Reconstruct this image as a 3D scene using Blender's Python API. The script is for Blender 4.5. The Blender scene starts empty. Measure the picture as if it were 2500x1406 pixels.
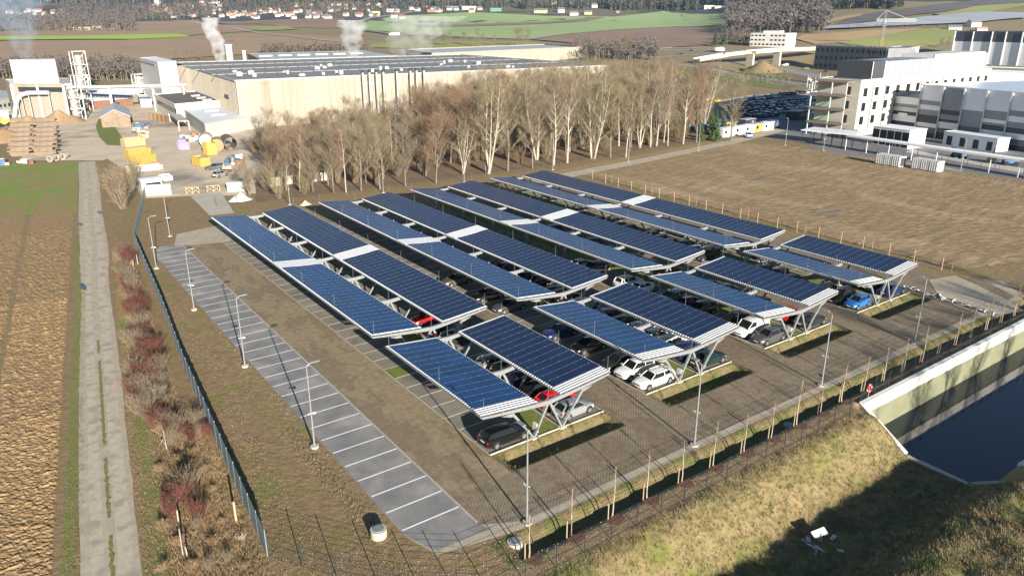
import bpy, math, random
from math import sin, cos, pi, radians, sqrt, hypot, atan2, floor
from mathutils import Vector, Matrix, noise
random.seed(7)
SC = bpy.context.scene
COL = SC.collection
# ---------------------------------------------------------------- camera
YAW, PITCH, ROLL, FOC, CH = 0.622048511, 0.344047729, -0.00117158482, 1815.09, 34.4
def _basis():
    fw = Vector((sin(YAW)*cos(PITCH), cos(YAW)*cos(PITCH), -sin(PITCH)))
    r = Vector((cos(YAW), -sin(YAW), 0)); u = r.cross(fw)
    return r*cos(ROLL)+u*sin(ROLL), -r*sin(ROLL)+u*cos(ROLL), fw
RT, UP, FW = _basis()
cam = bpy.data.objects.new('camera', bpy.data.cameras.new('camera')); COL.objects.link(cam)
m = Matrix((RT, UP, -FW)).transposed().to_4x4(); m.translation = Vector((0, 0, CH)); cam.matrix_world = m
cam.data.sensor_width = 36; cam.data.lens = 36*FOC/2500; cam.data.clip_start = 0.5; cam.data.clip_end = 20000
SC.camera = cam
# ---------------------------------------------------------------- terrain
def ss(a, b, x):
    t = min(1, max(0, (x-a)/(b-a))); return t*t*(3-2*t)
def lerp(a, b, t): return a+(b-a)*t
SY, CY = sin(YAW), cos(YAW)
POND = (62.9, 19.6, 140.0, 31.7)
def T(x, y):
    D = x*SY+y*CY; lat = x*CY-y*SY; z = 0.0
    if D > 430:
        r = ss(.18, .5, lat/max(D, 1))
        s0 = lerp(430, 620, r); z = lerp(.030, .078, r)*max(0, D-s0)*ss(s0, s0+200, D)
        h = noise.noise(Vector((x*.0011+3.1, y*.0011, .3)))*.5+.5
        z += ss(1500, 3600, D)*(90+260*h)
        z += ss(700, 1300, D)*6*noise.noise(Vector((x*.004, y*.004, 5.)))
    if y < 45.2 and -5 < x < 150:
        # swales before the carport rows
        if y > 42:
            u = (x-30.3) % 18.45
            if 0 < u < 12.9 and 30.3 < x < 104:
                e = ss(0, 1.2, u)*ss(12.9, 11.7, u)
                z -= .75*e*ss(45.1, 43.9, y)*ss(42.25, 42.9, y)
        if 24 < x < 140 and 32.9 < y < 35.4:
            z -= .75*ss(24, 27, x)*ss(35.4, 34.3, y)*ss(33.15, 33.7, y)
        if y < 31.2:
            k = ss(20, 32, x)
            d = -2.7*ss(30.6, 25.6, y)
            d = d*ss(16.6, 21.8, y) - .25*ss(21, 16, y)
            if y < 16: d += .5*ss(16, 10, y)
            z += k*d
            if y < 30.8: z += k*.16*noise.noise(Vector((x*.8, y*.8, 2.)))+k*.12*noise.noise(Vector((x*2.1, y*2.1, 4.)))+k*.35*ss(21, 18, y)*noise.noise(Vector((x*.45, y*.45, 9.)))
        if x > POND[0] and POND[1] < y < POND[3]: z = -6.0
    if x < 26 and y < 140 and y > 30:
        # gentle bank between the fence and the asphalt strip
        fx = 10.6+(y-43)*.085
        c = (fx+18.9)/2+1.0
        if y < 118: z += -.28*ss(2.2, .2, abs(x-c))*ss(40, 50, y)
    return z
def ray(px, py):
    return RT*((px-1250)/FOC)-UP*((py-703)/FOC)+FW
def g(px, py, z=0.0):
    d = ray(px, py); t = (z-CH)/d.z
    return Vector((d.x*t, d.y*t, z))
def gt(px, py):
    "first terrain point seen at this place of the photograph"
    d = ray(px, py); dh = hypot(d.x, d.y)
    s = 40.0; p0 = s
    while s < 9000:
        t = s/dh; x, y, z = d.x*t, d.y*t, CH+d.z*t
        if z <= T(x, y) and not (POND[0] < x < 140 and POND[1] < y < POND[3] and s < 160):
            a, b = p0, s
            for _ in range(18):
                m_ = (a+b)/2; t = m_/dh
                if CH+d.z*t <= T(d.x*t, d.y*t): b = m_
                else: a = m_
            t = b/dh; return Vector((d.x*t, d.y*t, T(d.x*t, d.y*t)))
        p0 = s; s *= 1.01
    t = 9000/dh
    return Vector((d.x*t, d.y*t, CH+d.z*t))
def mpp(p):
    "metres per photo pixel at point p"
    return (Vector(p)-Vector((0, 0, CH))).dot(FW)/FOC
# ---------------------------------------------------------------- mesh builder
class MB:
    def __init__(s): s.v = []; s.f = []; s.m = []
    def add(s, vs, fs, mi=0):
        o = len(s.v); s.v += [tuple(p) for p in vs]
        for f in fs: s.f.append(tuple(i+o for i in f)); s.m.append(mi)
    def box(s, c, d, rz=0, mi=0):
        x, y, z = d[0]/2, d[1]/2, d[2]/2; C, S = cos(rz), sin(rz)
        vs = [(c[0]+a*x*C-b*y*S, c[1]+a*x*S+b*y*C, c[2]+e*z) for e in (-1, 1) for a, b in ((-1, -1), (1, -1), (1, 1), (-1, 1))]
        s.add(vs, [(3, 2, 1, 0), (4, 5, 6, 7), (0, 1, 5, 4), (1, 2, 6, 5), (2, 3, 7, 6), (3, 0, 4, 7)], mi)
    def bar(s, p, q, w, h, mi=0, up=None):
        p = Vector(p); q = Vector(q); d = (q-p).normalized()
        u = Vector(up) if up else (Vector((0, 0, 1)) if abs(d.z) < .95 else Vector((1, 0, 0)))
        a = d.cross(u).normalized()*w/2; b = a.cross(d).normalized()*h/2
        vs = [p-a-b, p+a-b, p+a+b, p-a+b, q-a-b, q+a-b, q+a+b, q-a+b]
        s.add(vs, [(0, 1, 2, 3), (7, 6, 5, 4), (4, 5, 1, 0), (5, 6, 2, 1), (6, 7, 3, 2), (7, 4, 0, 3)], mi)
    def tube(s, p, q, r0, r1, n=6, mi=0, cap=True):
        p = Vector(p); q = Vector(q); d = (q-p)
        if d.length < 1e-6: return
        d.normalize(); u = Vector((0, 0, 1)) if abs(d.z) < .9 else Vector((1, 0, 0))
        a = d.cross(u).normalized(); b = a.cross(d)
        vs = [p+(a*cos(2*pi*i/n)+b*sin(2*pi*i/n))*r0 for i in range(n)]+[q+(a*cos(2*pi*i/n)+b*sin(2*pi*i/n))*r1 for i in range(n)]
        fs = [(i, (i+1) % n, n+(i+1) % n, n+i) for i in range(n)]
        if cap: fs += [tuple(range(n-1, -1, -1)), tuple(range(n, 2*n))]
        s.add(vs, fs, mi)
    def prism(s, poly, z0, z1, mi=0, mtop=None):
        n = len(poly)
        ar = sum(poly[i][0]*poly[(i+1) % n][1]-poly[(i+1) % n][0]*poly[i][1] for i in range(n))
        if ar < 0: poly = poly[::-1]
        vs = [(p[0], p[1], z0) for p in poly]+[(p[0], p[1], z1) for p in poly]
        s.add(vs, [(i, (i+1) % n, n+(i+1) % n, n+i) for i in range(n)]+[tuple(range(n-1, -1, -1))], mi)
        o = len(s.v)-n; s.f.append(tuple(range(o, o+n))); s.m.append(mi if mtop is None else mtop)
    def quad(s, a, b, c, d, mi=0): s.add([a, b, c, d], [(0, 1, 2, 3)], mi)
    def gable(s, c, L, W, h, rh, rz, mw=0, mr=1, ov=.4):
        C, S = cos(rz), sin(rz)
        def P(a, b, z): return (c[0]+a*C-b*S, c[1]+a*S+b*C, c[2]+z)
        x, y = L/2, W/2
        s.add([P(-x, -y, -2), P(x, -y, -2), P(x, y, -2), P(-x, y, -2), P(-x, -y, h), P(x, -y, h), P(x, y, h), P(-x, y, h), P(-x, 0, h+rh), P(x, 0, h+rh)],
              [(0, 1, 5, 4), (1, 2, 6, 9, 5), (2, 3, 7, 6), (3, 0, 4, 8, 7)], mw)
        t = .18; k = rh/y
        for q in (-1, 1):
            e = [P(-x-ov, q*(y+ov), h-ov*k+.02), P(x+ov, q*(y+ov), h-ov*k+.02), P(x+ov, 0, h+rh+.02), P(-x-ov, 0, h+rh+.02)]
            s.add(e+[(a[0], a[1], a[2]+t) for a in e], [(0, 1, 2, 3), (7, 6, 5, 4), (4, 5, 1, 0), (5, 6, 2, 1), (7, 4, 0, 3)], mr)
    def build(s, name, mats, parent=None, world=False, smooth=False, loc=None):
        me = bpy.data.meshes.new(name); vs = s.v
        if world and parent is not None:
            o = parent.location; vs = [(a[0]-o[0], a[1]-o[1], a[2]-o[2]) for a in vs]
        elif loc is not None: vs = [(a[0]-loc[0], a[1]-loc[1], a[2]-loc[2]) for a in vs]
        me.from_pydata(vs, [], s.f)
        if not isinstance(mats, (list, tuple)): mats = [mats]
        for mt in mats: me.materials.append(mt)
        if len(mats) > 1: me.polygons.foreach_set('material_index', s.m)
        if smooth: me.polygons.foreach_set('use_smooth', [True]*len(me.polygons))
        me.update()
        ob = bpy.data.objects.new(name, me); COL.objects.link(ob)
        if loc is not None: ob.location = loc
        if parent is not None: ob.parent = parent
        return ob
def tag(o, label=None, cat=None, group=None, kind=None):
    if label: o['label'] = label
    if cat: o['category'] = cat
    if group: o['group'] = group
    if kind: o['kind'] = kind
    return o
def E(name, label, cat, loc, rz=0, group=None):
    o = bpy.data.objects.new(name, None); COL.objects.link(o); o.location = loc; o.rotation_euler = (0, 0, rz)
    o.empty_display_size = .5
    return tag(o, label, cat, group)
KIDS = {}
def copy_tree(o, loc=None, rz=None, label=None, group=None, scale=None):
    def cp(s, par):
        c = s.copy(); COL.objects.link(c)
        if par is not None: c.parent = par
        for ch in kids(s): cp(ch, c)
        return c
    c = cp(o, None)
    if loc is not None: c.location = loc
    if rz is not None: c.rotation_euler = (0, 0, rz)
    if scale is not None: c.scale = scale if hasattr(scale, '__len__') else (scale,)*3
    if label: c['label'] = label
    if group: c['group'] = group
    return c
def kids(o):
    if o.name not in KIDS: KIDS[o.name] = [c for c in bpy.data.objects if c.parent == o]
    return KIDS[o.name]
# ---------------------------------------------------------------- materials
def sc(r, gg, b):
    f = lambda c: (c/255/12.92 if c/255 <= .04045 else ((c/255+.055)/1.055)**2.4)
    return (f(r), f(gg), f(b))
def M(name, c1, c2=None, scale=1.0, rough=.8, bump=0, bscale=None, metal=0, spec=.3, c3=None, s3=.1, t3=(.5, .6), detail=5, stretch=None, coord='Object', bdist=.1, coat=0):
    mt = bpy.data.materials.new(name); mt.use_nodes = True; nt = mt.node_tree; N = nt.nodes; Lk = nt.links
    b = N['Principled BSDF']; b.inputs['Roughness'].default_value = rough; b.inputs['Metallic'].default_value = metal
    b.inputs['Specular IOR Level'].default_value = spec
    if coat: b.inputs['Coat Weight'].default_value = coat; b.inputs['Coat Roughness'].default_value = .05
    b.inputs['Base Color'].default_value = (*c1, 1)
    if c2 is None and not bump: return mt
    tc = N.new('ShaderNodeTexCoord'); src = tc.outputs[coord]
    if stretch:
        mp = N.new('ShaderNodeMapping'); mp.inputs['Scale'].default_value = stretch; Lk.new(src, mp.inputs[0]); src = mp.outputs[0]
    def noise_(s, d=detail, r=.6):
        n = N.new('ShaderNodeTexNoise'); n.inputs['Scale'].default_value = s; n.inputs['Detail'].default_value = d; n.inputs['Roughness'].default_value = r
        Lk.new(src, n.inputs['Vector']); return n.outputs['Fac']
    def ramp(f, a, c):
        r = N.new('ShaderNodeMapRange'); r.inputs['From Min'].default_value = a; r.inputs['From Max'].default_value = c; Lk.new(f, r.inputs['Value']); return r.outputs[0]
    def mix(f, a, c):
        x = N.new('ShaderNodeMix'); x.data_type = 'RGBA'; Lk.new(f, x.inputs[0])
        for i, q in ((6, a), (7, c)):
            if isinstance(q, tuple): x.inputs[i].default_value = (*q, 1)
            else: Lk.new(q, x.inputs[i])
        return x.outputs[2]
    if c2 is not None:
        out = mix(ramp(noise_(scale), .35, .65), tuple(c1), tuple(c2))
        if c3 is not None: out = mix(ramp(noise_(s3, 6), *t3), out, tuple(c3))
        Lk.new(out, b.inputs['Base Color'])
    if bump:
        bp = N.new('ShaderNodeBump'); bp.inputs['Strength'].default_value = bump; bp.inputs['Distance'].default_value = bdist
        Lk.new(noise_(bscale or scale, 6, .65), bp.inputs['Height']); Lk.new(bp.outputs[0], b.inputs['Normal'])
    return mt
W = {}
W['dirt'] = M('dirt', (.20, .138, .072), (.285, .20, .108), 1.2, .95, .9, 2.2, c3=(.19, .175, .055), s3=.25, t3=(.52, .66))
W['grass_dry'] = M('grass_dry', (.27, .205, .105), (.17, .145, .06), .9, .95, 1, 3, c3=(.15, .165, .04), s3=.22, t3=(.58, .74))
W['grass'] = M('grass', (.10, .16, .025), (.20, .20, .05), 1.5, .95, .6, 4)
W['field'] = M('field', (.20, .128, .065), (.25, .165, .085), .5, .95, .5, 3, c3=(.15, .095, .05), s3=.08)
W['plough'] = M('plough', (.33, .22, .108), (.24, .155, .075), 1.3, .95, 1, 2.5)
W['asphalt'] = M('asphalt', (.19, .182, .175), (.255, .245, .23), .5, .85, .25, 30, c3=(.36, .335, .31), s3=.22, t3=(.5, .72), bdist=.02)
W['asphalt_old'] = M('asphalt_old', (.20, .18, .145), (.27, .245, .195), .4, .9, .25, 20, c3=(.11, .10, .09), s3=.2, t3=(.5, .7), bdist=.02)
W['concrete'] = M('concrete', (.40, .36, .295), (.46, .42, .355), .5, .85, .15, 10, bdist=.02)
W['white_line'] = M('white_line', (.85, .85, .84), (.72, .72, .70), 2, .7)
W['steel'] = M('galvanised_steel', (.27, .285, .29), (.22, .235, .24), 3, .45, metal=.25, spec=.5)
W['white'] = M('white_paint', (.62, .61, .58), (.54, .53, .50), .3, .5)
W['white_deck'] = M('white_deck', (.60, .61, .62), None, rough=.45, spec=.5)
W['dark'] = M('dark_metal', (.03, .035, .04), None, rough=.5)
W['anth'] = M('anthracite', (.06, .07, .085), (.08, .09, .105), .4, .55)
W['gravel'] = M('gravel', (.44, .375, .28), (.34, .29, .22), 1.2, .95, .6, 9, c3=(.46, .42, .35), s3=.35, t3=(.5, .75), bdist=.04)
W['wood'] = M('wood', (.36, .26, .15), (.44, .32, .19), 3, .8)
W['bark'] = M('bark', (.20, .17, .13), (.13, .108, .08), 2, .9)
W['bark_pale'] = M('bark_pale', (.44, .40, .335), (.27, .24, .19), 1.5, .9)
W['twig'] = M('twig', (.175, .138, .095), (.22, .178, .125), .5, .9)
W['twig_red'] = M('twig_red', (.19, .125, .08), (.225, .155, .10), .5, .9)
W['twig_olive'] = M('twig_olive', (.19, .16, .095), (.235, .20, .12), .5, .9)
W['glass'] = M('window_glass', (.012, .015, .018), None, rough=.12, spec=.35)
W['tyre'] = M('tyre', (.02, .02, .02), None, rough=.85)
W['rim'] = M('rim', (.5, .5, .52), None, rough=.3, metal=.8)
# ---------------------------------------------------------------- draped ground sheets
import bmesh
def drape(name, poly, mat, dz=.004, res=None, kind='structure', label=None, cat=None, zf=None):
    bm = bmesh.new()
    bm.faces.new([bm.verts.new((p[0], p[1], 0)) for p in poly])
    if res:
        for ax in (0, 1):
            lo = min(p[ax] for p in poly); hi = max(p[ax] for p in poly)
            k = floor(lo/res)+1
            while k*res < hi:
                co = [0, 0, 0]; no = [0, 0, 0]; co[ax] = k*res; no[ax] = 1
                bmesh.ops.bisect_plane(bm, geom=bm.verts[:]+bm.edges[:]+bm.faces[:], plane_co=co, plane_no=no)
                k += 1
    zf = zf or (lambda x, y: T(x, y))
    for v in bm.verts: v.co.z = zf(v.co.x, v.co.y)+dz
    bmesh.ops.recalc_face_normals(bm, faces=bm.faces)
    for f in bm.faces:
        if f.normal.z < 0: f.normal_flip()
    me = bpy.data.meshes.new(name); bm.to_mesh(me); bm.free(); me.materials.append(mat)
    ob = bpy.data.objects.new(name, me); COL.objects.link(ob)
    if kind: ob['kind'] = kind
    return ob
def gp(*pts, f=g): return [f(*p) for p in pts]
# ================================================================ ground sheet
def axis(segs):
    out = []
    for a, b, st in segs:
        n = max(1, int(round((b-a)/st))); out += [a+(b-a)*i/n for i in range(n)]
    out.append(segs[-1][1]); return out
xs = axis([(-3400, -400, 100), (-400, -40, 20), (-40, 20, 3), (20, 29, .9), (29, 112, .45), (112, 150, 2), (150, 600, 15), (600, 6000, 75)])
ys = axis([(-160, 2, 9), (2, 10, 1), (10, 37.5, .42), (37.5, 42, 1), (42, 45.3, .27), (45.3, 150, 5), (150, 450, 15), (450, 6400, 75)])
gv = [(x, y, T(x, y)) for y in ys for x in xs]; nx = len(xs)
gf = []; gm = []
for j in range(len(ys)-1):
    for i in range(nx-1):
        gf.append((j*nx+i, j*nx+i+1, (j+1)*nx+i+1, (j+1)*nx+i))
        x = (xs[i]+xs[i+1])/2; y = (ys[j]+ys[j+1])/2
        D = x*SY+y*CY
        if (42 < y < 45.25 and 30 < x < 105) or (33.3 < y < 35.6 and 24 < x < 112): k = 4
        elif y < 30.9+.6*noise.noise(Vector((x*.5, y*.5, 0))) and x > 16: k = 1
        elif D > 1500: k = 3
        elif D > 400: k = 2
        else: k = 0
        gm.append(k)
W['hill'] = M('hill_wood', (.045, .05, .055), (.07, .065, .06), .01, .95, c3=(.14, .12, .08), s3=.003, t3=(.5, .56))
W['far_ground'] = M('far_ground', (.26, .185, .105), (.22, .185, .09), .012, .95)
me = bpy.data.meshes.new('ground'); me.from_pydata(gv, [], gf)
W['bank'] = M('ditch_bank', (.135, .108, .048), (.19, .15, .075), 1.4, .95, .8, 4, c3=(.09, .11, .03), s3=.4)
for k in ('dirt', 'grass_dry', 'far_ground', 'hill', 'bank'): me.materials.append(W[k])
me.polygons.foreach_set('material_index', gm); me.polygons.foreach_set('use_smooth', [True]*len(gf))
ground = bpy.data.objects.new('ground', me); COL.objects.link(ground); ground['kind'] = 'structure'

# ---------------------------------------------------------------- near ground covers
# grass paver material: small light pavers with dark joints, worn in patches
def paver_mat(name, ca, cb, cj, patch=None):
    mt = bpy.data.materials.new(name); mt.use_nodes = True; nt = mt.node_tree; N = nt.nodes; Lk = nt.links; b = N['Principled BSDF']
    b.inputs['Roughness'].default_value = .9
    tc = N.new('ShaderNodeTexCoord')
    br = N.new('ShaderNodeTexBrick'); br.offset = .5; br.inputs['Scale'].default_value = 1
    br.inputs['Brick Width'].default_value = .32; br.inputs['Row Height'].default_value = .16; br.inputs['Mortar Size'].default_value = .038
    br.inputs['Mortar Smooth'].default_value = .3
    br.inputs['Color1'].default_value = (*ca, 1); br.inputs['Color2'].default_value = (*cb, 1); br.inputs['Mortar'].default_value = (*cj, 1)
    Lk.new(tc.outputs['Object'], br.inputs['Vector'])
    n1 = N.new('ShaderNodeTexNoise'); n1.inputs['Scale'].default_value = .22; n1.inputs['Detail'].default_value = 9; n1.inputs['Roughness'].default_value = .68
    mp = N.new('ShaderNodeMapping'); mp.inputs['Scale'].default_value = (1, .45, 1); Lk.new(tc.outputs['Object'], mp.inputs[0]); Lk.new(mp.outputs[0], n1.inputs['Vector'])
    rm = N.new('ShaderNodeMapRange'); rm.inputs['From Min'].default_value = .505; rm.inputs['From Max'].default_value = .525; Lk.new(n1.outputs['Fac'], rm.inputs['Value'])
    dk = N.new('ShaderNodeMix'); dk.data_type = 'RGBA'; dk.inputs[7].default_value = (*(patch or cj), 1)
    mu = N.new('ShaderNodeMath'); mu.operation = 'MULTIPLY'; mu.inputs[1].default_value = .5; Lk.new(rm.outputs[0], mu.inputs[0])
    Lk.new(mu.outputs[0], dk.inputs[0]); Lk.new(br.outputs['Color'], dk.inputs[6])
    n2 = N.new('ShaderNodeTexNoise'); n2.inputs['Scale'].default_value = 1.5; n2.inputs['Detail'].default_value = 6; Lk.new(tc.outputs['Object'], n2.inputs['Vector'])
    m2 = N.new('ShaderNodeMix'); m2.data_type = 'RGBA'; m2.blend_type = 'MULTIPLY'; m2.inputs[0].default_value = 1
    r2 = N.new('ShaderNodeMapRange'); r2.inputs['From Min'].default_value = .3; r2.inputs['From Max'].default_value = .7; r2.inputs['To Min'].default_value = .78; r2.inputs['To Max'].default_value = 1.15
    Lk.new(n2.outputs['Fac'], r2.inputs['Value']); Lk.new(dk.outputs[2], m2.inputs[6]); Lk.new(r2.outputs[0], m2.inputs[7])
    Lk.new(m2.outputs[2], b.inputs['Base Color'])
    bp = N.new('ShaderNodeBump'); bp.inputs['Strength'].default_value = .5; bp.inputs['Distance'].default_value = .02; Lk.new(br.outputs['Fac'], bp.inputs['Height']); bp.invert = True
    Lk.new(bp.outputs[0], b.inputs['Normal'])
    return mt
W['paver'] = paver_mat('grass_paver', (.35, .28, .20), (.285, .225, .155), (.125, .093, .053), (.15, .11, .065))
W['paver2'] = paver_mat('aisle_paver', (.37, .295, .185), (.32, .25, .155), (.20, .155, .09), (.155, .118, .07))
def CXR(i): return 36.35+18.45*i
FR = 45.2                       # front line of the parking rows
flat = lambda x, y: 0.0
# aisles and the wide lane in front of the rows
ln = [(24.3, 38.0), (27, 36.6), (60, 36.4), (100, 36.2), (109, 37.6), (107.5, 46), (107.5, 131), (24.3, 131)]
drape('paved_lane', [(24.3, 38.0), (27, 36.6), (60, 36.35), (108, 36.2), (112, 42.0), (24.3, 42.0)], W['paver'], .009, None, zf=flat)
for i in range(5):
    x0 = 24.3 if i == 0 else CXR(i-1)+6.55
    x1 = CXR(i)-6.25 if i < 4 else 108
    drape('paved_aisle', [(x0, 42.0), (x1, 42.0), (x1, 128), (x0, 128)], W['paver2'] if i < 1 else W['paver'], .009, None, zf=flat)
for i in range(4):  # lane part between swale and rows at its two ends is plain ground; rear cross strip
    x0, x1 = CXR(i)-6.25, CXR(i)+6.55
    drape('parking_bays', [(x0, 45.2), (CXR(i)-1.45, 45.2), (CXR(i)-1.45, 128), (x0, 128)], W['asphalt_old'], .013, None, zf=flat)
    drape('parking_bays', [(CXR(i)+1.45, 45.2), (x1, 45.2), (x1, 128), (CXR(i)+1.45, 128)], W['asphalt_old'], .013, None, zf=flat)
    drape('green_strip', [(CXR(i)-1.35, 45.35), (CXR(i)+1.35, 45.35), (CXR(i)+1.35, 128), (CXR(i)-1.35, 128)], W['grass'], .05, None, zf=flat)
    drape('grass_patch', [(x0+.1, 62.75), (x0+1.9, 62.75), (x0+1.9, 65.15), (x0+.1, 65.15)], W['grass'], .03, None, zf=flat)
# asphalt strip with bays on the left
drape('asphalt_strip', [(19.3, 40.1), (20.4, 37.4), (24.6, 37.2), (24.3, 38.4), (24.3, 127.6), (20.6, 127.8), (19.35, 122)], W['asphalt'], .014, None, zf=flat)
drape('asphalt_apron', [(19.3, 40.0), (20.2, 37.0), (27, 35.7), (60, 35.6), (109, 35.3), (113.5, 40), (112, 42), (108, 37.2), (60, 36.9), (27, 37.1), (24.4, 38.6), (22, 40)], W['gravel'], .004, None, zf=flat)
kb = MB()
kb.bar((24.33, 38.4, 0), (24.33, 127.6, 0), .12, .10)
for i in range(4):
    x0, x1 = CXR(i)-6.25, CXR(i)+6.55
    kb.bar((x0, 45.16, .0), (x1, 45.16, .0), .10, .22)
    for s_ in (-1.4, 1.4): kb.bar((CXR(i)+s_, 45.2, .0), (CXR(i)+s_, 128, .0), .1, .18)
    for xx in (x0, x1): kb.bar((xx, 45.2, -.01), (xx, 128, -.01), .1, .06)
tag(kb.build('kerb', W['concrete']), kind='structure')
wl = MB()
for k in range(0, 36):
    y = 40.72+2.5*k-.02
    if y < 127: wl.quad((19.45, y-.075, .02), (24.2, y-.075, .02), (24.2, y+.075, .02), (19.45, y+.075, .02))
for i in range(4):
    for k in range(33):
        y = FR+2.5*k
        if y > 127: continue
        for a, b in ((CXR(i)-6.1, CXR(i)-1.6), (CXR(i)+1.6, CXR(i)+6.4)):
            wl.quad((a, y-.05, .02), (b, y-.05, .02), (b, y+.05, .02), (a, y+.05, .02))
tag(wl.build('bay_marking', W['white_line']), kind='structure')
# gravel patch and the pale slab towards the bridge
drape('gravel_patch', gp((425, 600), (432, 572), (560, 545), (585, 560), (560, 590), (480, 598)), W['gravel'], .019, None, zf=flat)
drape('pale_slab', gp((512, 527), (572, 521), (540, 470), (465, 480)), W['concrete'], .05, None, zf=flat)
# gravel cart track in two ruts with a grassy middle
def strip(name, pts, w, mat, dz, res=4, wob=0, seed=0):
    L = []; R_ = []
    for i, p in enumerate(pts):
        a = pts[max(0, i-1)]; b = pts[min(len(pts)-1, i+1)]; d = (Vector(b[:2])-Vector(a[:2])).normalized(); n = Vector((-d.y, d.x))
        ww = w[i] if isinstance(w, (list, tuple)) else w
        k1 = 1+wob*noise.noise(Vector((i*.9+seed, 0, 0))); k2 = 1+wob*noise.noise(Vector((i*.9+seed, 9, 0)))
        L.append((p[0]+n.x*ww/2*k1, p[1]+n.y*ww/2*k1)); R_.append((p[0]-n.x*ww/2*k2, p[1]-n.y*ww/2*k2))
    mb = MB(); vs = []
    for (l, r) in zip(L, R_):
        for t in range(res+1):
            x = lerp(l[0], r[0], t/res); y = lerp(l[1], r[1], t/res); vs.append((x, y, T(x, y)+dz))
    fs = []
    for i in range(len(pts)-1):
        for t in range(res):
            a = i*(res+1)+t; fs.append((a, a+1, a+res+2, a+res+1)[::-1])
    mb.add(vs, fs)
    o = mb.build(name, mat); o['kind'] = 'structure'
    if o.data.polygons[0].normal.z < 0: o.data.flip_normals()
    return o
def densify(pts, st):
    out = []
    for a, b in zip(pts, pts[1:]):
        n = max(1, int(hypot(b[0]-a[0], b[1]-a[1])/st)); out += [(lerp(a[0], b[0], i/n), lerp(a[1], b[1], i/n)) for i in range(n)]
    out.append(pts[-1][:2]); return out
W['rut'] = M('wheel_rut', (.50, .43, .33), (.42, .36, .275), 1.5, .95, .5, 14, c3=(.33, .285, .225), s3=.6, bdist=.03)
tl = [(200, 1500), (205, 1406), (200, 1150), (196, 900), (196, 700), (200, 600), (193, 520), (197, 450), (190, 395)]
tr = [(350, 1500), (338, 1406), (312, 1150), (287, 900), (262, 700), (262, 620), (248, 520), (240, 450), (232, 395)]
mid = [((g(*a)+g(*b))/2)[:2] for a, b in zip(tl, tr)]; wid = [(g(*a)-g(*b)).length for a, b in zip(tl, tr)]
dm = densify(mid, 2.0)
def interp_w(p):
    k = min(range(len(mid)), key=lambda i: hypot(mid[i][0]-p[0], mid[i][1]-p[1])); return wid[k]
strip('gravel_track', dm, [min(4.0, max(2.9, interp_w(p))) for p in dm], W['gravel'], .012, 4, .06)
W['verge'] = M('verge', (.15, .17, .05), (.25, .205, .09), 2.2, .95, 1, 5)
for j0, j1 in ((0, 3), (4, 8), (9, 13), (13, 18), (19, 21)):
    seg = dm[j0:j1+1]
    if len(seg) > 1: strip('track_grass', [(p[0]+.1+.08*noise.noise(Vector((p[1]*1.7, 0, 0))), p[1]) for p in densify(seg, .35)], .26, W['verge'], .03, 1, 1.6, j0)
for off_, w__ in ((-.95, .8), (.95, 1.0)): strip('wheel_rut', [(p[0]+off_*.9+.1, p[1]) for p in densify(dm, 1.2)], w__, W['rut'], .019, 1, .25, off_)
# verge right of the track
strip('verge', densify([(4.2, 44), (6.6, 60), (9.0, 80), (10.9, 96), (12.2, 106)], 1), 1.6, W['verge'], .008, 1, .5)
strip('verge', densify([(-1.2, 46), (.8, 60), (3.3, 80), (7.5, 112), (11, 145)], 1), .8, W['verge'], .02, 1, .6, 5)
# ploughed field on the left: real clods
mb = MB(); F0 = []
def fx_r(y): return -2.0+(y-46)*.128       # right edge of the field along the track
rows = []
y = 46.0
while y < 190:
    st = .17 if y < 75 else (.28 if y < 110 else .6)
    rows.append(y); y += st
NXF = 100
vs = []
for y in rows:
    xr = fx_r(y); wdt = 6+(y-46)*.10+6
    amp = .19 if y < 150 else .06
    for i in range(NXF+1):
        x = xr-wdt*(i/NXF)**1.15
        e = ss(0, 3, i)
        if y > 172: e *= ss(186, 172, y)
        n1 = abs(noise.noise(Vector((x*1.1, y*2.2, 0)))); n2 = noise.noise(Vector((x*3.1, y*4.6, 3)))+.7*noise.noise(Vector((x*7.3, y*8.1, 6)))
        z = e*amp*(n1*.9+n2*.55)
        rut = abs(x-(xr-5.2-(y-46)*.02)); z -= .14*e*ss(.45, .1, rut)
        vs.append((x, y, z+.02))
fs = [(j*(NXF+1)+i, (j+1)*(NXF+1)+i, (j+1)*(NXF+1)+i+1, j*(NXF+1)+i+1) for j in range(len(rows)-1) for i in range(NXF)]
mb.add(vs, fs); o = mb.build('ploughed_field', W['plough']); o['kind'] = 'structure'
if o.data.polygons[0].normal.z < 0: o.data.flip_normals()
W['green_field'] = M('green_field', (.20, .21, .05), (.28, .21, .10), .35, .95, .8, 3, c3=(.17, .25, .04), s3=.09, t3=(.45, .6))
drape('young_crop', gp((-60, 530), (188, 522), (192, 395), (60, 398), (-60, 408)), W['green_field'], .028, None, zf=flat)
# ploughed field on the right behind the carports
W['field_r'] = M('tilled_soil', (.31, .22, .118), (.22, .152, .08), 1.6, .95, 1, 3.2, c3=(.38, .275, .16), s3=.12, t3=(.5, .7), stretch=(1, .35, 1))
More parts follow.
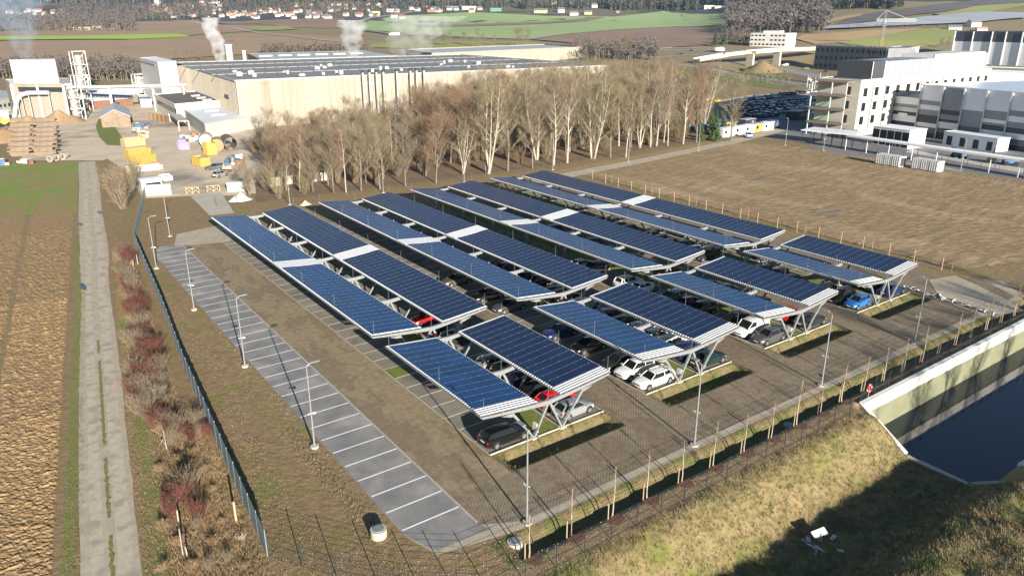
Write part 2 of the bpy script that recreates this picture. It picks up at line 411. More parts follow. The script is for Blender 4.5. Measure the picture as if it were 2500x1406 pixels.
# ridge-and-furrow mesh for real relief
bx = [(115.8, 132.0), (186, 142.5), (193.0, 128), (192.5, 60), (190, 20), (113.4, 46)]
bm = bmesh.new(); bm.faces.new([bm.verts.new((p[0], p[1], 0)) for p in bx])
for ax, st in ((0, .9), (1, .55)):
    lo = min(p[ax] for p in bx); hi = max(p[ax] for p in bx); k = floor(lo/st)+1
    while k*st < hi:
        co = [0, 0, 0]; no = [0, 0, 0]; co[ax] = k*st; no[ax] = 1
        bmesh.ops.bisect_plane(bm, geom=bm.verts[:]+bm.edges[:]+bm.faces[:], plane_co=co, plane_no=no); k += 1
for v in bm.verts:
    x, y = v.co.x, v.co.y
    v.co.z = .03+.13*abs(noise.noise(Vector((x*.45+y*.1, y*1.5-x*.25, 1))))+.06*noise.noise(Vector((x*.1, y*.5-x*.08, 4)))+.05
bmesh.ops.recalc_face_normals(bm, faces=bm.faces)
me = bpy.data.meshes.new('tilled_field'); bm.to_mesh(me); bm.free(); me.materials.append(W['field_r'])
if me.polygons[0].normal.z < 0: me.flip_normals()
tf = bpy.data.objects.new('tilled_field', me); COL.objects.link(tf); tf['kind'] = 'structure'
W['puddle'] = M('puddle_water', (.05, .055, .06), None, rough=.08, spec=.6)
for (px, py, a, b) in ((2010, 522, 2.4, .25), (2040, 517, 2.2, .2), (1992, 513, 1.8, .2), (1840, 439, 2.4, .4), (2035, 530, 2.0, .18), (2020, 509, 1.8, .15), (245, 519, .5, 1.6), (196, 548, .4, 1.5), (203, 700, .35, 1.8)):
    p = g(px, py); n = 18
    drape('puddle', [(p.x+a*cos(t*2*pi/n)*(1+.35*noise.noise(Vector((t*.7, px, 0)))), p.y+b*sin(t*2*pi/n)*(1+.35*noise.noise(Vector((t*.7, py, 3))))) for t in range(n)], W['puddle'], .155 if px > 1000 else .045, None, zf=flat)
drape('gravel_patch', gp((2268, 684), (2330, 672), (2440, 722), (2500, 760), (2420, 772), (2330, 745), (2290, 720)), W['gravel'], .03, None, zf=flat)
W['trench'] = M('trench_soil', (.05, .045, .04), (.08, .07, .06), 2, .95)
ta, tb = g(2214, 702), g(2436, 772)
strip('trench', densify([tuple(ta[:2]), tuple(g(2300, 727)[:2]), tuple(g(2370, 752)[:2]), tuple(tb[:2])], .8), 1.1, W['trench'], .035, 1, .5)
rr_ = random.Random(2); scr = MB()
for _ in range(46):
    t = rr_.random(); p = ta.lerp(tb, t)+Vector((rr_.gauss(0, .3), rr_.gauss(0, .3), .06)); a = rr_.uniform(0, 3.1); l, w_ = rr_.uniform(.3, 1.1), rr_.uniform(.06, .2); c_, s_ = cos(a), sin(a)
    scr.add([(p.x-l*c_, p.y-l*s_, p.z), (p.x-w_*s_, p.y+w_*c_, p.z+.12), (p.x+l*c_, p.y+l*s_, p.z+.03), (p.x+w_*s_, p.y-w_*c_, p.z+.05)], [(0, 1, 2, 3)])
tag(scr.build('plastic_scraps', W['white_line']), kind='stuff')
# access road behind
strip('access_road', densify([(98, 133.2), (117.5, 135.3), (150, 139.4), (186, 145.2), (202, 149), (240, 157)], 5), [4.6]*4+[4.6]*40, W['gravel'], .03, 2)
W['verge_dry'] = M('verge_dry', (.33, .24, .11), (.25, .17, .08), .8, .95, .6, 3)
strip('road_verge', densify([(98, 137.8), (118, 139.6), (150, 143.6), (186, 149.0)], 5), 2.6, W['verge_dry'], .016, 1, .5)

# ================================================================ solar carports
def panel_mat(name, base, rough):
    mt = bpy.data.materials.new(name); mt.use_nodes = True; nt = mt.node_tree; N = nt.nodes; Lk = nt.links; b = N['Principled BSDF']
    b.inputs['Roughness'].default_value = rough; b.inputs['Specular IOR Level'].default_value = .35
    tc = N.new('ShaderNodeTexCoord')
    sp = N.new('ShaderNodeSeparateXYZ'); Lk.new(tc.outputs['Object'], sp.inputs[0])
    def line(o, per, wd):
        a = N.new('ShaderNodeMath'); a.operation = 'DIVIDE'; a.inputs[1].default_value = per; Lk.new(o, a.inputs[0])
        f = N.new('ShaderNodeMath'); f.operation = 'FRACT'; Lk.new(a.outputs[0], f.inputs[0])
        l = N.new('ShaderNodeMath'); l.operation = 'LESS_THAN'; l.inputs[1].default_value = wd; Lk.new(f.outputs[0], l.inputs[0]); return l.outputs[0]
    mx = N.new('ShaderNodeMath'); mx.operation = 'MAXIMUM'; Lk.new(line(sp.outputs['X'], .183, .10), mx.inputs[0]); Lk.new(line(sp.outputs['Y'], .1883, .10), mx.inputs[1])
    c = N.new('ShaderNodeMix'); c.data_type = 'RGBA'; Lk.new(mx.outputs[0], c.inputs[0]); c.inputs[6].default_value = (*base, 1)
    c.inputs[7].default_value = (base[0]*2.0, base[1]*2.0, base[2]*1.7, 1)
    ns = N.new('ShaderNodeTexNoise'); ns.inputs['Scale'].default_value = .35; ns.inputs['Detail'].default_value = 5; Lk.new(tc.outputs['Object'], ns.inputs['Vector'])
    vm = N.new('ShaderNodeVectorMath'); vm.operation = 'SNAP'; vm.inputs[1].default_value = (1.85, 1.13, 50); Lk.new(tc.outputs['Object'], vm.inputs[0])
    wn = N.new('ShaderNodeTexWhiteNoise'); Lk.new(vm.outputs[0], wn.inputs['Vector'])
    ad = N.new('ShaderNodeMath'); ad.operation = 'ADD'; Lk.new(ns.outputs['Fac'], ad.inputs[0]); ml = N.new('ShaderNodeMath'); ml.operation = 'MULTIPLY'; ml.inputs[1].default_value = .35; Lk.new(wn.outputs['Value'], ml.inputs[0]); Lk.new(ml.outputs[0], ad.inputs[1])
    mr = N.new('ShaderNodeMapRange'); mr.inputs['From Min'].default_value = .3; mr.inputs['From Max'].default_value = 1.0; mr.inputs['To Min'].default_value = .7; mr.inputs['To Max'].default_value = 1.45; Lk.new(ad.outputs[0], mr.inputs['Value'])
    m3 = N.new('ShaderNodeMix'); m3.data_type = 'RGBA'; m3.blend_type = 'MULTIPLY'; m3.inputs[0].default_value = 1; Lk.new(c.outputs[2], m3.inputs[6]); Lk.new(mr.outputs[0], m3.inputs[7]); Lk.new(m3.outputs[2], b.inputs['Base Color'])
    mr2 = N.new('ShaderNodeMapRange'); mr2.inputs['To Min'].default_value = .2; mr2.inputs['To Max'].default_value = .42; Lk.new(ns.outputs['Fac'], mr2.inputs['Value']); Lk.new(mr2.outputs[0], b.inputs['Roughness'])
    return mt
W['panel'] = panel_mat('solar_cell_more_sky', (.005, .034, .115), .3)  # left wings: bright sky reflection is put into the cell colour
W['panel_b'] = panel_mat('solar_cell_less_sky', (.008, .016, .050), .3)  # same cells on the right wings, coloured darker for reflecting less sky
W['frame_line'] = M('panel_frame', (.075, .10, .15), None, rough=.5)
W['clamp'] = M('panel_clamp', (.42, .43, .45), None, rough=.4, metal=.3)
W['deck_under'] = M('deck_sheet_shaded', (.13, .135, .14), None, rough=.6)  # sheet coloured dark to deepen the shade beneath the carports
def btop(r): return 3.27+.42*abs(r)/7*(1.0)+.18*(abs(r)/7)**2
def make_carport(i, y0, y1, frames, segs, cover, label):
    cx = CXR(i); root = E('solar_carport', label, 'solar carport', (cx, y0, 0), 0, 'solar carports over the parking rows')
    L = y1-y0
    proto = {}
    for fy in frames:
        ly = fy-y0
        if 'beam' not in proto:
            mb = MB(); w = .24
            for s_ in (-1, 1):
                pr = [0, 1.5, 3, 4.5, 5.8, 7.05]
                for a, b in zip(pr, pr[1:]):
                    da, db = (.42-.034*a), (.42-.034*b)
                    if a >= 4.5: pass
                    A = (s_*a, btop(a)); B = (s_*b, btop(b))
                    vs = [(A[0], -w/2, A[1]-da), (A[0], w/2, A[1]-da), (A[0], w/2, A[1]), (A[0], -w/2, A[1]), (B[0], -w/2, B[1]-db), (B[0], w/2, B[1]-db), (B[0], w/2, B[1]), (B[0], -w/2, B[1])]
                    fs = [(0, 1, 5, 4), (1, 2, 6, 5), (2, 3, 7, 6), (3, 0, 4, 7)]
                    if b == 7.05: fs.append((4, 5, 6, 7))
                    mb.add(vs, fs)
                # haunch plate under the beam at the strut
                x = s_*3.95; zb = btop(3.95)-.34
                mb.add([(x-s_*.1, -.1, zb), (x+s_*1.1, -.1, zb+.04), (x+s_*.15, -.1, zb-.3), (x-s_*.15, -.1, zb-.3), (x-s_*.1, .1, zb), (x+s_*1.1, .1, zb+.04), (x+s_*.15, .1, zb-.3), (x-s_*.15, .1, zb-.3)],
                       [(0, 1, 2, 3), (7, 6, 5, 4), (0, 4, 5, 1), (1, 5, 6, 2), (2, 6, 7, 3), (3, 7, 4, 0)])
            proto['beam'] = mb.build('beam', W['steel'], root)
            st = []
            for (a, b) in (((-1.6, 0, .05), (-3.95, 0, btop(3.95)-.35)), ((-1.55, 0, .05), (-.13, 0, btop(.1)-.35)), ((1.55, 0, .05), (.13, 0, btop(.1)-.35)), ((1.6, 0, .05), (3.95, 0, btop(3.95)-.35))):
                mb = MB(); mb.bar(a, b, .16, .17); q = Vector(a).lerp(Vector(b), .62)
                mb.bar(q, b, .21, .22); st.append(mb.build('strut', W['steel'], root))
            proto['strut'] = st
            mb = MB(); mb.box((-1.58, 0, .04), (.7, .5, .16)); proto['foot'] = mb.build('footing', W['concrete'], root); mb = MB(); mb.box((1.58, 0, .04), (.7, .5, .16)); proto['foot2'] = mb.build('footing', W['concrete'], root)
            mb = MB(); mb.box((-1.15, .35, .75), (.25, .55, .85)); mb.box((-1.15, .35, .2), (.08, .4, .4)); proto['inv'] = mb.build('inverter_box', W['white'], root)
            rods = []
            for r in (-6.8, -.05, 6.9):
                mb = MB(); z = btop(r)+(.4 if abs(r) > 1 else 0); mb.tube((r, 0, z-.2), (r, 0, z+1.35), .016, .010, 5); rods.append(mb.build('lightning_rod', W['steel'], root))
            proto['rods'] = rods
            allp = [proto['beam']]+st+[proto['foot'], proto['foot2'], proto['inv']]+rods
            for o in allp: o.location.y = ly
        else:
            for o in allp:
                c = o.copy(); COL.objects.link(c); c.parent = root; c.location.y = ly
    # roof deck: white ribs over a sheet darkened for shade, on each wing
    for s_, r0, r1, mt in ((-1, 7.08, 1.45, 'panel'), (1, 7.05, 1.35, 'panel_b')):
        def pt(r, y, dz): return (s_*r, y, btop(r)+.16+dz)
        mb = MB()
        N_ = 3; rr = [lerp(r0, r1, k/N_) for k in range(N_+1)]
        for a, b in zip(rr, rr[1:]):
            q = [pt(a, 0, 0), pt(b, 0, 0), pt(b, L, 0), pt(a, L, 0)]; q2 = [(x, y, z-.03) for x, y, z in q]
            if s_ < 0: mb.add(q+q2, [(0, 1, 2, 3), (7, 6, 5, 4), (0, 4, 5, 1), (2, 6, 7, 3)])
            else: mb.add(q+q2, [(3, 2, 1, 0), (4, 5, 6, 7), (1, 5, 4, 0), (3, 7, 6, 2)])
        y = .14
        while y < L-.1:
            if any(a-.9 < y+y0 < b+.9 for a, b in [(s0, s0) for s0, _ in segs]+[(s1, s1) for _, s1 in segs]) or True:
                a = pt(r0+.06, y, .02); b = pt(r1-.08, y, .02); mb.bar(a, b, .13, .08, 1)
            y += .345
        mb.build('roof_deck', [W['deck_under'], W['white_deck']], root)
        # edge channels
        for r, nm, h in ((r0+.07, 'gutter', .20), (r1-.05, 'edge_beam', .16)):
            mb = MB(); a = pt(r, 0, -.10); b = pt(r, L, -.10); mb.bar(a, b, .07, h)
            mb.build(nm, W['steel'], root)
        pl = MB()
        for k in range(4):
            r = lerp(r0-.9, r1+.7, k/3); pl.bar(pt(r, .1, -.1), pt(r, L-.1, -.1), .08, .14)
        pl.build('purlins', W['steel'], root)
        for (a0, a1) in segs:
            mb = MB(); n = int(round((a1-a0)/1.13)); dy = (a1-a0)/n; nc = 3; wd = (r0-r1-.12)/nc
            for k in range(n+1):
                yj = a0-y0+k*dy; mb.bar(pt(r0-.08, yj, .114), pt(r1+.06, yj, .114), .02, .016, 2)
            for k in range(n):
                for c_ in range(nc):
                    ra = r0-.06-c_*wd-.012; rb = ra-wd+.024; ya = a0-y0+k*dy+.017; yb = ya+dy-.034
                    t1 = random.gauss(0, .0025); t2 = random.gauss(0, .0025)
                    q = [pt(ra, ya, .12+t1), pt(rb, ya, .12-t1+t2), pt(rb, yb, .12+t2), pt(ra, yb, .12-t2)]
                    q2 = [(x_, y_, z_-.035) for x_, y_, z_ in q]
                    if s_ < 0: mb.add(q+q2, [(0, 1, 2, 3), (0, 4, 5, 1), (1, 5, 6, 2), (2, 6, 7, 3), (3, 7, 4, 0)], 0)
                    else: mb.add(q+q2, [(3, 2, 1, 0), (1, 5, 4, 0), (2, 6, 5, 1), (3, 7, 6, 2), (0, 4, 7, 3)], 0)
                    for r_ in (lerp(ra, rb, .24), lerp(ra, rb, .76)):
                        x_, y_, z_ = pt(r_, ya-.02, .135); mb.box((x_, y_, z_), (.06, .045, .02), 0, 1)
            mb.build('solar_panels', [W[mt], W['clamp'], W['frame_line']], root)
        if cover:
            mb = MB(); a, b = cover[0]-y0, cover[1]-y0
            q = [pt(r0+.05, a, .125), pt(r1-.1, a, .125), pt(r1-.1, b, .125), pt(r0+.05, b, .125)]; q2 = [(x_, y_, z_-.05) for x_, y_, z_ in q]
            mb.add(q+q2, [(0, 1, 2, 3), (7, 6, 5, 4), (0, 4, 5, 1), (1, 5, 6, 2), (2, 6, 7, 3), (3, 7, 4, 0)] if s_ < 0 else [(3, 2, 1, 0), (4, 5, 6, 7), (1, 5, 4, 0), (2, 6, 5, 1), (3, 7, 6, 2), (0, 4, 7, 3)])
            mb.build('joint_cover', W['white_line'], root)
    return root
ROWN = ['nearest to the asphalt strip', 'second from the asphalt strip', 'third from the asphalt strip', 'nearest to the tilled field']
ROWS = ['first', 'second', 'third', 'fourth']
for i in range(4):
    make_carport(i, 45.1, 62.4, [45.22, 52.4, 62.25], [(46.35, 61.75)], None, 'short front solar carport with V-shaped wings, row '+ROWN[i])
    make_carport(i, 65.5, 125.9, [65.65, 75.8, 85.8, 95.9, 105.9, 115.9, 125.75], [(65.65, 92.75), (95.75, 125.8)], (92.75, 95.75), 'long rear solar carport with white joint strip, row '+ROWN[i])
# ================================================================ cars
PAINT = {}
for nm, c, mtl in (('black', (.008, .008, .009), 0), ('dark grey', (.035, .038, .042), .4), ('grey', (.14, .145, .15), .5), ('silver', (.42, .44, .46), .5), ('white', (.78, .78, .77), 0),
                   ('dark blue', (.012, .025, .10), .2), ('blue', (.03, .17, .48), .2), ('red', (.55, .01, .015), 0), ('bronze', (.20, .17, .14), .5), ('dark green', (.015, .035, .03), .2), ('yellow', (.75, .62, .03), 0), ('light blue', (.25, .38, .55), .3)):
    PAINT[nm] = M('paint_'+nm.replace(' ', '_'), c, None, rough=.28, metal=mtl, spec=.5, coat=.8)
W['lamp_clear'] = M('headlight_glass', (.7, .72, .75), None, rough=.1, spec=.8)
W['lamp_red'] = M('tail_light_glass', (.45, .01, .015), None, rough=.15, spec=.6)
W['plate'] = M('plate_white', (.75, .75, .75), None, rough=.5)
STY = {
 # stations: x, z bottom, z top, half width ; greenhouse: rear base x, rear roof x, front roof x, front base x, roof z
 'estate': dict(L=4.7, st=[(-2.33, .42, .80, .74), (-2.26, .30, .98, .84), (-1.9, .24, 1.02, .90), (-1.0, .2, 1.01, .92), (0, .2, .98, .92), (.95, .2, .95, .91), (1.5, .22, .90, .89), (2.0, .24, .82, .84), (2.25, .28, .72, .76), (2.34, .38, .58, .66)], gh=(-2.22, -1.85, .35, 1.15, 1.48), roofw=.60),
 'suv': dict(L=4.5, st=[(-2.22, .45, .9, .76), (-2.16, .34, 1.1, .86), (-1.8, .28, 1.14, .92), (-1.0, .26, 1.12, .94), (0, .26, 1.10, .94), (.9, .26, 1.07, .93), (1.45, .28, 1.03, .91), (1.92, .3, .96, .87), (2.16, .34, .84, .79), (2.24, .45, .66, .7)], gh=(-2.1, -1.75, .25, 1.02, 1.66), roofw=.64),
 'hatchback': dict(L=4.1, st=[(-2.03, .42, .82, .72), (-1.97, .3, .98, .82), (-1.6, .24, 1.02, .87), (-.9, .2, 1.01, .89), (0, .2, .99, .89), (.8, .2, .95, .88), (1.3, .22, .9, .86), (1.75, .24, .82, .81), (1.97, .28, .71, .73), (2.05, .38, .57, .63)], gh=(-1.92, -1.35, .2, 1.0, 1.47), roofw=.58),
 'saloon': dict(L=4.7, st=[(-2.34, .42, .82, .72), (-2.27, .3, .95, .82), (-1.9, .24, .99, .89), (-1.2, .2, 1.0, .91), (0, .2, .97, .92), (.95, .2, .94, .91), (1.5, .22, .89, .89), (2.0, .24, .81, .84), (2.26, .28, .71, .76), (2.34, .38, .57, .66)], gh=(-1.75, -1.05, .3, 1.15, 1.43), roofw=.57),
 'van': dict(L=4.9, st=[(-2.44, .4, 1.0, .84), (-2.40, .3, 1.15, .9), (-1.9, .26, 1.18, .95), (-1.0, .24, 1.18, .96), (0, .24, 1.18, .96), (.95, .24, 1.16, .95), (1.5, .26, 1.10, .93), (2.05, .28, .98, .88), (2.36, .3, .82, .8), (2.45, .42, .64, .72)], gh=(-2.38, -2.30, .75, 1.60, 1.86), roofw=.78),
}
def car_meshes(sty):
    S_ = STY[sty]; st = S_['st']; out = {}
    mb = MB(); rings = []
    for (x, zb, zt, w) in st:
        zm = (zb+zt)/2
        h = [(0, zb), (w*.8, zb), (w*.97, zb+.07), (w, zm-.05), (w*.985, zm+.12), (w*.95, zt-.06), (w*.84, zt), (w*.45, zt+.02), (0, zt+.03)]
        ring = [(x, y, z) for y, z in h]+[(x, -y, z) for y, z in h[-2:0:-1]]
        rings.append(ring)
    n = len(rings[0]); vs = [p for r in rings for p in r]; fs = []
    for a in range(len(rings)-1):
        for k in range(n): fs.append((a*n+k, a*n+(k+1) % n, (a+1)*n+(k+1) % n, (a+1)*n+k))
    fs = [f[::-1] for f in fs]
    fs += [tuple(range(n))[::-1][::-1], tuple(range((len(rings)-1)*n, len(rings)*n))[::-1]]
    mb.add(vs, fs)
    xr0, xr1, xf1, xf0, zr = S_['gh']; rw = S_['roofw']
    def belt(x):
        for a, b in zip(st, st[1:]):
            if a[0] <= x <= b[0]:
                t = (x-a[0])/(b[0]-a[0]); return lerp(a[2], b[2], t), lerp(a[3], b[3], t)
        return st[0][2], st[0][3]
    br, wr = belt(xr0+.05); bf, wf = belt(xf0)
    bm_, wm = belt((xr1+xf1)/2)
    # roof skin with rounded edges
    R_ = []
    nst = 6
    for k in range(nst+1):
        x = lerp(xr1-.06, xf1+.06, k/nst); z = zr-.05*(2*k/nst-1)**2
        e = .93 if k in (0, nst) else 1
        R_.append([(x, y*rw*e/.6, zz) for y, zz in ((-.6, z-.09), (-.585, z-.035), (-.50, z), (0, z+.015), (.50, z), (.585, z-.035), (.6, z-.09))])
    vs = [p for r in R_ for p in r]; fs = [(a*7+k, a*7+k+1, (a+1)*7+k+1, (a+1)*7+k)[::-1] for a in range(nst) for k in range(6)]
    mb.add(vs, fs)
    # pillars
    for s_ in (-1, 1):
        mb.bar((xf0, s_*wf*.80, bf-.02), (xf1+.04, s_*rw*.97, zr-.07), .06, .06)
        mb.bar((xr0, s_*wr*.82, br-.02), (xr1-.03, s_*rw*.97, zr-.07), .10 if sty != 'van' else .16, .09)
        xm = lerp(xr1, xf1, .48); mb.bar((xm, s_*wm*.86, bm_-.02), (xm, s_*rw*1.0, zr-.08), .07, .05)
        if sty in ('estate', 'suv', 'van'):
            xm = lerp(xr1, xf1, .10); mb.bar((xm, s_*wm*.86, bm_-.02), (xm, s_*rw*1.0, zr-.08), .09, .05)
        if sty == 'van':
            a = [(xr0, s_*wr*.86, br-.05), (xf1*.1, s_*wm*.87, bm_-.05), (xf1*.1, s_*(rw+.01), zr-.06), (xr1, s_*(rw+.01), zr-.06)]
            mb.add(a, [(0, 1, 2, 3), (3, 2, 1, 0)])
            mb.box((xf0-.15+.2, s_*(wf+.10), bf+.12), (.12, .16, .16))
        else: mb.box((xf0-.15, s_*(wf+.06), bf+.02), (.14, .18, .12))
    if sty == 'estate':
        for s_ in (-1, 1): mb.bar((xr1+.1, s_*rw*.88, zr+.035), (xf1-.15, s_*rw*.88, zr+.035), .035, .03)
    out['body'] = mb
    gb = MB(); k = .93
    a = [(xr0+.03, -wr*.8, br-.02), (xr0+.03, wr*.8, br-.02), (xf0-.02, wf*.8, bf-.02), (xf0-.02, -wf*.8, bf-.02)]
    a2 = [(xm_, y, z) for xm_, y, z in ((lerp(xr0, xf0, .5), -wm*.835, bm_-.02), (lerp(xr0, xf0, .5), wm*.835, bm_-.02))]
    t = [(xr1, -rw*.96, zr-.075), (xr1, rw*.96, zr-.075), (xf1, rw*.96, zr-.075), (xf1, -rw*.96, zr-.075)]
    t2 = [(lerp(xr1, xf1, .5), -rw*.97, zr-.06), (lerp(xr1, xf1, .5), rw*.97, zr-.06)]
    V_ = a+a2+t+t2   # 0-3 base,4-5 base mid, 6-9 top,10-11 top mid
    gb.add(V_, [(1, 0, 6, 7), (3, 2, 8, 9), (0, 4, 10, 6), (4, 3, 9, 10), (2, 5, 11, 8), (5, 1, 7, 11), (6, 10, 11, 7), (10, 9, 8, 11)])
    out['windows'] = gb
    xw = S_['L']/2*.60; out['wx'] = (-xw*1.0, xw*1.03)
    L2 = S_['L']/2
    fz = st[-2][2]-.12; rz_ = st[1][2]-.22
    hl = []
    for s_ in (-1, 1):
        q = MB(); q.add([(L2-.20, s_*.80, fz-.06), (L2-.05, s_*.55, fz-.06), (L2-.10, s_*.55, fz+.07), (L2-.34, s_*.82, fz+.09), (L2-.5, s_*.86, fz-.0), (L2-.3, s_*.6, fz-.02)],
                        [(0, 1, 2, 3), (0, 3, 4), (3, 2, 5), (0, 4, 5, 1)] if s_ < 0 else [(3, 2, 1, 0), (4, 3, 0), (5, 2, 3), (1, 5, 4, 0)]); hl.append(q)
    tl_ = []
    for s_ in (-1, 1):
        q = MB(); q.box((-L2+.09, s_*.68, rz_+.04), (.14, .24, .16)); q.box((-L2+.20, s_*.775, rz_+.06), (.2, .07, .13)); tl_.append(q)
    out['hl'] = hl; out['tl'] = tl_
    q = MB(); q.box((L2-.0, 0, .5), (.03, .5, .11)); q.box((-L2+.01, 0, .72), (.03, .5, .11)); out['plate'] = q
    q = MB(); q.box((L2-.01, 0, .62), (.03, .9, .12)); q.box((L2-.06, 0, .36), (.08, 1.1, .1)); q.box((-L2+.04, 0, .40), (.08, 1.2, .14)); out['grille'] = q
    return out
def wheel_mesh():
    t = MB(); t.tube((0, -.11, 0), (0, .11, 0), .33, .33, 18)
    r = MB(); r.tube((0, -.125, 0), (0, .125, 0), .22, .22, 12)
    return t, r
CARP = {}
def make_car(sty):
    if sty in CARP: return CARP[sty]
    o = car_meshes(sty); root = E('parked_car', 'car', 'car', (0, 0, 0))
    body = o['body'].build('body', PAINT['black'], root, smooth=True)
    ms = body.modifiers.new('e', 'EDGE_SPLIT'); ms.split_angle = radians(38)
    body.material_slots[0].link = 'OBJECT'; body.material_slots[0].material = PAINT['black']
    o['windows'].build('windows', W['glass'], root)
    for q in o['hl']: q.build('headlight', W['lamp_clear'], root)
    for q in o['tl']: q.build('tail_light', W['lamp_red'], root)
    o['plate'].build('number_plate', W['plate'], root); o['grille'].build('grille', W['tyre'], root)
    t, r = wheel_mesh(); w = STY[sty]['st'][4][3]-.09
    tyre = None
    for x in o['wx']:
        for s_ in (-1, 1):
            if tyre is None:
                tyre = t.build('tyre', W['tyre'], None, smooth=False); rim = r.build('rim', W['rim'], None); tm, rm_ = tyre.data, rim.data
                bpy.data.objects.remove(tyre); bpy.data.objects.remove(rim)
            wo = bpy.data.objects.new('wheel', tm); COL.objects.link(wo); wo.parent = root; wo.location = (x, s_*w, .33)
            ro = bpy.data.objects.new('rim', rm_); COL.objects.link(ro); ro.parent = wo
    arch = MB()
    for x in o['wx']:
        for s_ in (-1, 1): arch.tube((x, s_*(w-.12), .36), (x, s_*(w+.085), .36), .40, .40, 16)
    arch.build('wheel_arches', W['tyre'], root)
    CARP[sty] = root; root['_used'] = 0
    return root
def put_car(sty, color, x, y, rz, label, group=None, z=0.02):
    p = make_car(sty)
    if not p['_used']:
        c = p; p['_used'] = 1; c.location = (x, y, z); c.rotation_euler = (0, 0, rz); KIDS.pop(c.name, None)
    else: c = copy_tree(p, (x, y, z), rz)
    if '_used' in c and c is not p: del c['_used']
    tag(c, label, 'van' if sty == 'van' else 'car', group)
    for k in c.children:
        if k.name.startswith('body'): k.material_slots[0].material = PAINT[color]
    return c
ORD = ['first', 'second', 'third', 'fourth', 'fifth', 'sixth', 'seventh', 'eighth', 'ninth', 'tenth', 'eleventh', 'twelfth', 'thirteenth', 'fourteenth', 'fifteenth', 'sixteenth', 'seventeenth', 'eighteenth', 'nineteenth', 'twentieth', 'twenty-first', 'twenty-second', 'twenty-third', 'twenty-fourth']
# (row, side, bay, style, colour, nose outwards?)  bays 0-6 front block, 7.. rear block
CARS = [(0, 'L', 0, 'estate', 'black', 0), (0, 'R', 0, 'hatchback', 'silver', 1), (0, 'R', 1, 'hatchback', 'red', 1), (0, 'R', 2, 'saloon', 'black', 1), (0, 'R', 3, 'hatchback', 'dark blue', 1), (0, 'R', 4, 'suv', 'black', 1), (0, 'R', 5, 'estate', 'silver', 1),
 (0, 'R', 8, 'suv', 'dark grey', 1), (0, 'R', 9, 'estate', 'black', 1), (0, 'R', 11, 'hatchback', 'red', 0),
 (1, 'L', 15, 'saloon', 'bronze', 1), (1, 'L', 12, 'saloon', 'black', 1), (1, 'L', 10, 'saloon', 'grey', 1),
 (1, 'L', 6, 'saloon', 'dark blue', 1), (1, 'L', 4, 'saloon', 'black', 1), (1, 'L', 2, 'estate', 'dark grey', 1), (1, 'L', 1, 'suv', 'white', 1), (1, 'L', 0, 'estate', 'white', 1),
 (1, 'R', 0, 'saloon', 'dark green', 1), (1, 'R', 1, 'suv', 'dark blue', 1), (1, 'R', 2, 'estate', 'white', 1), (1, 'R', 3, 'saloon', 'white', 1), (1, 'R', 4, 'hatchback', 'white', 1), (1, 'R', 5, 'estate', 'black', 1), (1, 'R', 6, 'suv', 'dark blue', 1),
 (1, 'R', 8, 'estate', 'silver', 1), (1, 'R', 9, 'hatchback', 'dark grey', 1), (1, 'R', 10, 'suv', 'black', 1), (1, 'R', 12, 'suv', 'black', 0), (1, 'R', 13, 'saloon', 'black', 0), (1, 'R', 15, 'estate', 'dark blue', 0),
 (2, 'L', 13, 'saloon', 'white', 0), (2, 'L', 12, 'suv', 'dark grey', 1), (2, 'L', 9, 'suv', 'white', 0), (2, 'L', 8, 'saloon', 'white', 0),
 (2, 'L', 6, 'suv', 'silver', 1), (2, 'L', 5, 'saloon', 'dark blue', 1), (2, 'L', 4, 'suv', 'black', 1), (2, 'L', 2, 'suv', 'black', 1), (2, 'L', 1, 'van', 'white', 1), (2, 'L', 0, 'estate', 'grey', 1),
 (2, 'R', 0, 'estate', 'dark grey', 1), (2, 'R', 1, 'hatchback', 'red', 1), (2, 'R', 3, 'saloon', 'black', 1), (2, 'R', 5, 'suv', 'dark grey', 1), (2, 'R', 6, 'estate', 'dark blue', 1), (2, 'R', 8, 'saloon', 'black', 1), (2, 'R', 9, 'suv', 'black', 1), (2, 'R', 11, 'saloon', 'black', 1), (2, 'R', 12, 'hatchback', 'black', 1), (2, 'R', 14, 'saloon', 'grey', 1), (2, 'R', 16, 'estate', 'dark grey', 0), (2, 'R', 18, 'saloon', 'dark blue', 0), (2, 'R', 20, 'estate', 'black', 0),
 (3, 'L', 0, 'hatchback', 'blue', 1), (3, 'L', 1, 'suv', 'black', 1), (3, 'L', 2, 'estate', 'black', 1), (3, 'L', 4, 'saloon', 'dark blue', 1), (3, 'L', 6, 'estate', 'dark blue', 1), (3, 'L', 5, 'suv', 'dark grey', 1),
 (3, 'L', 10, 'van', 'dark grey', 1), (3, 'L', 11, 'hatchback', 'white', 1), (3, 'L', 12, 'suv', 'dark grey', 1), (3, 'L', 13, 'saloon', 'white', 1), (3, 'L', 14, 'saloon', 'black', 1), (3, 'L', 15, 'estate', 'dark blue', 1), (3, 'L', 17, 'estate', 'black', 1), (3, 'L', 18, 'hatchback', 'dark grey', 1), (3, 'L', 20, 'saloon', 'black', 1), (3, 'L', 22, 'saloon', 'dark grey', 1),
 (3, 'R', 0, 'saloon', 'dark blue', 1), (3, 'R', 1, 'suv', 'black', 1), (3, 'R', 2, 'estate', 'dark grey', 1), (3, 'R', 8, 'saloon', 'dark blue', 1), (3, 'R', 14, 'saloon', 'light blue', 1), (3, 'R', 28, 'hatchback', 'light blue', 1)]
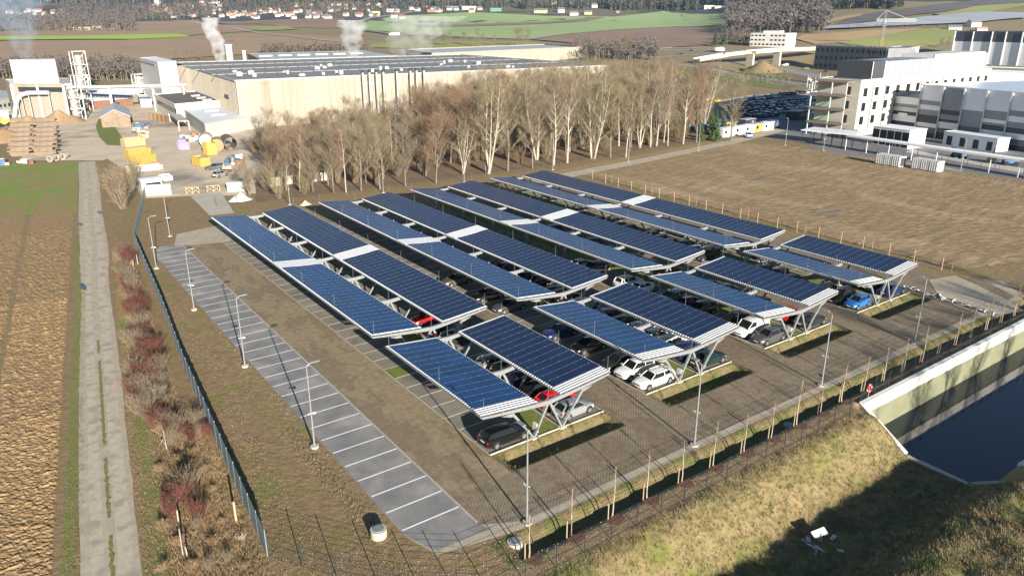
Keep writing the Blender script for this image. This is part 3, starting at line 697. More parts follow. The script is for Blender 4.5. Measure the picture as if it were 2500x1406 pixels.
for (i, sd, k, sty, colr, out) in CARS:
    x = CXR(i)+(-3.95 if sd == 'L' else 4.0)+random.uniform(-.15, .15)
    y = FR+1.25+2.5*k + (2.5 if False else 0)
    face = pi if sd == 'L' else 0
    if not out: face += pi
    if i == 0 and sd == 'R' and k < 6: face = 0
    kind = {'suv': 'off-road car', 'van': 'panel van', 'estate': 'estate car', 'hatchback': 'hatchback', 'saloon': 'saloon'}[sty]
    if k < 7: where = f'in {ORD[k]} front bay, {"left" if sd=="L" else "right"} side of {ROWS[i]} short solar carport'
    else: where = f'in {ORD[min(k-8,23)]} bay, {"left" if sd=="L" else "right"} side of {ROWS[i]} long solar carport'
    put_car(sty, colr, x, y+random.uniform(-.1, .1), face+random.uniform(-.02, .02), f'{colr} {kind} {where}', 'cars parked under the solar carports')
# ================================================================ street lamps
def lamp_proto():
    r = E('street_lamp', 'lamp', 'street lamp', (0, 0, 0))
    mb = MB(); mb.tube((0, 0, .1), (0, 0, 7.7), .085, .05, 10); mb.tube((0, 0, 7.65), (.45, 0, 7.85), .035, .035, 6); mb.build('pole', W['steel'], r, smooth=False)
    mb = MB(); mb.box((.75, 0, 7.88), (.75, .30, .08)); mb.box((.80, 0, 7.83), (.5, .22, .03)); mb.build('lamp_head', W['steel'], r)
    mb = MB(); mb.box((-.05, 0, 3.25), (.5, .06, .06)); mb.box((.26, .0, 3.2), (.26, .14, .14)); mb.build('camera_box', W['white'], r)
    mb = MB(); mb.tube((0, 0, -.1), (0, 0, .12), .36, .36, 12); mb.build('footing', W['concrete'], r)
    return r
lp = lamp_proto()
LAMPS = [(27.24, 36.15, pi/2, 'nearest lamp in front of the carports, its base beside the gravel edge'), (45.29, 36.2, pi/2, 'second lamp from the left along the front lane'), (64.2, 36.3, pi/2, 'third lamp along the front lane near the pond corner'), (82.09, 36.2, pi/2, 'rightmost lamp on the front lane beside the pond wall'),
 (18.6, 55.12, 0, 'nearest lamp on the left edge of the asphalt strip'), (18.65, 74.72, 0, 'second lamp along the left edge of the asphalt strip'), (18.49, 95.17, 0, 'third lamp along the left edge of the asphalt strip'), (18.23, 115.94, 0, 'lamp at the far left corner of the asphalt strip'), (23.89, 133.35, 0, 'lamp on bare soil left of the pale bridge'),
 (48.7, 144, -pi/2, 'lamp behind the second rear carport before the trees'), (68.8, 143, -pi/2, 'lamp behind the third rear carport before the trees'), (88.7, 142.3, -pi/2, 'lamp before the pale trunks at the tree belt edge'), (114.3, 142.1, -pi/2, 'lamp behind the farthest rear carport corner')]
for px, py, lb in ((1534, 397, 'lamp on the dry verge of the access road'), (1705, 369, 'lamp at the right end of the tree belt on the verge'), (1917, 355, 'lamp at the corner of the gravel road and tilled field'), (2010, 368, 'lamp in front of the green staircase canopy'), (2140, 372, 'lamp between the glass pavilion and long white canopy'), (2345, 420, 'lamp right of the two white plant containers')):
    p = g(px, py); LAMPS.append((p.x, p.y, -pi/2 if px < 1900 else pi, lb))
for k, (x, y, rz, lb) in enumerate(LAMPS):
    lb = 'tall grey '+lb
    if k == 0: lp.location = (x, y, 0); lp.rotation_euler = (0, 0, rz); tag(lp, lb, None, 'street lamps round the car park')
    else: copy_tree(lp, (x, y, 0), rz, lb, 'street lamps round the car park')
# ================================================================ fences
W['slat'] = M('fence_slats', (.15, .19, .21), (.18, .22, .24), 1.5, .55)
W['wire'] = M('fence_wire', (.035, .04, .045), None, rough=.5)
fpts = [(27.0, 169.5), (25.07, 161.1), (18.1, 131.1), (15.14, 96.4), (13.25, 77.8), (11.56, 55.6), (10.68, 43.6)]
root = E('slatted_fence', 'long dark grey opaque slatted fence left of the asphalt strip', 'fence', (18, 131, 0))
def along(pts, step):
    out = []
    for a, b in zip(pts, pts[1:]):
        L = hypot(b[0]-a[0], b[1]-a[1]); n = max(1, round(L/step)); out += [(lerp(a[0], b[0], i/n), lerp(a[1], b[1], i/n)) for i in range(n)]
    return out+[pts[-1]]
fp = along(fpts, 2.5)
mb = MB()
for a, b in zip(fp, fp[1:]):
    za, zb = T(*a), T(*b)
    for h in [.08+.105*k for k in range(20)]:
        mb.bar((a[0], a[1], za+h), (b[0], b[1], zb+h), .03, .098)
mb.build('slat_panels', W['slat'], root, world=True)
for k, a in enumerate(fp):
    mb = MB(); mb.box((a[0], a[1], T(*a)+1.1), (.07, .07, 2.3)); mb.build('post', W['slat'], root, world=True)
def mesh_fence(name, label, pts, h=1.9, step=2.5, vs_=.25, hs=.2, group=None):
    p0 = pts[0]; root = E('mesh_fence', label, 'fence', (p0[0], p0[1], T(*p0)), 0, group)
    fp = along(pts, step); mb = MB()
    for a, b in zip(fp, fp[1:]):
        za, zb = T(*a)+.05, T(*b)+.05
        k = 0
        while k*hs < h-.05: mb.bar((a[0], a[1], za+k*hs), (b[0], b[1], zb+k*hs), .008, .012); k += 1
        n = int(step/vs_)
        for t in range(1, n):
            x, y, z = lerp(a[0], b[0], t/n), lerp(a[1], b[1], t/n), lerp(za, zb, t/n); mb.bar((x, y, z), (x, y, z+h-.1), .006, .006)
    mb.build('wire_mesh', W['wire'], root, world=True)
    for a in fp[:100]:
        mb = MB(); mb.box((a[0], a[1], T(*a)+h/2), (.06, .06, h+.1)); mb.build('post', W['wire'], root, world=True)
    return root
mesh_fence('f', 'dark wire mesh fence in front between saplings and grass slope', [(10.75, 43.5), (13.7, 38.9), (17.5, 34.2), (21, 31.4), (26, 31.2), (63.4, 31.3)])
mesh_fence('f', 'dark wire mesh fence standing along the white pond wall', [(64.2, 32.15), (118, 32.2)])
mesh_fence('f', 'thin wire mesh fence between the rear carports and the bare trees', [(36.5, 151.5), (52, 147.5), (118, 144.2), (150, 146.8), (187, 152.3)], 1.8, 3.6, .4, .3)
mesh_fence('f', 'thin wire mesh fence along the long white canopied walkway', [(205.2, 121.5), (197.5, 84), (193.8, 62)], 2.0, 4.5, .5, .3)
# ================================================================ saplings, stakes, mulch
def twiggy(seed, h, spread, n, r=.012, base=.45):
    rnd = random.Random(seed); tr = MB(); tw = MB()
    p = Vector((0, 0, 0)); pts = [p.copy()]
    for k in range(6):
        p = p+Vector((rnd.gauss(0, .025), rnd.gauss(0, .025), h/6)); pts.append(p.copy())
    for k in range(6): tr.tube(pts[k], pts[k+1], .055*(1-k/8), .055*(1-(k+1)/8), 5, cap=False)
    for _ in range(n):
        t = rnd.uniform(base, .98); k = min(5, int(t*6)); q = pts[k].lerp(pts[k+1], t*6-k); a = rnd.uniform(0, 2*pi); l = spread*rnd.uniform(.4, 1)*(1.15-t)
        e = q+Vector((cos(a)*l, sin(a)*l, l*rnd.uniform(.8, 1.8))); tw.tube(q, e, r, r*.4, 3, cap=False)
        for _ in range(2):
            u = q.lerp(e, rnd.uniform(.3, .8)); tw.tube(u, u+Vector((rnd.gauss(0, .12), rnd.gauss(0, .12), rnd.uniform(.1, .3))), r*.6, r*.3, 3, cap=False)
    return tr, tw
SAP = []
for s_ in range(3):
    tr, tw = twiggy(s_, 3.6+.4*s_, .7, 26); r = E('young_tree', 'x', 'young tree', (0, 0, 0))
    tr.build('trunk', W['bark_pale'], r); tw.build('twigs', W['twig_red'], r); SAP.append(r)
mb = MB(); mb.tube((0, 0, -.1), (0, 0, 1.45), .05, .045, 6); stk = mb.build('wooden_stake', W['wood']); tag(stk, 'x', 'stake')
W['mulch'] = M('bark_mulch', (.15, .07, .048), (.10, .048, .034), 6, .95, .8, 12)
mul = MB(); used = set(); st_used = False
sx = [25.1+3.78*k for k in range(24)]
wherep = lambda x: ('below the nearest lamp' if x < 28 else 'in front of the first two carports' if x < 48 else 'left of the pond corner' if x < 62 else 'behind the white pond wall')
for k, x in enumerate(sx):
    y = 33.05+random.uniform(-.1, .1) if x < 62 else 33.3
    s_ = k % 3; lb = f'bare staked sapling {wherep(x)}, {ORD[k] if k<24 else "last"} from the left'
    z = T(x, y)-.02
    if s_ not in used: o = SAP[s_]; o.location = (x, y, z); used.add(s_); tag(o, lb, None, 'saplings behind the front mesh fence')
    else: copy_tree(SAP[s_], (x, y, z), random.uniform(0, 6), lb, 'saplings behind the front mesh fence', random.uniform(.85, 1.15))
    lb = f'short pale stake beside the {ORD[k] if k<24 else "last"} sapling of the front row'
    if not st_used: stk.location = (x-.35, y, z); st_used = True; tag(stk, lb, None, 'stakes beside the front saplings')
    else: c = stk.copy(); COL.objects.link(c); c.location = (x-.35, y+.05, z); tag(c, lb, None, 'stakes beside the front saplings')
    n = 14; cz = []
    for t in range(n):
        a = 2*pi*t/n; r_ = .72*(1+.25*noise.noise(Vector((t*.8, x, 0)))); X, Y = x+.15+r_*cos(a), y-.15+r_*sin(a); cz.append((X, Y, T(X, Y)+.03))
    mul.add(cz+[(x, y, T(x, y)+.09)], [(t, (t+1) % n, n) for t in range(n)])
tag(mul.build('mulch', W['mulch']), kind='stuff', label='reddish bark mulch round the front saplings')
# stakes along the tilled field
bpx = [(1446, 438), (1478, 447), (1509, 456), (1541, 464), (1575, 473), (1609, 483), (1645, 492), (1682, 501), (1723, 512), (1763, 522), (1807, 533), (1849, 544), (1897, 557), (1945, 567), (1998, 580), (2052, 594), (2106, 607), (2170, 623), (2230, 640), (2298, 660)]
for k, q in enumerate(bpx):
    p = g(*q); c = stk.copy(); COL.objects.link(c); c.location = (p.x, p.y, 0); c.scale = (1.25, 1.25, 1.35)
    tag(c, f'{ORD[k] if k < 24 else "last"} pale stake from the far end along the tilled field edge', None, 'stakes along the tilled field')
    if k % 3 == 1:
        copy_tree(SAP[k % 3], (p.x+1.0, p.y-1, 0), k, f'thin sapling beside the {ORD[k]} stake along the tilled field edge', 'saplings along the tilled field', .6)
# ================================================================ retention pond
W['wall_w'] = M('pond_wall_white', (.72, .71, .67), (.64, .63, .58), .8, .7)
W['wall_o'] = M('pond_wall_stained', (.19, .195, .125), (.155, .16, .10), .5, .8)
W['water'] = M('pond_water', (.004, .012, .028), None, rough=.03, spec=.5)
nt = W['water'].node_tree; nn = nt.nodes.new('ShaderNodeTexNoise'); nn.inputs['Scale'].default_value = 3; nb = nt.nodes.new('ShaderNodeBump'); nb.inputs['Strength'].default_value = .12; nb.inputs['Distance'].default_value = .02
tcn = nt.nodes.new('ShaderNodeTexCoord'); nt.links.new(tcn.outputs['Object'], nn.inputs['Vector']); nt.links.new(nn.outputs['Fac'], nb.inputs['Height']); nt.links.new(nb.outputs[0], nt.nodes['Principled BSDF'].inputs['Normal'])
WZ = -3.75
mb = MB(); mb.quad((62.7, 18.6, WZ), (150, 16, WZ), (150, 31.6, WZ), (62.7, 31.6, WZ)); tag(mb.build('pond_water', W['water']), kind='structure')
root = E('pond_wall', 'white topped olive stained concrete wall round the retention pond', 'wall', (63.7, 31.7, 0))
mb = MB()
x = 63.7
while x < 145:
    mb.box((x+3.22, 31.75, -.42), (6.42, .5, 1.24)); x += 6.45
mb.build('parapet', W['wall_w'], root, world=True)
mb = MB(); mb.box((104.5, 31.83, -3.7), (82, .5, 5.4)); mb.build('lower_wall', W['wall_o'], root, world=True)
mb = MB(); mb.bar((63.9, 31.9, -.02), (62.85, 26.6, -2.45), .42, .34); mb.build('wing_wall_top', W['wall_w'], root, world=True)
mb = MB(); mb.add([(63.65, 31.7, -.1), (62.65, 26.6, -2.6), (62.65, 26.6, -6), (63.65, 31.7, -6), (63.95, 31.7, -.1), (62.95, 26.6, -2.6), (62.95, 26.6, -6), (63.95, 31.7, -6)], [(0, 1, 2, 3), (7, 6, 5, 4), (0, 4, 5, 1)]); mb.build('wing_wall', W['wall_o'], root, world=True)
mb = MB()
for a, b in (((62.8, 26.8, -3.95), (62.75, 21.0, -3.95)), ((62.75, 21.1, -3.95), (66.5, 18.9, -3.95)), ((66.3, 19.0, -3.95), (69, 18.8, -3.95))): mb.bar(a, b, .45, 2.9)
mb.build('low_wall', W['concrete'], root, world=True)
mb = MB(); mb.bar((66.9, 18.9, -3.4), (140, 13, -3.4), .8, 4.6); mb.build('end_block', W['wall_w'], root, world=True)
mb = MB()
for s_ in (-.2, .2): mb.box((66.6+s_, 31.42, -1.9), (.04, .04, 3.8))
for k in range(13): mb.box((66.6, 31.42, -.2-.3*k), (.4, .03, .04))
tag(mb.build('ladder', W['steel']), 'steel rung ladder going down the pond wall near its corner', 'ladder')
r = E('lifebuoy_post', 'red and white lifebuoy on a post at the pond corner', 'lifebuoy', (65.2, 32.0, 0))
mb = MB(); mb.tube((0, 0, 0), (0, 0, 1.6), .04, .04, 6); mb.build('post', W['steel'], r)
mb = MB(); N_ = 16
for t in range(N_):
    a, b = 2*pi*t/N_, 2*pi*(t+1)/N_; mb.tube((.38*cos(a), 0, 1.2+.38*sin(a)), (.38*cos(b), 0, 1.2+.38*sin(b)), .08, .08, 6, 0 if t % 4 else 1)
mb.build('ring', [PAINT['red'], W['white']], r)
# manholes
for (px, py, r_, h, lb) in ((925, 1308, .58, .62, 'round concrete manhole standing out of the soil beside the asphalt strip'), (1257, 1322, .55, .16, 'flat round concrete manhole lid below the nearest lamp'), (1928, 1022, .5, .16, 'flat round concrete manhole lid among saplings near the pond')):
    p = g(px, py); rt = E('manhole', lb, 'manhole', (p.x, p.y, T(p.x, p.y)))
    mb = MB(); mb.tube((0, 0, -.5), (0, 0, h), r_, r_, 24); mb.build('shaft_ring', W['concrete'], rt)
    mb = MB(); mb.tube((0, 0, h), (0, 0, h+.05), r_*.72, r_*.7, 20); mb.build('lid', W['steel'], rt)
for px, py in ((1535, 1020), (1718, 951)):
    p = g(px*1.0, py*1.0)
# debris in the hollow
def tp(px, py): p = gt(px, py); return p
p = tp(1998, 1318); rt = E('broken_table', 'pale board on a post with loose slats lying in the shaded hollow', 'debris', (p.x, p.y-.3, p.z-.35))
mb = MB(); mb.add([(a, b, c) for a, b, c in ((-.75, .2, .95), (.7, 0, .85), (.75, .45, 1.15), (-.72, .6, 1.25), (-.75, .2, .90), (.7, 0, .80), (.75, .45, 1.10), (-.72, .6, 1.2))], [(0, 1, 2, 3), (7, 6, 5, 4), (0, 4, 5, 1), (1, 5, 6, 2), (2, 6, 7, 3), (3, 7, 4, 0)]); mb.build('board', W['white'], rt)
mb = MB(); mb.bar((0, .1, -.3), (0, .25, 1.0), .28, .2); mb.build('post', W['concrete'], rt)
for k, (px, py, a, l) in enumerate(((1977, 1335, 1.3, .9), (1996, 1342, 1.7, .8), (2012, 1348, 1.5, .8), (1990, 1355, .4, .7), (1975, 1323, .8, .5), (2030, 1318, .2, .6), (2060, 1345, 2.5, .5))):
    q = tp(px, py); mb = MB(); mb.bar((0, 0, .03), (l*cos(a), l*sin(a), .12), .14 if k < 4 else .32, .05); o = mb.build('loose_board', W['white']); o.location = q
    tag(o, f'{"narrow" if k<4 else "wide"} pale loose board, {ORD[k]} of those below the upright board in the hollow', 'board', 'loose boards in the hollow')
# ================================================================ shrubs and tufts
def shrub(seed, h, n, lean=.5, r=.02, segs=3, sub=3):
    rnd = random.Random(seed); a = MB(); b = MB()
    for i in range(n):
        an = rnd.uniform(0, 2*pi); ln = rnd.uniform(0, lean); p = Vector((rnd.gauss(0, .15), rnd.gauss(0, .15), 0)); d = Vector((cos(an)*ln, sin(an)*ln, 1)).normalized(); L = h*rnd.uniform(.6, 1.05)/segs
        for k in range(segs):
            q = p+d*L; (a if k == 0 else b).tube(p, q, r*(1-k/(segs+1)), r*(1-(k+1)/(segs+1)), 3, cap=False)
            for _ in range(sub):
                u = p.lerp(q, rnd.random()); e = u+Vector((d.x+rnd.gauss(0, .5), d.y+rnd.gauss(0, .5), d.z*.8))*L*.55; b.tube(u, e, r*.45, r*.2, 3, cap=False)
            p = q; d = (d+Vector((rnd.gauss(0, .18), rnd.gauss(0, .18), .05))).normalized()
    return a, b
W['twig_wine'] = M('twig_wine', (.12, .048, .038), (.165, .07, .052), .8, .9)
W['dry_leaf'] = M('dry_leaf', (.34, .245, .145), (.21, .14, .075), 1.2, .95)
SHR = {}
for nm, tw, sd, h, n in (('wine', 'twig_wine', 11, 2.0, 90), ('brown', 'twig', 12, 2.3, 55), ('pale', 'bark_pale', 13, 2.0, 26), ('straw', 'dry_leaf', 14, 1.1, 110)):
    a, b = shrub(sd, h, n, .75 if nm != 'straw' else 1.2, .02 if nm != 'pale' else .028)
    r = E('shrub', nm, 'shrub', (0, 0, 0)); a.build('stems', W['bark'] if nm != 'wine' else W['twig_wine'], r); b.build('twigs', W[tw], r); SHR[nm] = [r, False]
DESC = {'wine': 'wine-red twiggy bare shrub', 'brown': 'brown bare shrub', 'pale': 'pale grey bare shrub', 'straw': 'straw-coloured dry bush'}
def put_shrub(nm, x, y, s_=1, where='beside the slatted fence', z=None):
    o, u = SHR[nm]; z = T(x, y)-.03 if z is None else z; lb = DESC[nm]+' '+where
    if not u: o.location = (x, y, z); o.scale = (s_,)*3; SHR[nm][1] = True; KIDS.pop(o.name, None); tag(o, lb, None, 'bare shrubs '+where); return o
    c = copy_tree(o, (x, y, z), random.uniform(0, 6.2), lb, 'bare shrubs '+where, s_); return c
for px, py, nm, s_ in [(306, 632, 'wine', 1.0), (318, 645, 'wine', .9), (300, 668, 'brown', .9), (312, 690, 'brown', 1), (325, 705, 'brown', .9), (312, 725, 'wine', .8), (330, 742, 'wine', 1.0), (345, 752, 'wine', .9), (322, 768, 'wine', .9), (340, 782, 'pale', .8), (352, 800, 'pale', .7), (335, 815, 'brown', 1), (330, 850, 'brown', 1.0), (350, 862, 'wine', .9), (375, 870, 'wine', 1.1), (350, 895, 'wine', 1.0), (378, 905, 'wine', 1.0), (340, 930, 'wine', 1.0), (372, 940, 'pale', 1.0), (392, 950, 'brown', .8), (350, 970, 'brown', 1), (378, 985, 'pale', .9), (400, 1000, 'brown', .7), (360, 1020, 'brown', .9), (385, 1040, 'pale', .9), (400, 1060, 'straw', 1), (440, 1050, 'brown', .8), (480, 1040, 'brown', .7), (450, 1230, 'wine', 1.0), (425, 1240, 'wine', .7)]:
    p = g(px, py); put_shrub(nm if nm != 'pale' or random.random() < .4 else 'wine', p.x, p.y, s_*1.15, 'in the hedge strip by the gravel track'); put_shrub(random.choice(['brown', 'brown', nm]), p.x+random.uniform(-.8, .8), p.y+random.uniform(-1.5, 1.5), s_*random.uniform(.8, 1.15), 'in the hedge strip by the gravel track'); [put_shrub(random.choice(['brown', 'wine', 'straw']), p.x+random.uniform(-.7, .7), p.y+random.uniform(-2.6, 2.6), s_*random.uniform(.7, 1.0), 'in the hedge strip by the gravel track') for _ in range(2)]; put_shrub(random.choice(['wine', 'brown', 'wine']), p.x+random.uniform(-.6, .6), p.y+random.uniform(-2.4, 2.4), s_*random.uniform(.6, .95), 'in the hedge strip by the gravel track')
for px, py, nm, s_ in [(430, 1130, 'straw', 1), (390, 1150, 'straw', .9), (470, 1110, 'straw', .9), (500, 1150, 'straw', .8), (400, 1290, 'straw', 1.0), (440, 1330, 'straw', 1), (480, 1290, 'brown', .7), (500, 1250, 'brown', .6), (520, 1330, 'straw', .9), (560, 1370, 'brown', .6), (470, 1390, 'straw', .9), (400, 1390, 'straw', .8), (590, 1320, 'pale', .5), (540, 1280, 'straw', .7), (520, 1200, 'straw', .7), (450, 1170, 'brown', .7), (600, 1385, 'straw', .6), (480, 1220, 'brown', .6), (510, 1390, 'brown', .7)]:
    p = g(px, py); put_shrub(nm, p.x, p.y, s_*.75, 'in the rough strip at the lower left')
# pale cut birch poles and posts
for k, (px0, py0, px1, py1) in enumerate([(398, 1050, 408, 1100), (432, 1245, 436, 1275), (437, 1290, 448, 1360), (395, 1075, 392, 1085), (452, 1335, 458, 1358), (325, 640, 328, 660), (334, 615, 337, 645)]):
    a, b = g(px1, py1), g(px0, py0, 1.2 if k < 5 else 1.6); mb = MB(); mb.tube((0, 0, 0), b-a if k < 5 else (0, 0, 1.5), .06, .05, 7); o = mb.build('birch_pole', W['bark_pale']); o.location = a
    tag(o, f'pale {"leaning" if k<5 else "upright"} birch pole in the hedge strip, {ORD[k]} counted from the middle of the strip', 'pole', 'birch poles in the hedge strip')
p = g(577, 1275); mb = MB(); mb.box((0, 0, .85), (.14, .12, 1.9)); o = mb.build('marker_post', W['wood']); o.location = (p.x, p.y, 0); tag(o, 'single weathered wooden post left of the slatted fence near the bottom', 'post')
# grass tufts and clods
def tufts(name, region, n, mats, h0, h1, seed, cond=None, blades=6, w=.02):
    rnd = random.Random(seed); mb = MB()
    x0, y0, x1, y1 = region
    for _ in range(n):
        x, y = rnd.uniform(x0, x1), rnd.uniform(y0, y1)
        if cond and not cond(x, y): continue
        z = T(x, y); mi = 0 if noise.noise(Vector((x*.35, y*.35, 7)))+rnd.gauss(0, .12) < .24 else 1
        for _ in range(blades):
            a = rnd.uniform(0, 6.28); h = rnd.uniform(h0, h1); l = rnd.uniform(.2, 1.1)*h; X, Y = x+rnd.gauss(0, .10), y+rnd.gauss(0, .10)
            mb.add([(X-sin(a)*w, Y+cos(a)*w, z-.02), (X+sin(a)*w, Y-cos(a)*w, z-.02), (X+cos(a)*l, Y+sin(a)*l, z+h)], [(0, 1, 2)], mi)
    return tag(mb.build(name, mats), kind='stuff')
W['blade_dry'] = M('blade_dry', (.24, .185, .10), (.18, .14, .07), 1, .9)
W['blade_green'] = M('blade_green', (.10, .135, .03), (.15, .16, .05), 1, .9)
tufts('slope_grass', (22, 9, 63, 30.9), 22000, [W['blade_dry'], W['blade_green']], .08, .26, 1, lambda x, y: x > 24+(31-y)*.4 or y < 20)
tufts('ditch_grass', (24, 33.6, 112, 35.5), 2600, [W['blade_dry'], W['blade_green']], .04, .12, 2)
tufts('rough_grass', (4, 36, 18.5, 60), 3800, [W['blade_dry'], W['blade_green']], .05, .16, 3, lambda x, y: x > 4.5+(y-44)*.128)
tufts('track_verge', (3.5, 44, 14, 110), 16000, [W['blade_dry'], W['blade_green']], .06, .18, 4, lambda x, y: abs(x-(4.3+(y-44)*.132)) < 1.2)
tufts('field_edge_grass', (-3, 46, 8, 120), 9000, [W['blade_green'], W['blade_dry']], .06, .16, 8, lambda x, y: abs(x-(-.9+(y-46)*.132)) < .6)
tufts('swale_grass', (30, 42.4, 105, 45.1), 4000, [W['verge'], W['blade_dry']], .05, .14, 5, lambda x, y: 0.3 < (x-30.3) % 18.45 < 12.6)
tufts('hedge_thatch', (8, 64, 17, 128), 9000, [W['dry_leaf'], W['blade_dry']], .08, .30, 16, lambda x, y: abs(x-(8.8+(y-60)*.098)) < 1.3)
tufts('rough_thatch', (3.6, 41, 11.5, 66), 11000, [W['dry_leaf'], W['blade_dry']], .10, .34, 6, lambda x, y: 4.9+(y-44)*.118 < x < 10.2+(y-44)*.085)
# small stones scattered on the soil
rnd = random.Random(3); mb = MB()
for _ in range(2600):
    q = rnd.random()
    if q < .6: x, y = rnd.uniform(11, 20), rnd.uniform(38, 118); x = 10.9+(y-43)*.085+rnd.random()*(19.2-10.9-(y-43)*.085)
    elif q < .8: x, y = rnd.uniform(19, 62), rnd.uniform(31, 33.2)
    else: x, y = rnd.uniform(16, 27), rnd.uniform(31.5, 37.5)
    if 19.3 < x < 24 and y > 37.5: continue
    r_ = rnd.uniform(.015, .05); z = T(x, y)+r_*.3; a = rnd.uniform(0, 3)
    mb.add([(x+r_*cos(a), y+r_*sin(a), z), (x-r_*sin(a), y+r_*cos(a), z), (x-r_*cos(a), y-r_*sin(a), z), (x+r_*sin(a), y-r_*cos(a), z), (x, y, z+r_*.8)], [(0, 1, 4), (1, 2, 4), (2, 3, 4), (3, 0, 4)])
tag(mb.build('stones', W['concrete']), kind='stuff')
# ================================================================ bare trees
def grow_tree(seed, H, trunk_r=.22, fork=.3, spread=.5, limbs=14, twigs=1500, stems=1, tr_=.022, droop=0):
    rnd = random.Random(seed); tr = MB(); cr = MB(); tips = []
    def limb(p, d, L, r, lvl, segs=4):
        for k in range(segs):
            q = p+d*(L/segs)
            (tr if lvl < 2 else cr).tube(p, q, r*(1-.8*k/segs), r*(1-.8*(k+1)/segs), 5 if lvl < 1 else (4 if lvl < 2 else 3), cap=False)
            if lvl < 3:
                nb = (2 if lvl == 2 else 2)
                for _ in range(nb):
                    if k == 0 and lvl < 2: continue
                    u = p.lerp(q, rnd.random()); a = rnd.uniform(0, 6.28)
                    side = Vector((cos(a), sin(a), rnd.uniform(-.1, .5))).normalized(); dd = (d*.75+side*(.65 if lvl else .55)).normalized()
                    limb(u, dd, L*rnd.uniform(.38, .6), max(.012, r*.45), lvl+1, 3)
            p = q; d = (d+Vector((rnd.gauss(0, .12), rnd.gauss(0, .12), .10-droop*lvl))).normalized()
            tips.append((p.copy(), d.copy()))
    for s_ in range(stems):
        a = rnd.uniform(0, 6.28) if stems > 1 else 0; ln = .22 if stems > 1 else .03
        p = Vector((cos(a)*.3*(stems > 1), sin(a)*.3*(stems > 1), -.3)); d = Vector((cos(a)*ln, sin(a)*ln, 1)).normalized(); n = 10; Hs = H*rnd.uniform(.85, 1)
        for k in range(n):
            r0 = trunk_r*(1-.88*k/n); r1 = trunk_r*(1-.88*(k+1)/n)
            q = p+d*(Hs/n); tr.tube(p, q, r0, r1, 7, cap=False)
            t = (k+1)/n
            if t > fork:
                for _ in range(max(1, int(limbs/stems/(n*(1-fork))+rnd.random()))):
                    an = rnd.uniform(0, 6.28); u = p.lerp(q, rnd.random()); L = Hs*spread*.8*max(.12, 1-abs(t-.58)/.55)**.55*rnd.uniform(.55, 1.1)+.5
                    limb(u, Vector((cos(an)*.75, sin(an)*.75, rnd.uniform(.5, 1.2))).normalized(), L, max(.03, r0*.5), 1, 4)
            p = q; d = (d+Vector((rnd.gauss(0, .05), rnd.gauss(0, .05), .06))).normalized()
    for _ in range(twigs):
        p, d = rnd.choice(tips); p = p+Vector((rnd.gauss(0, .15), rnd.gauss(0, .15), rnd.gauss(0, .15)))
        dd = (d*.6+Vector((rnd.gauss(0, .6), rnd.gauss(0, .6), rnd.gauss(.25, .5)-droop*3))).normalized(); L = rnd.uniform(.35, 1.1)
        e = p+dd*L; w_ = tr_*rnd.uniform(.6, 1.1); s1 = dd.cross(Vector((rnd.gauss(0, 1), rnd.gauss(0, 1), rnd.gauss(0, 1)))).normalized()*w_; s2 = dd.cross(s1).normalized()*w_
        cr.add([p+s1, p-s1*.5+s2, p-s1*.5-s2, e], [(0, 1, 3), (1, 2, 3), (2, 0, 3)])
    return tr, cr
PROTO = {}
def tproto(key, bark, twig, **kw):
    tr, cr = grow_tree(**kw); r = E('bare_tree', key, 'tree', (0, 0, 0)); tr.build('trunk', W[bark], r); cr.build('crown', W[twig], r); PROTO[key] = [r, kw['H'], False]
tproto('white-barked upright birch', 'bark_pale', 'twig', seed=1, H=20, trunk_r=.25, fork=.3, spread=.32, limbs=26, twigs=1900, tr_=.017)
tproto('slender pale birch', 'bark_pale', 'twig_red', seed=2, H=18, trunk_r=.19, fork=.35, spread=.22, limbs=20, twigs=1500, tr_=.017)
tproto('grey spreading alder', 'bark', 'twig', seed=3, H=18, trunk_r=.24, fork=.25, spread=.46, limbs=24, twigs=2500, tr_=.017)
tproto('olive-twigged ash', 'bark', 'twig_olive', seed=4, H=20, trunk_r=.28, fork=.28, spread=.44, limbs=24, twigs=2600, tr_=.017)
tproto('orange-twigged willow', 'bark', 'twig_red', seed=5, H=17, trunk_r=.24, fork=.2, spread=.48, limbs=24, twigs=2900, tr_=.016)
tproto('multi-stemmed pale willow', 'bark_pale', 'twig_olive', seed=6, H=19, trunk_r=.22, fork=.22, spread=.30, limbs=40, twigs=3000, tr_=.017, stems=5)
tproto('low branching walnut', 'bark', 'twig', seed=8, H=12, trunk_r=.20, fork=.1, spread=.5, limbs=26, twigs=3200, stems=3)
SPRO = []
for k, (h, n, t) in enumerate(((4.5, 60, 'twig'), (3.4, 70, 'twig_red'), (5.5, 40, 'twig_olive'))):
    a, b = shrub(40+k, h, n, .6, .03, 4, 4); r = E('thicket_bush', 'x', 'bush', (0, 0, 0)); a.build('stems', W['bark'], r); b.build('twigs', W[t], r); SPRO.append([r, False])
def place_tree(key, x, y, H, label, group, z=None, wide=1.0):
    r, h0, used = PROTO[key]; s_ = H/h0; z = T(x, y) if z is None else z; sc_ = (s_*wide, s_*wide, s_)
    if not used:
        PROTO[key][2] = True; r.location = (x, y, z); r.scale = sc_; KIDS.pop(r.name, None); return tag(r, label, None, group)
    return copy_tree(r, (x, y, z), random.uniform(0, 6.28), label, group, sc_)
def height_at(p, py, px=None):
    d = ray(px if px else 1250, py); b = Vector((p.x, p.y)); t = b.length/hypot(d.x, d.y); return CH+d.z*t-p.z
def pix(p):
    v = Vector(p)-Vector((0, 0, CH)); z = v.dot(FW); return 1250+FOC*v.dot(RT)/z, 703-FOC*v.dot(UP)/z
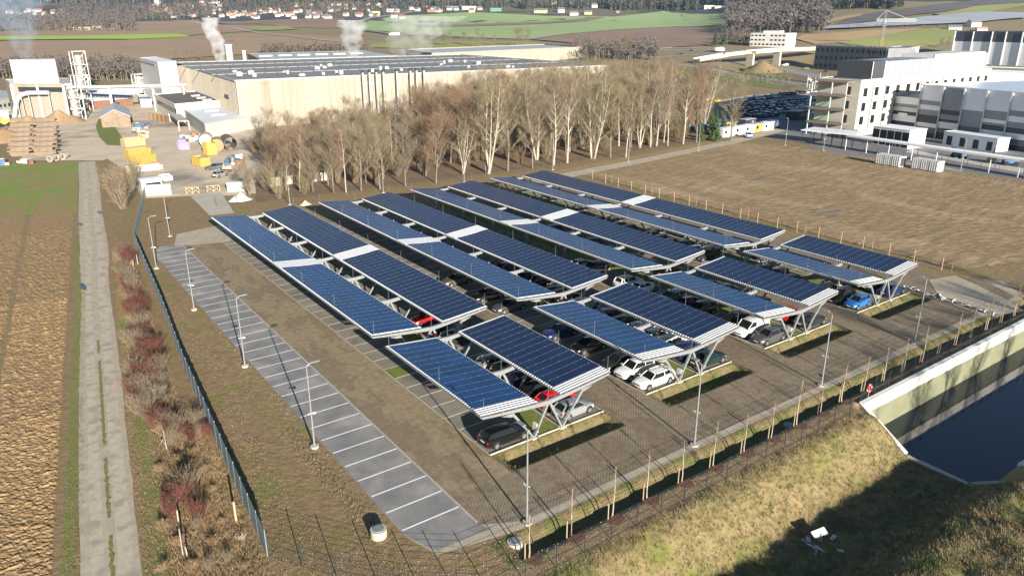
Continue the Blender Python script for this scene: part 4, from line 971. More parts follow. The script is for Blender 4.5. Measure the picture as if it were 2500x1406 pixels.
FRONT = [(683, 425, 262, 'grey spreading alder'), (733, 470, 300, 'slender pale birch'), (815, 472, 305, 'grey spreading alder'), (845, 470, 300, 'slender pale birch'), (882, 466, 300, 'olive-twigged ash'), (928, 462, 290, 'olive-twigged ash'), (990, 455, 300, 'grey spreading alder'),
 (1065, 448, 280, 'orange-twigged willow'), (1130, 425, 290, 'multi-stemmed pale willow'), (1190, 424, 178, 'multi-stemmed pale willow'), (1240, 418, 200, 'olive-twigged ash'), (1300, 412, 230, 'grey spreading alder'), (1352, 404, 178, 'white-barked upright birch'), (1385, 398, 160, 'white-barked upright birch'), (1447, 388, 170, 'multi-stemmed pale willow'), (1490, 385, 200, 'olive-twigged ash'),
 (1528, 385, 225, 'slender pale birch'), (1562, 362, 180, 'white-barked upright birch'), (1588, 360, 170, 'white-barked upright birch'), (1603, 358, 175, 'white-barked upright birch'), (1630, 356, 200, 'slender pale birch'), (1668, 352, 165, 'white-barked upright birch'), (1700, 348, 190, 'orange-twigged willow')]
for k, (px, py, ty, key) in enumerate(FRONT):
    p = g(px, py); place_tree(key, p.x, p.y, height_at(p, ty, px), f'bare {key} at the belt front edge, {ORD[k]} from the left', 'trees along the front of the belt')
p = g(610, 478); place_tree('low branching walnut', p.x, p.y, height_at(p, 392, 610), 'low wide many-stemmed bare tree by the pale gates', None)
p = g(1785, 345); place_tree('olive-twigged ash', p.x, p.y, height_at(p, 180, 1785), 'tall lone bare tree with mistletoe beside the site containers', None)
rnd = random.Random(21); cnt = 0; tries = 0; keys = list(PROTO)[:6]; pts_ = []
while cnt < 235 and tries < 20000:
    tries += 1; x, y = rnd.uniform(50, 215), rnd.uniform(150, 243); q = pix((x, y, 0))
    if not (640 < q[0] < 1725): continue
    if y < 152+.03*(x-50) or (x > 170 and y < 162): continue
    if y > 225 and q[0] < 760: continue
    if min([hypot(x-a, y-b) for a, b in pts_] or [99]) < 3.5: continue
    pts_.append((x, y)); t = ss(700, 1250, q[0]); H = lerp(11.5, 18, t)*rnd.uniform(.65, 1.2)
    if y > 200 and q[0] < 1150: H *= .72
    key = rnd.choice(keys[2:5] if q[0] < 1300 and rnd.random() < .8 else keys)
    sec = 'left' if q[0] < 950 else ('middle' if q[0] < 1350 else 'right')
    dp = 'just behind its front row' if y < 172 else ('deep inside it' if y < 210 else 'near the factory hall')
    place_tree(key, x, y, H, f'bare {key} in the {sec} belt, {dp}', f'{key} trees, {sec} belt, {dp}'); cnt += 1
cnt = 0
while cnt < 300:
    x, y = rnd.uniform(45, 200), rnd.uniform(149, 240); q = pix((x, y, 0))
    if not (625 < q[0] < 1730) or y < 150+.03*(x-50): continue
    k = rnd.randrange(3); sec = 'left' if q[0] < 950 else ('middle' if q[0] < 1350 else 'right')
    lb = f'{["grey-brown","reddish","olive"][k]} undergrowth bush under the {sec} part of the tree belt'; s_ = rnd.uniform(.8, 1.6) if y < 190 else rnd.uniform(1.1, 1.7)
    r, u = SPRO[k]
    if not u: SPRO[k][1] = True; r.location = (x, y, 0); KIDS.pop(r.name, None); tag(r, lb, None, f'undergrowth bushes, {k}, {sec}'.replace(str(k), ['grey', 'reddish', 'olive'][k]))
    else: copy_tree(r, (x, y, 0), rnd.uniform(0, 6), lb, f'undergrowth bushes, {["grey","reddish","olive"][k]}, {sec}', s_)
    cnt += 1
# leaf litter floor of the belt
W['litter'] = M('leaf_litter', (.23, .155, .09), (.16, .11, .065), .6, .95, .8, 2)
drape('wood_floor', [(44, 150), (118, 147.5), (186, 154), (200, 175), (205, 248), (80, 248), (72, 200), (50, 170)], W['litter'], .036, None, zf=flat)
# mistletoe balls
for k, (px, py) in enumerate(((1160, 216), (1173, 278))):
    d = ray(px, py); t = 178/d.y; p = Vector((d.x*t, d.y*t, CH+d.z*t)); mb = MB(); rr = random.Random(k)
    for _ in range(500):
        v = Vector((rr.gauss(0, 1), rr.gauss(0, 1), rr.gauss(0, 1))).normalized(); e = v*rr.uniform(.3, .65); s1 = v.orthogonal()*.05
        mb.add([e*.2, e+s1, e*1.25, e-s1], [(0, 1, 2, 3)])
    o = mb.build('mistletoe', W['blade_green']); o.location = p; tag(o, ['upper', 'lower'][k]+' green mistletoe ball in the pale willow', 'mistletoe')
# evergreens at the right end of the belt
def conifer(seed, H, R_, dens=1.0, n=26):
    rr = random.Random(seed); tr = MB(); cr = MB(); tr.tube((0, 0, -.3), (0, 0, H*.95), H*.014, .03, 6, cap=False)
    for k in range(n):
        t = (k+.5)/n; z = H*(.10+.88*t); R0 = R_*(1-t)**.85
        for j in range(int(6+10*(1-t)*dens)):
            a = rr.uniform(0, 6.28); L = R0*rr.uniform(.6, 1.1)+.1; w_ = L*.24+.08; c_, s_ = cos(a), sin(a); dz = -L*rr.uniform(.15, .45)
            zz = z+rr.uniform(-.3, .3)*H/n
            cr.add([(0, 0, zz+.1), (c_*L*.6-s_*w_, s_*L*.6+c_*w_, zz+dz*.5), (c_*L, s_*L, zz+dz), (c_*L*.6+s_*w_, s_*L*.6-c_*w_, zz+dz*.5), (c_*L*.6, s_*L*.6, zz+dz*.5+w_*.5)], [(0, 1, 4), (1, 2, 4), (2, 3, 4), (3, 0, 4)])
    return tr, cr
W['needle'] = M('conifer_needles', (.035, .065, .022), (.055, .085, .03), .6, .9)
tr, cr = conifer(5, 12, 2.8); CON = E('spruce_tree', 'x', 'spruce', (0, 0, 0)); tr.build('trunk', W['bark'], CON); cr.build('crown', W['needle'], CON)
CONU = [False]
def place_con(x, y, H, label, group=None):
    z = T(x, y)
    if not CONU[0]: CONU[0] = True; CON.location = (x, y, z); CON.scale = (H/12,)*3; KIDS.pop(CON.name, None); return tag(CON, label, None, group)
    return copy_tree(CON, (x, y, z), random.uniform(0, 6), label, group, H/12)
for k, (px, py, ty, lb) in enumerate(((1712, 345, 292, 'small green spruce behind the lamp at the right end of the tree belt'), (1745, 345, 262, 'dark spruce between the tree belt and the site containers'), (1765, 330, 262, 'dark spruce nearest to the lone bare tree'), (1735, 330, 258, 'dark spruce at the far right of the tree belt'))):
    p = g(px, py); place_con(p.x, p.y, height_at(p, ty, px), lb)
# big bare bushes left of the yard
for k, (px, py, ty) in enumerate(((300, 510, 400), (285, 490, 395), (322, 470, 400), (330, 440, 385), (290, 455, 392))):
    p = g(px, py); H = height_at(p, ty, px); r, u = SPRO[k % 3]; copy_tree(r, (p.x, p.y, 0), k, f'large bare roadside bush, {ORD[k]} of five beside the cart track', 'large bushes by the cart track', H/4.6)
# trees standing behind the camera's right side, their long shadows reach the lane and the pond wall
for k, (x, y, H) in enumerate(((64, -27, 20), (70, -25, 21), (77, -26, 20), (84, -24, 21), (92, -28, 22), (99, -25, 20))):
    place_tree(keys[k % 2], x, y, H, f'bare tree on the near side of the hollow, {ORD[k]} from the left', 'trees on the near side of the hollow')
# ================================================================ factory and yard on the left
W['yard'] = M('yard_gravel', (.60, .50, .365), (.50, .415, .30), .12, .95, .3, 2, c3=(.24, .215, .18), s3=.03, t3=(.5, .62))
W['clad'] = M('cream_cladding', (.35, .315, .255), (.29, .26, .21), .09, .7, stretch=(1, 1, .08), c3=(.22, .18, .125), s3=.16, t3=(.55, .75))
W['clad_w'] = M('white_cladding', (.42, .40, .37), (.37, .355, .33), .08, .6)
W['roof_g'] = M('grey_roof', (.21, .215, .22), (.25, .255, .26), .06, .75, c3=(.22, .22, .22), s3=.04, t3=(.52, .6))
W['roof_seam'] = M('roof_seam', (.25, .255, .26), None, rough=.8)
W['roof_br'] = M('brown_roof', (.13, .11, .10), (.17, .15, .135), .15, .8)
W['roof_w'] = M('white_roof', (.74, .75, .76), (.66, .68, .7), .1, .6)
W['roof_l'] = M('light_grey_roof', (.42, .44, .46), (.36, .38, .40), .15, .6)
W['orange_wood'] = M('fresh_timber', (.28, .18, .10), (.23, .15, .085), 1.5, .8)
W['yellow'] = M('yellow_paint', (.40, .29, .07), (.33, .24, .07), .8, .5)
W['rust'] = M('rusty_paint', (.16, .08, .055), (.22, .12, .08), 1, .8)
W['bluep'] = M('blue_paint', (.05, .12, .24), (.06, .14, .28), .8, .5)
W['log'] = M('log_wood', (.27, .205, .15), (.19, .14, .10), .8, .9)
W['sawdust'] = M('sawdust', (.33, .235, .135), (.27, .185, .105), .4, .95, .5, 1.5)
drape('yard_ground', gp((262, 388), (310, 420), (350, 485), (470, 478), (560, 478), (660, 470), (650, 330), (500, 240), (430, 222), (0, 222), (0, 330), (60, 392), (250, 392)), W['yard'], .02, None, zf=flat)
drape('grass_island', gp((240, 292), (264, 284), (300, 340), (308, 356), (262, 355), (242, 335), (234, 310)), W['grass'], .05, None, zf=flat)
def quadfoot(A, B, C): return [(A.x, A.y), (B.x, B.y), (B.x+C.x-A.x, B.y+C.y-A.y), (C.x, C.y)]
def ribs(mb, a, b, z0, z1, step, d=.12, w_=.18, side=1):
    a = Vector(a[:2]); b = Vector(b[:2]); L = (b-a).length; u = (b-a)/L; n_ = Vector((u.y, -u.x))*side; k = step/2
    while k < L:
        c = a+u*k+n_*d/2; mb.box((c.x, c.y, (z0+z1)/2), (w_, d, z1-z0), atan2(u.y, u.x)); k += step
# main hall
A, B, C_ = g(575, 200, 15.5), g(430, 155, 15.5), g(1490, 162, 15.5)
# square the footprint up
u = (C_-A).normalized(); v = Vector((-u.y, u.x, 0)); LW = (B-A).dot(v); B2 = A+v*LW; off = (B-A).dot(u)
hall = E('factory_hall', 'huge cream ribbed factory hall with dark grey panelled flat roof', 'factory hall', (A.x, A.y, 0))
P = [(A.x, A.y), (C_.x, C_.y), (C_.x+B2.x-A.x, C_.y+B2.y-A.y), (B.x, B.y)]
mb = MB(); n = 4
mb.prism(P, 0, 15.5); mb.build('wall', W['clad'], hall, world=True)
mb = MB(); ribs(mb, P[0], P[1], .2, 15.4, 2.4, .22, .30, 1); ribs(mb, P[3], P[0], .2, 15.4, 2.0, .18, .3, 1); mb.build('wall_ribs', W['clad'], hall, world=True)
cen = Vector((sum(p[0] for p in P)/4, sum(p[1] for p in P)/4))
Q = [tuple(cen+(Vector(p)-cen)*.992) for p in P]
mb = MB(); mb.prism(Q, 15.51, 15.75); mb.build('roof', W['roof_g'], hall, world=True)
mb = MB()
for a, b in zip(P, P[1:]+P[:1]): mb.bar((a[0], a[1], 15.75), (b[0], b[1], 15.75), .5, .6)
mb.build('parapet', W['clad_w'], hall, world=True)
mb = MB(); uu = Vector(P[1])-Vector(P[0]); vv = Vector(P[2])-Vector(P[1])
for k in range(1, 34):
    a = Vector(P[0])+uu*(k/34)+vv*.02; b = a+vv*.96; mb.bar((a.x, a.y, 15.85), (b.x, b.y, 15.85), .35, .22)
for k in (1, 2, 3):
    a = Vector(P[0])+vv*(k/4); b = a+uu*.98; mb.bar((a.x, a.y, 15.9), (b.x, b.y, 15.9), .3, .25)
mb.build('roof_seams', W['roof_seam'], hall, world=True)
rr = random.Random(4); 
for k in range(26):
    a = Vector(P[0])+uu*rr.uniform(.03, .8)+vv*rr.uniform(.04, .5); mb = MB(); h = rr.uniform(.5, 1.4); mb.box((a.x, a.y, 15.75+h/2), (rr.uniform(.8, 2.4), 1.2, h)); mb.prism([(a.x-.6, a.y-.6), (a.x+.6, a.y-.6), (a.x+.6, a.y+.6), (a.x-.6, a.y+.6)], 15.75+h, 15.9+h); mb.build('roof_vent', W['clad_w'], hall, world=True)
mb = MB(); 
for k in range(9):
    a = Vector(P[0])+uu*(.02+.013*k)+vv*(.0); 
W['flue'] = M('steel_flue', (.55, .52, .48), (.45, .43, .40), 1, .4, metal=.5)
un = Vector((u.y, -u.x))
for k, px in enumerate((887, 903, 920, 937, 970, 1003, 1018, 1036)):
    # flue stands 2 m off the wall
    d = ray(px, 200); o_ = Vector(P[0])+un*2.0; den = d.x*un.x+d.y*un.y; t = (o_.x*un.x+o_.y*un.y)/den; x, y = d.x*t, d.y*t
    r = E('factory_flue', f'tall round steel flue before the factory hall, {ORD[k]} from the left', 'flue', (x, y, 0), 0, 'flues before the factory hall')
    mb = MB(); mb.tube((0, 0, 0), (0, 0, 16.9), .5, .45, 12); mb.build('stack', W['flue'], r); mb = MB(); mb.tube((0, 0, 16.9), (0, 0, 17.9), .55, .55, 12); mb.build('cap', W['dark'], r)
    mb = MB(); mb.bar((0, .5, 13), (0, 2.1, 13), .2, .2); mb.build('bracket', W['flue'], r)
# louvre on the left wall
mb = MB(); a = Vector(P[0]).lerp(Vector(P[3]), .10); nl = Vector((P[3][0]-P[0][0], P[3][1]-P[0][1])).normalized(); mb.bar((a.x-.25, a.y, 9.5), (a.x-.25+nl.x*7, a.y+nl.y*7, 9.5), .3, .9); mb.build('louvre', W['roof_br'], hall, world=True)
def simple(name, label, cat, foot, h, wall, roof, z0=-1, par=.35, group=None, roofmat_over=None, win=None):
    r = E(name, label, cat, (foot[0][0], foot[0][1], 0), 0, group)
    mb = MB(); mb.prism(foot, z0, h); mb.build('wall', W[wall], r, world=True)
    c = Vector((sum(p[0] for p in foot)/len(foot), sum(p[1] for p in foot)/len(foot)))
    q = [tuple(c+(Vector(p[:2])-c)*.985) for p in foot]
    mb = MB(); mb.prism(q, h+.01, h+.15); mb.build('roof', W[roof], r, world=True)
    if par:
        mb = MB()
        for a, b in zip(foot, foot[1:]+foot[:1]): mb.bar((a[0], a[1], h+par/2), (b[0], b[1], h+par/2), .35, par)
        mb.build('parapet', W[wall], r, world=True)
    return r
def win_row(parent, a, b, z0, z1, n, wfrac=.5, mat='glass', side=1, name='window', d=.06, frame=None, skip=()):
    a = Vector(a[:2]); b = Vector(b[:2]); L = (b-a).length; u_ = (b-a)/L; nn_ = Vector((u_.y, -u_.x))*side; w_ = L/n*wfrac
    for k in range(n):
        if k in skip: continue
        c = a+u_*(L*(k+.5)/n)+nn_*d/2; mb = MB(); mb.box((c.x, c.y, (z0+z1)/2), (w_, d+.02, z1-z0), atan2(u_.y, u_.x)); o = mb.build(name, W[mat], parent, world=True)
        if frame:
            f = MB(); zc = (z0+z1)/2; an = atan2(u_.y, u_.x)
            f.box((c.x, c.y, z1+.05), (w_+.2, d+.1, .1), an); f.box((c.x, c.y, z0-.05), (w_+.2, d+.1, .1), an)
            fo = f.build('frame', W[frame], None, world=False); fo.data.transform(Matrix.Translation(-Vector(parent.location))); fo.parent = o
# hall behind with stained wall
A, B, C_ = g(1000, 135, 14), g(985, 122, 14), g(1421, 117, 14)
A2 = g(1055, 133, 14); B2_ = g(990, 123, 14)
f2 = [(A2.x, A2.y), (C_.x, C_.y), (C_.x+B2_.x-A2.x, C_.y+B2_.y-A2.y), (B2_.x, B2_.y)]
h2 = simple('rear_hall', 'long cream hall with rust-stained ribbed wall behind the factory hall', 'factory hall', f2, 14, 'clad', 'roof_l', par=.8)
mb = MB(); ribs(mb, f2[0], f2[1], .2, 13.8, 3.0, .22, .4); ribs(mb, f2[3], f2[0], .2, 13.8, 3.0, .3, .5); mb.build('wall_ribs', W['clad_w'], h2, world=True)
# low grey building between
A, B, C_ = g(635, 147, 12), g(605, 132, 12), g(970, 137, 12)
h3 = simple('grey_roofed_hall', 'low hall with pale blue-grey roof and skylights behind the factory roof', 'factory hall', quadfoot(A, B, C_), 12, 'clad', 'roof_l', par=.3)
for k in range(6):
    a = A.lerp(C_, .08+.14*k)+(B-A)*.45; mb = MB(); mb.box((a.x, a.y, 12.5), (9, 3.4, .9), atan2(u.y, u.x)); mb.build('skylight', W['white'], h3, world=True)
# white tower block left of the hall
A, B, C_ = g(385, 154, 17.5), g(341, 143, 17.5), g(430, 151, 17.5)
tb = simple('white_plant_tower', 'tall plain white plant building at the left end of the factory hall', 'plant building', quadfoot(A, B, C_), 17.5, 'white', 'roof_w', par=.3)
mb = MB(); a = A.lerp(B, .15); b = A.lerp(B, .95); mb.bar((a.x-.1, a.y-.1, 16.2), (b.x-.1, b.y-.1, 16.2), .3, .5); mb.build('window_band', W['roof_g'], tb, world=True)
# chimneys behind
def chim(px, py, ty, r_, label, mat='white', z=0, cap=None):
    p = g(px, py, z); H = height_at(Vector((p.x, p.y, 0)), ty, px); r = E('chimney', label, 'chimney', (p.x, p.y, 0)); mb = MB(); mb.tube((0, 0, 0), (0, 0, H), r_*1.15, r_, 14, cap=True); mb.build('stack', W[mat], r, smooth=False)
    mb = MB(); mb.tube((0, 0, H*.985), (0, 0, H+.3), r_*1.25, r_*1.25, 14); mb.build('rim', W[cap or mat], r); return Vector((p.x, p.y, H))
SM1 = chim(563, 158, 110, 1.7, 'thick white chimney with a steam plume behind the factory roof', z=12)
chim(598, 150, 125, 1.0, 'thinner white chimney right of the steaming one', z=12)
# lower white buildings
A, B, C_ = g(500, 306, 4.0), g(437, 262, 4.0), g(640, 282, 4.0)
lo = simple('white_roofed_shed', 'low grey-walled shed with bright white roof against the factory hall', 'shed', quadfoot(A, B, C_), 4.2, 'clad_w', 'roof_w', par=.3)
for k in range(3):
    a = A.lerp(B, .25+.22*k)+(C_-A)*.35
    mb = MB(); mb.box((a.x, a.y, 4.7), (5, .8, .6), .1); mb.build('skylight', W['roof_l'], lo, world=True)
A, B, C_ = g(428, 259, 6.0), g(376, 234, 6.0), g(540, 249, 6.0)
lo2 = simple('brown_roofed_block', 'white block with brown flat roof and long window band', 'factory building', quadfoot(A, B, C_), 6.2, 'white', 'roof_br', par=.5)
mb = MB(); mb.bar((A.x-.05, A.y-.1, 4.2), (B.x-.05, B.y-.1, 4.2), .3, 1.5); mb.build('window_band', W['glass'], lo2, world=True)
for k in range(3):
    a = A.lerp(B, .12+.22*k)+(C_-A)*.75; mb = MB(); mb.box((a.x, a.y, 6.6), (3.2, 1.4, .5), .1); mb.build('skylight', W['white'], lo2, world=True)
# canopy shed beside
A, B, C_ = g(438, 320), g(415, 297), g(463, 318)
cs = E('open_shelter', 'small open shelter with pale flat roof in the yard', 'shelter', (A.x, A.y, 0)); ft = quadfoot(A, B, C_)
mb = MB(); mb.prism(ft, 3.0, 3.25); mb.build('roof', W['concrete'], cs, world=True)
for q in ft: mb = MB(); mb.box((q[0], q[1], 1.5), (.3, .3, 3)); mb.build('post', W['white'], cs, world=True)
# gate walls, bridge railings
def wallseg(name, label, cat, a, b, h, th, mat):
    r = E(name, label, cat, (a.x, a.y, 0)); mb = MB(); mb.bar((a.x, a.y, h/2), (b.x, b.y, h/2), th, h); mb.build('wall', W[mat], r, world=True)
    mb = MB(); mb.bar((a.x, a.y, h+.06), (b.x, b.y, h+.06), th+.12, .12); mb.build('coping', W['white'], r, world=True); return r
wallseg('block_wall', 'pale concrete block wall left of the wooden bridge gates', 'wall', g(352, 478), g(420, 474), 2.1, .8, 'concrete')
wallseg('block_wall', 'pale block wall right of the bridge behind the low tree', 'wall', g(556, 468), g(602, 466), 1.9, .8, 'concrete')
wallseg('block_wall', 'long low pale wall behind the trees right of the yard', 'wall', g(640, 458), g(800, 440), 1.8, .4, 'concrete')
for k, (a, b) in enumerate(((g(455, 474), g(486, 472)), (g(506, 469), g(537, 467)))):
    r = E('bridge_railing', f'pale wooden cross-braced railing, {"left" if k==0 else "right"} of the two at the bridge', 'railing', (a.x, a.y, 0))
    for t0, t1 in ((0, .5), (.5, 1)):
        p0, p1 = a.lerp(b, t0), a.lerp(b, t1); mb = MB(); mb.bar((p0.x, p0.y, .1), (p1.x, p1.y, 1.2), .1, .12); mb.bar((p0.x, p0.y, 1.2), (p1.x, p1.y, .1), .1, .12); mb.build('cross_brace', W['wood'], r, world=True)
    mb = MB(); mb.bar((a.x, a.y, 1.3), (b.x, b.y, 1.3), .14, .14); mb.build('top_rail', W['wood'], r, world=True)
    for t in (0, .5, 1): p = a.lerp(b, t); mb = MB(); mb.box((p.x, p.y, .65), (.15, .15, 1.4)); mb.build('post', W['wood'], r, world=True)
# gravel heap
def heap(px, py, rx, h, label, mat, seed=0, name='gravel_heap', cat='heap'):
    p = gt(px, py); mb = MB(); n, m_ = 20, 7; vs = []
    for i in range(m_+1):
        t = i/m_
        for k in range(n):
            a = 2*pi*k/n; r_ = rx*t*(1+.22*noise.noise(Vector((cos(a)*1.3, sin(a)*1.3, seed+t)))); vs.append((r_*cos(a), r_*sin(a)*.8, h*(1-t)**1.05+.35*h*noise.noise(Vector((r_*cos(a)*2/rx, r_*sin(a)*2/rx, seed)))*(1-t) - .05*(t == 1)))
    fs = [(i*n+k, (i+1)*n+k, (i+1)*n+(k+1) % n, i*n+(k+1) % n) for i in range(m_) for k in range(n)]
    mb.add(vs, fs); o = mb.build(name, W[mat], smooth=True); o.location = (p.x, p.y, p.z); return tag(o, label, cat)
heap(588, 488, 2.6, 1.5, 'small white gravel heap right of the pale bridge', 'white')
heap(745, 500, 1.3, .9, 'small grey gravel heap behind the second rear carport', 'gravel', 3)
heap(75, 305, 7, 3.2, 'sawdust heap beside the log stacks', 'sawdust', 2, 'sawdust_heap')
heap(146, 300, 8.5, 4.6, 'large sawdust heap against the cream silo wall', 'sawdust', 4, 'sawdust_heap')
heap(15, 345, 7, 4, 'orange timber waste heap at the left edge', 'orange_wood', 6, 'timber_heap')
# roll-off containers
def skip_(px, py, L, Wd, h, rz, mat, label, top='roof_l', name='roll_off_container', cat='container'):
    p = g(px, py); r = E(name, label, cat, (p.x, p.y, 0), rz)
    mb = MB(); t = .12
    for x0, y0, sx_, sy_ in ((0, -Wd/2, L, t), (0, Wd/2, L, t), (-L/2, 0, t, Wd), (L/2, 0, t, Wd)): mb.box((x0, y0, h/2+.15), (sx_, sy_, h))
    mb.box((0, 0, .25), (L, Wd, .15)); mb.build('tub', W[mat], r)
    for s_ in (-1, 1):
        mb = MB()
        for k in range(int(L/.8)): mb.box((-L/2+.4+k*.8, s_*(Wd/2+.1), h/2+.1), (.12, .12, h-.1))
        mb.build('ribs', W[mat], r)
    mb = MB(); mb.box((0, 0, h*.78), (L-.3, Wd-.3, h*.2)); mb.build('load', W[top], r)
    return r
skip_(338, 385, 6.2, 2.5, 2.3, .35, 'yellow', 'yellow open container, left of two by the pallets', 'white')
skip_(352, 400, 5.8, 2.5, 2.1, .5, 'yellow', 'yellow container with grey lid in front of the other yellow ones', 'roof_l')
skip_(492, 405, 5.0, 2.5, 2.2, 1.75, 'yellow', 'bright yellow ribbed container right of the yard lane', 'roof_l')
skip_(514, 378, 4.0, 2.5, 3.2, 1.6, 'yellow', 'upright yellow and rusty ribbed container beside the round tanks', 'wood')
W['purple'] = M('lilac_paint', (.27, .22, .38), (.23, .19, .33), .6, .5)
skip_(448, 365, 4.6, 2.5, 2.2, 1.5, 'purple', 'lilac open container in the middle of the yard', 'white')
skip_(327, 358, 6.0, 2.6, 2.4, .3, 'wood', 'cream box container in the yard behind the yellow ones', 'wood')
skip_(352, 418, 8.0, 2.6, 1.2, .05, 'concrete', 'low grey flatbed container below the yellow ones', 'roof_l', 'flatbed')
skip_(405, 440, 3.2, 2.4, 1.0, 1.5, 'white', 'white low trailer box near the block wall', 'roof_l', 'trailer')
r = E('white_cabin', 'small white flat-roofed cabin behind the block wall', 'cabin', tuple(g(370, 462)), .05); mb = MB(); mb.box((0, 0, 1.2), (4.2, 2.2, 2.2)); mb.build('wall', W['white'], r); mb = MB(); mb.box((0, 0, 2.4), (4.6, 2.6, .15)); mb.build('roof', W['roof_w'], r); mb = MB(); mb.box((.3, -1.12, 1.2), (3, .06, .8)); mb.build('window', W['glass'], r)
# silver pickup-like cars in the yard
for k, (px, py, colr, rz, st_, lb) in enumerate(((538, 432, 'silver', .6, 'hatchback', 'silver car parked under the low tree in the yard'), (525, 415, 'grey', 2.6, 'suv', 'grey car beside the yellow container in the yard'), (1825, 336, 'light blue', .9, 'suv', 'light blue car on the gravel road before the white containers'))):
    p = g(px, py); put_car(st_, colr, p.x, p.y, rz, lb)
# round tanks
for k, (px, py, R_, L, rz, mat, lb) in enumerate(((505, 355, 1.8, 6, 1.3, 'concrete', 'lying grey concrete tank, left of the three'), (532, 368, 1.8, 5, 1.3, 'sawdust', 'lying olive tank between the two others'), (560, 362, 1.8, 8, 1.45, 'roof_br', 'lying brown open tank shell, right of the three'))):
    p = g(px, py); r = E('storage_tank', lb, 'tank', (p.x, p.y, R_), rz, 'lying tanks in the yard'); N_ = 20
    mb = MB(); vs = [(x, rr_*cos(2*pi*t/N_), rr_*sin(2*pi*t/N_)) for x in (-L/2, L/2) for rr_ in (R_, R_-.15) for t in range(N_)]
    fs = []
    for t in range(N_):
        u_ = (t+1) % N_; fs += [(t, u_, 2*N_+u_, 2*N_+t), (N_+u_, N_+t, 3*N_+t, 3*N_+u_), (u_, t, N_+t, N_+u_), (2*N_+t, 2*N_+u_, 3*N_+u_, 3*N_+t)]
    mb.add(vs, fs); mb.build('shell', W[mat], r)
    if k < 2: mb = MB(); mb.tube((-L/2+.1, 0, 0), (-L/2+.3, 0, 0), R_-.15, R_-.15, 20); mb.build('end_cap', W[mat], r)
    mb = MB(); mb.box((0, 0, -R_+.15), (L*.7, R_*.9, .3)); mb.build('cradle', W['wood'], r)
# pallets, crates, lumber
rr = random.Random(9); bx_ = [(350+rr.uniform(-22, 16), 322+rr.uniform(-14, 26)) for _ in range(26)]+[(470+rr.uniform(-25, 25), 338+rr.uniform(-6, 10)) for _ in range(14)]+[(560+rr.uniform(-30, 40), 400+rr.uniform(-14, 22)) for _ in range(16)]+[(40+rr.uniform(-36, 36), 400+rr.uniform(-3, 4)) for _ in range(7)]
cm = ['wood', 'white', 'orange_wood', 'concrete', 'bluep', 'rust']; cn = ['pale wooden', 'white', 'orange timber', 'grey', 'blue', 'rusty']
wh_ = lambda px: 'beside the timber shed' if px < 400 and px > 200 else ('below the white-roofed shed' if px < 500 and px > 200 else ('in the scrap area right of the yellow container' if px > 200 else 'by the concrete pipes'))
for k, (px, py) in enumerate(bx_):
    p = g(px, py); i = rr.randrange(6); s_ = (rr.uniform(.8, 2.4), rr.uniform(.8, 1.4), rr.uniform(.5, 1.4)); r = E('crate', f'{cn[i]} crate {wh_(px)}', 'crate', (p.x, p.y, 0), rr.uniform(0, 3), f'{cn[i]} crates {wh_(px)}')
    mb = MB(); nsl = 4
    for j in range(nsl): mb.box((0, 0, s_[2]*(j+.5)/nsl+.1), (s_[0], s_[1], s_[2]/nsl*.78))
    mb.box((0, 0, s_[2]/2+.1), (s_[0]*.94, s_[1]*.94, s_[2]*.96)); mb.build('box', W[cm[i]], r)
    mb = MB(); mb.box((-.3*s_[0], 0, .05), (.12, s_[1], .12)); mb.box((.3*s_[0], 0, .05), (.12, s_[1], .12)); mb.build('skids', W['wood'], r)
# orange pallet stack
for k in range(5):
    p = g(372+9*k, 292+2*k); mb = MB()
    for j in range(7): mb.box((0, 0, .18+j*.36), (1.7, 1.3, .10)); mb.box((0, -.5, .02+j*.36), (1.7, .12, .2)); mb.box((0, .5, .02+j*.36), (1.7, .12, .2))
    o = mb.build('pallet_stack', W['orange_wood']); o.location = (p.x, p.y, 0); o.rotation_euler = (0, 0, .2*k); tag(o, f'orange pallet stack before the brown-roofed block, {ORD[k]} from the left', 'pallets', 'orange pallet stacks')
# log stacks: bundles on bearers
rr = random.Random(5)
for sx_, (xa, xb) in enumerate(((24, 78), (84, 136))):
    for k in range(7):
        yy = 384-12.6*k; pa, pb = g(xa+k*1.0, yy), g(xb+k*.4, yy-3); a = atan2(pb.y-pa.y, pb.x-pa.x); L = (pb-pa).length
        dn, hn = 9, 6; mb = MB()
        for j in range(dn):
            for i in range(hn):
                if not (j == 0 or i == hn-1 or j == dn-1): continue
                y_ = j*.46+rr.uniform(-.08, .08)+i*.05; z_ = .25+i*.40+rr.uniform(-.04, .04); r_ = rr.uniform(.17, .25)
                mb.tube((-L/2+rr.uniform(-.5, .5), y_, z_), (L/2+rr.uniform(-.5, .5), y_+rr.uniform(-.1, .1), z_), r_, r_*.85, 7)
        mb.box((0, dn*.23, hn*.19), (L-1.2, dn*.40, hn*.36))
        o = mb.build('log_stack', W['log']); o.location = (pa+pb)/2; o.rotation_euler = (0, 0, a)
        tag(o, f'stack of peeled logs, {ORD[k]} from the front in the {"left" if sx_==0 else "right"} file at the left edge', 'logs', 'log stacks in the timber yard')
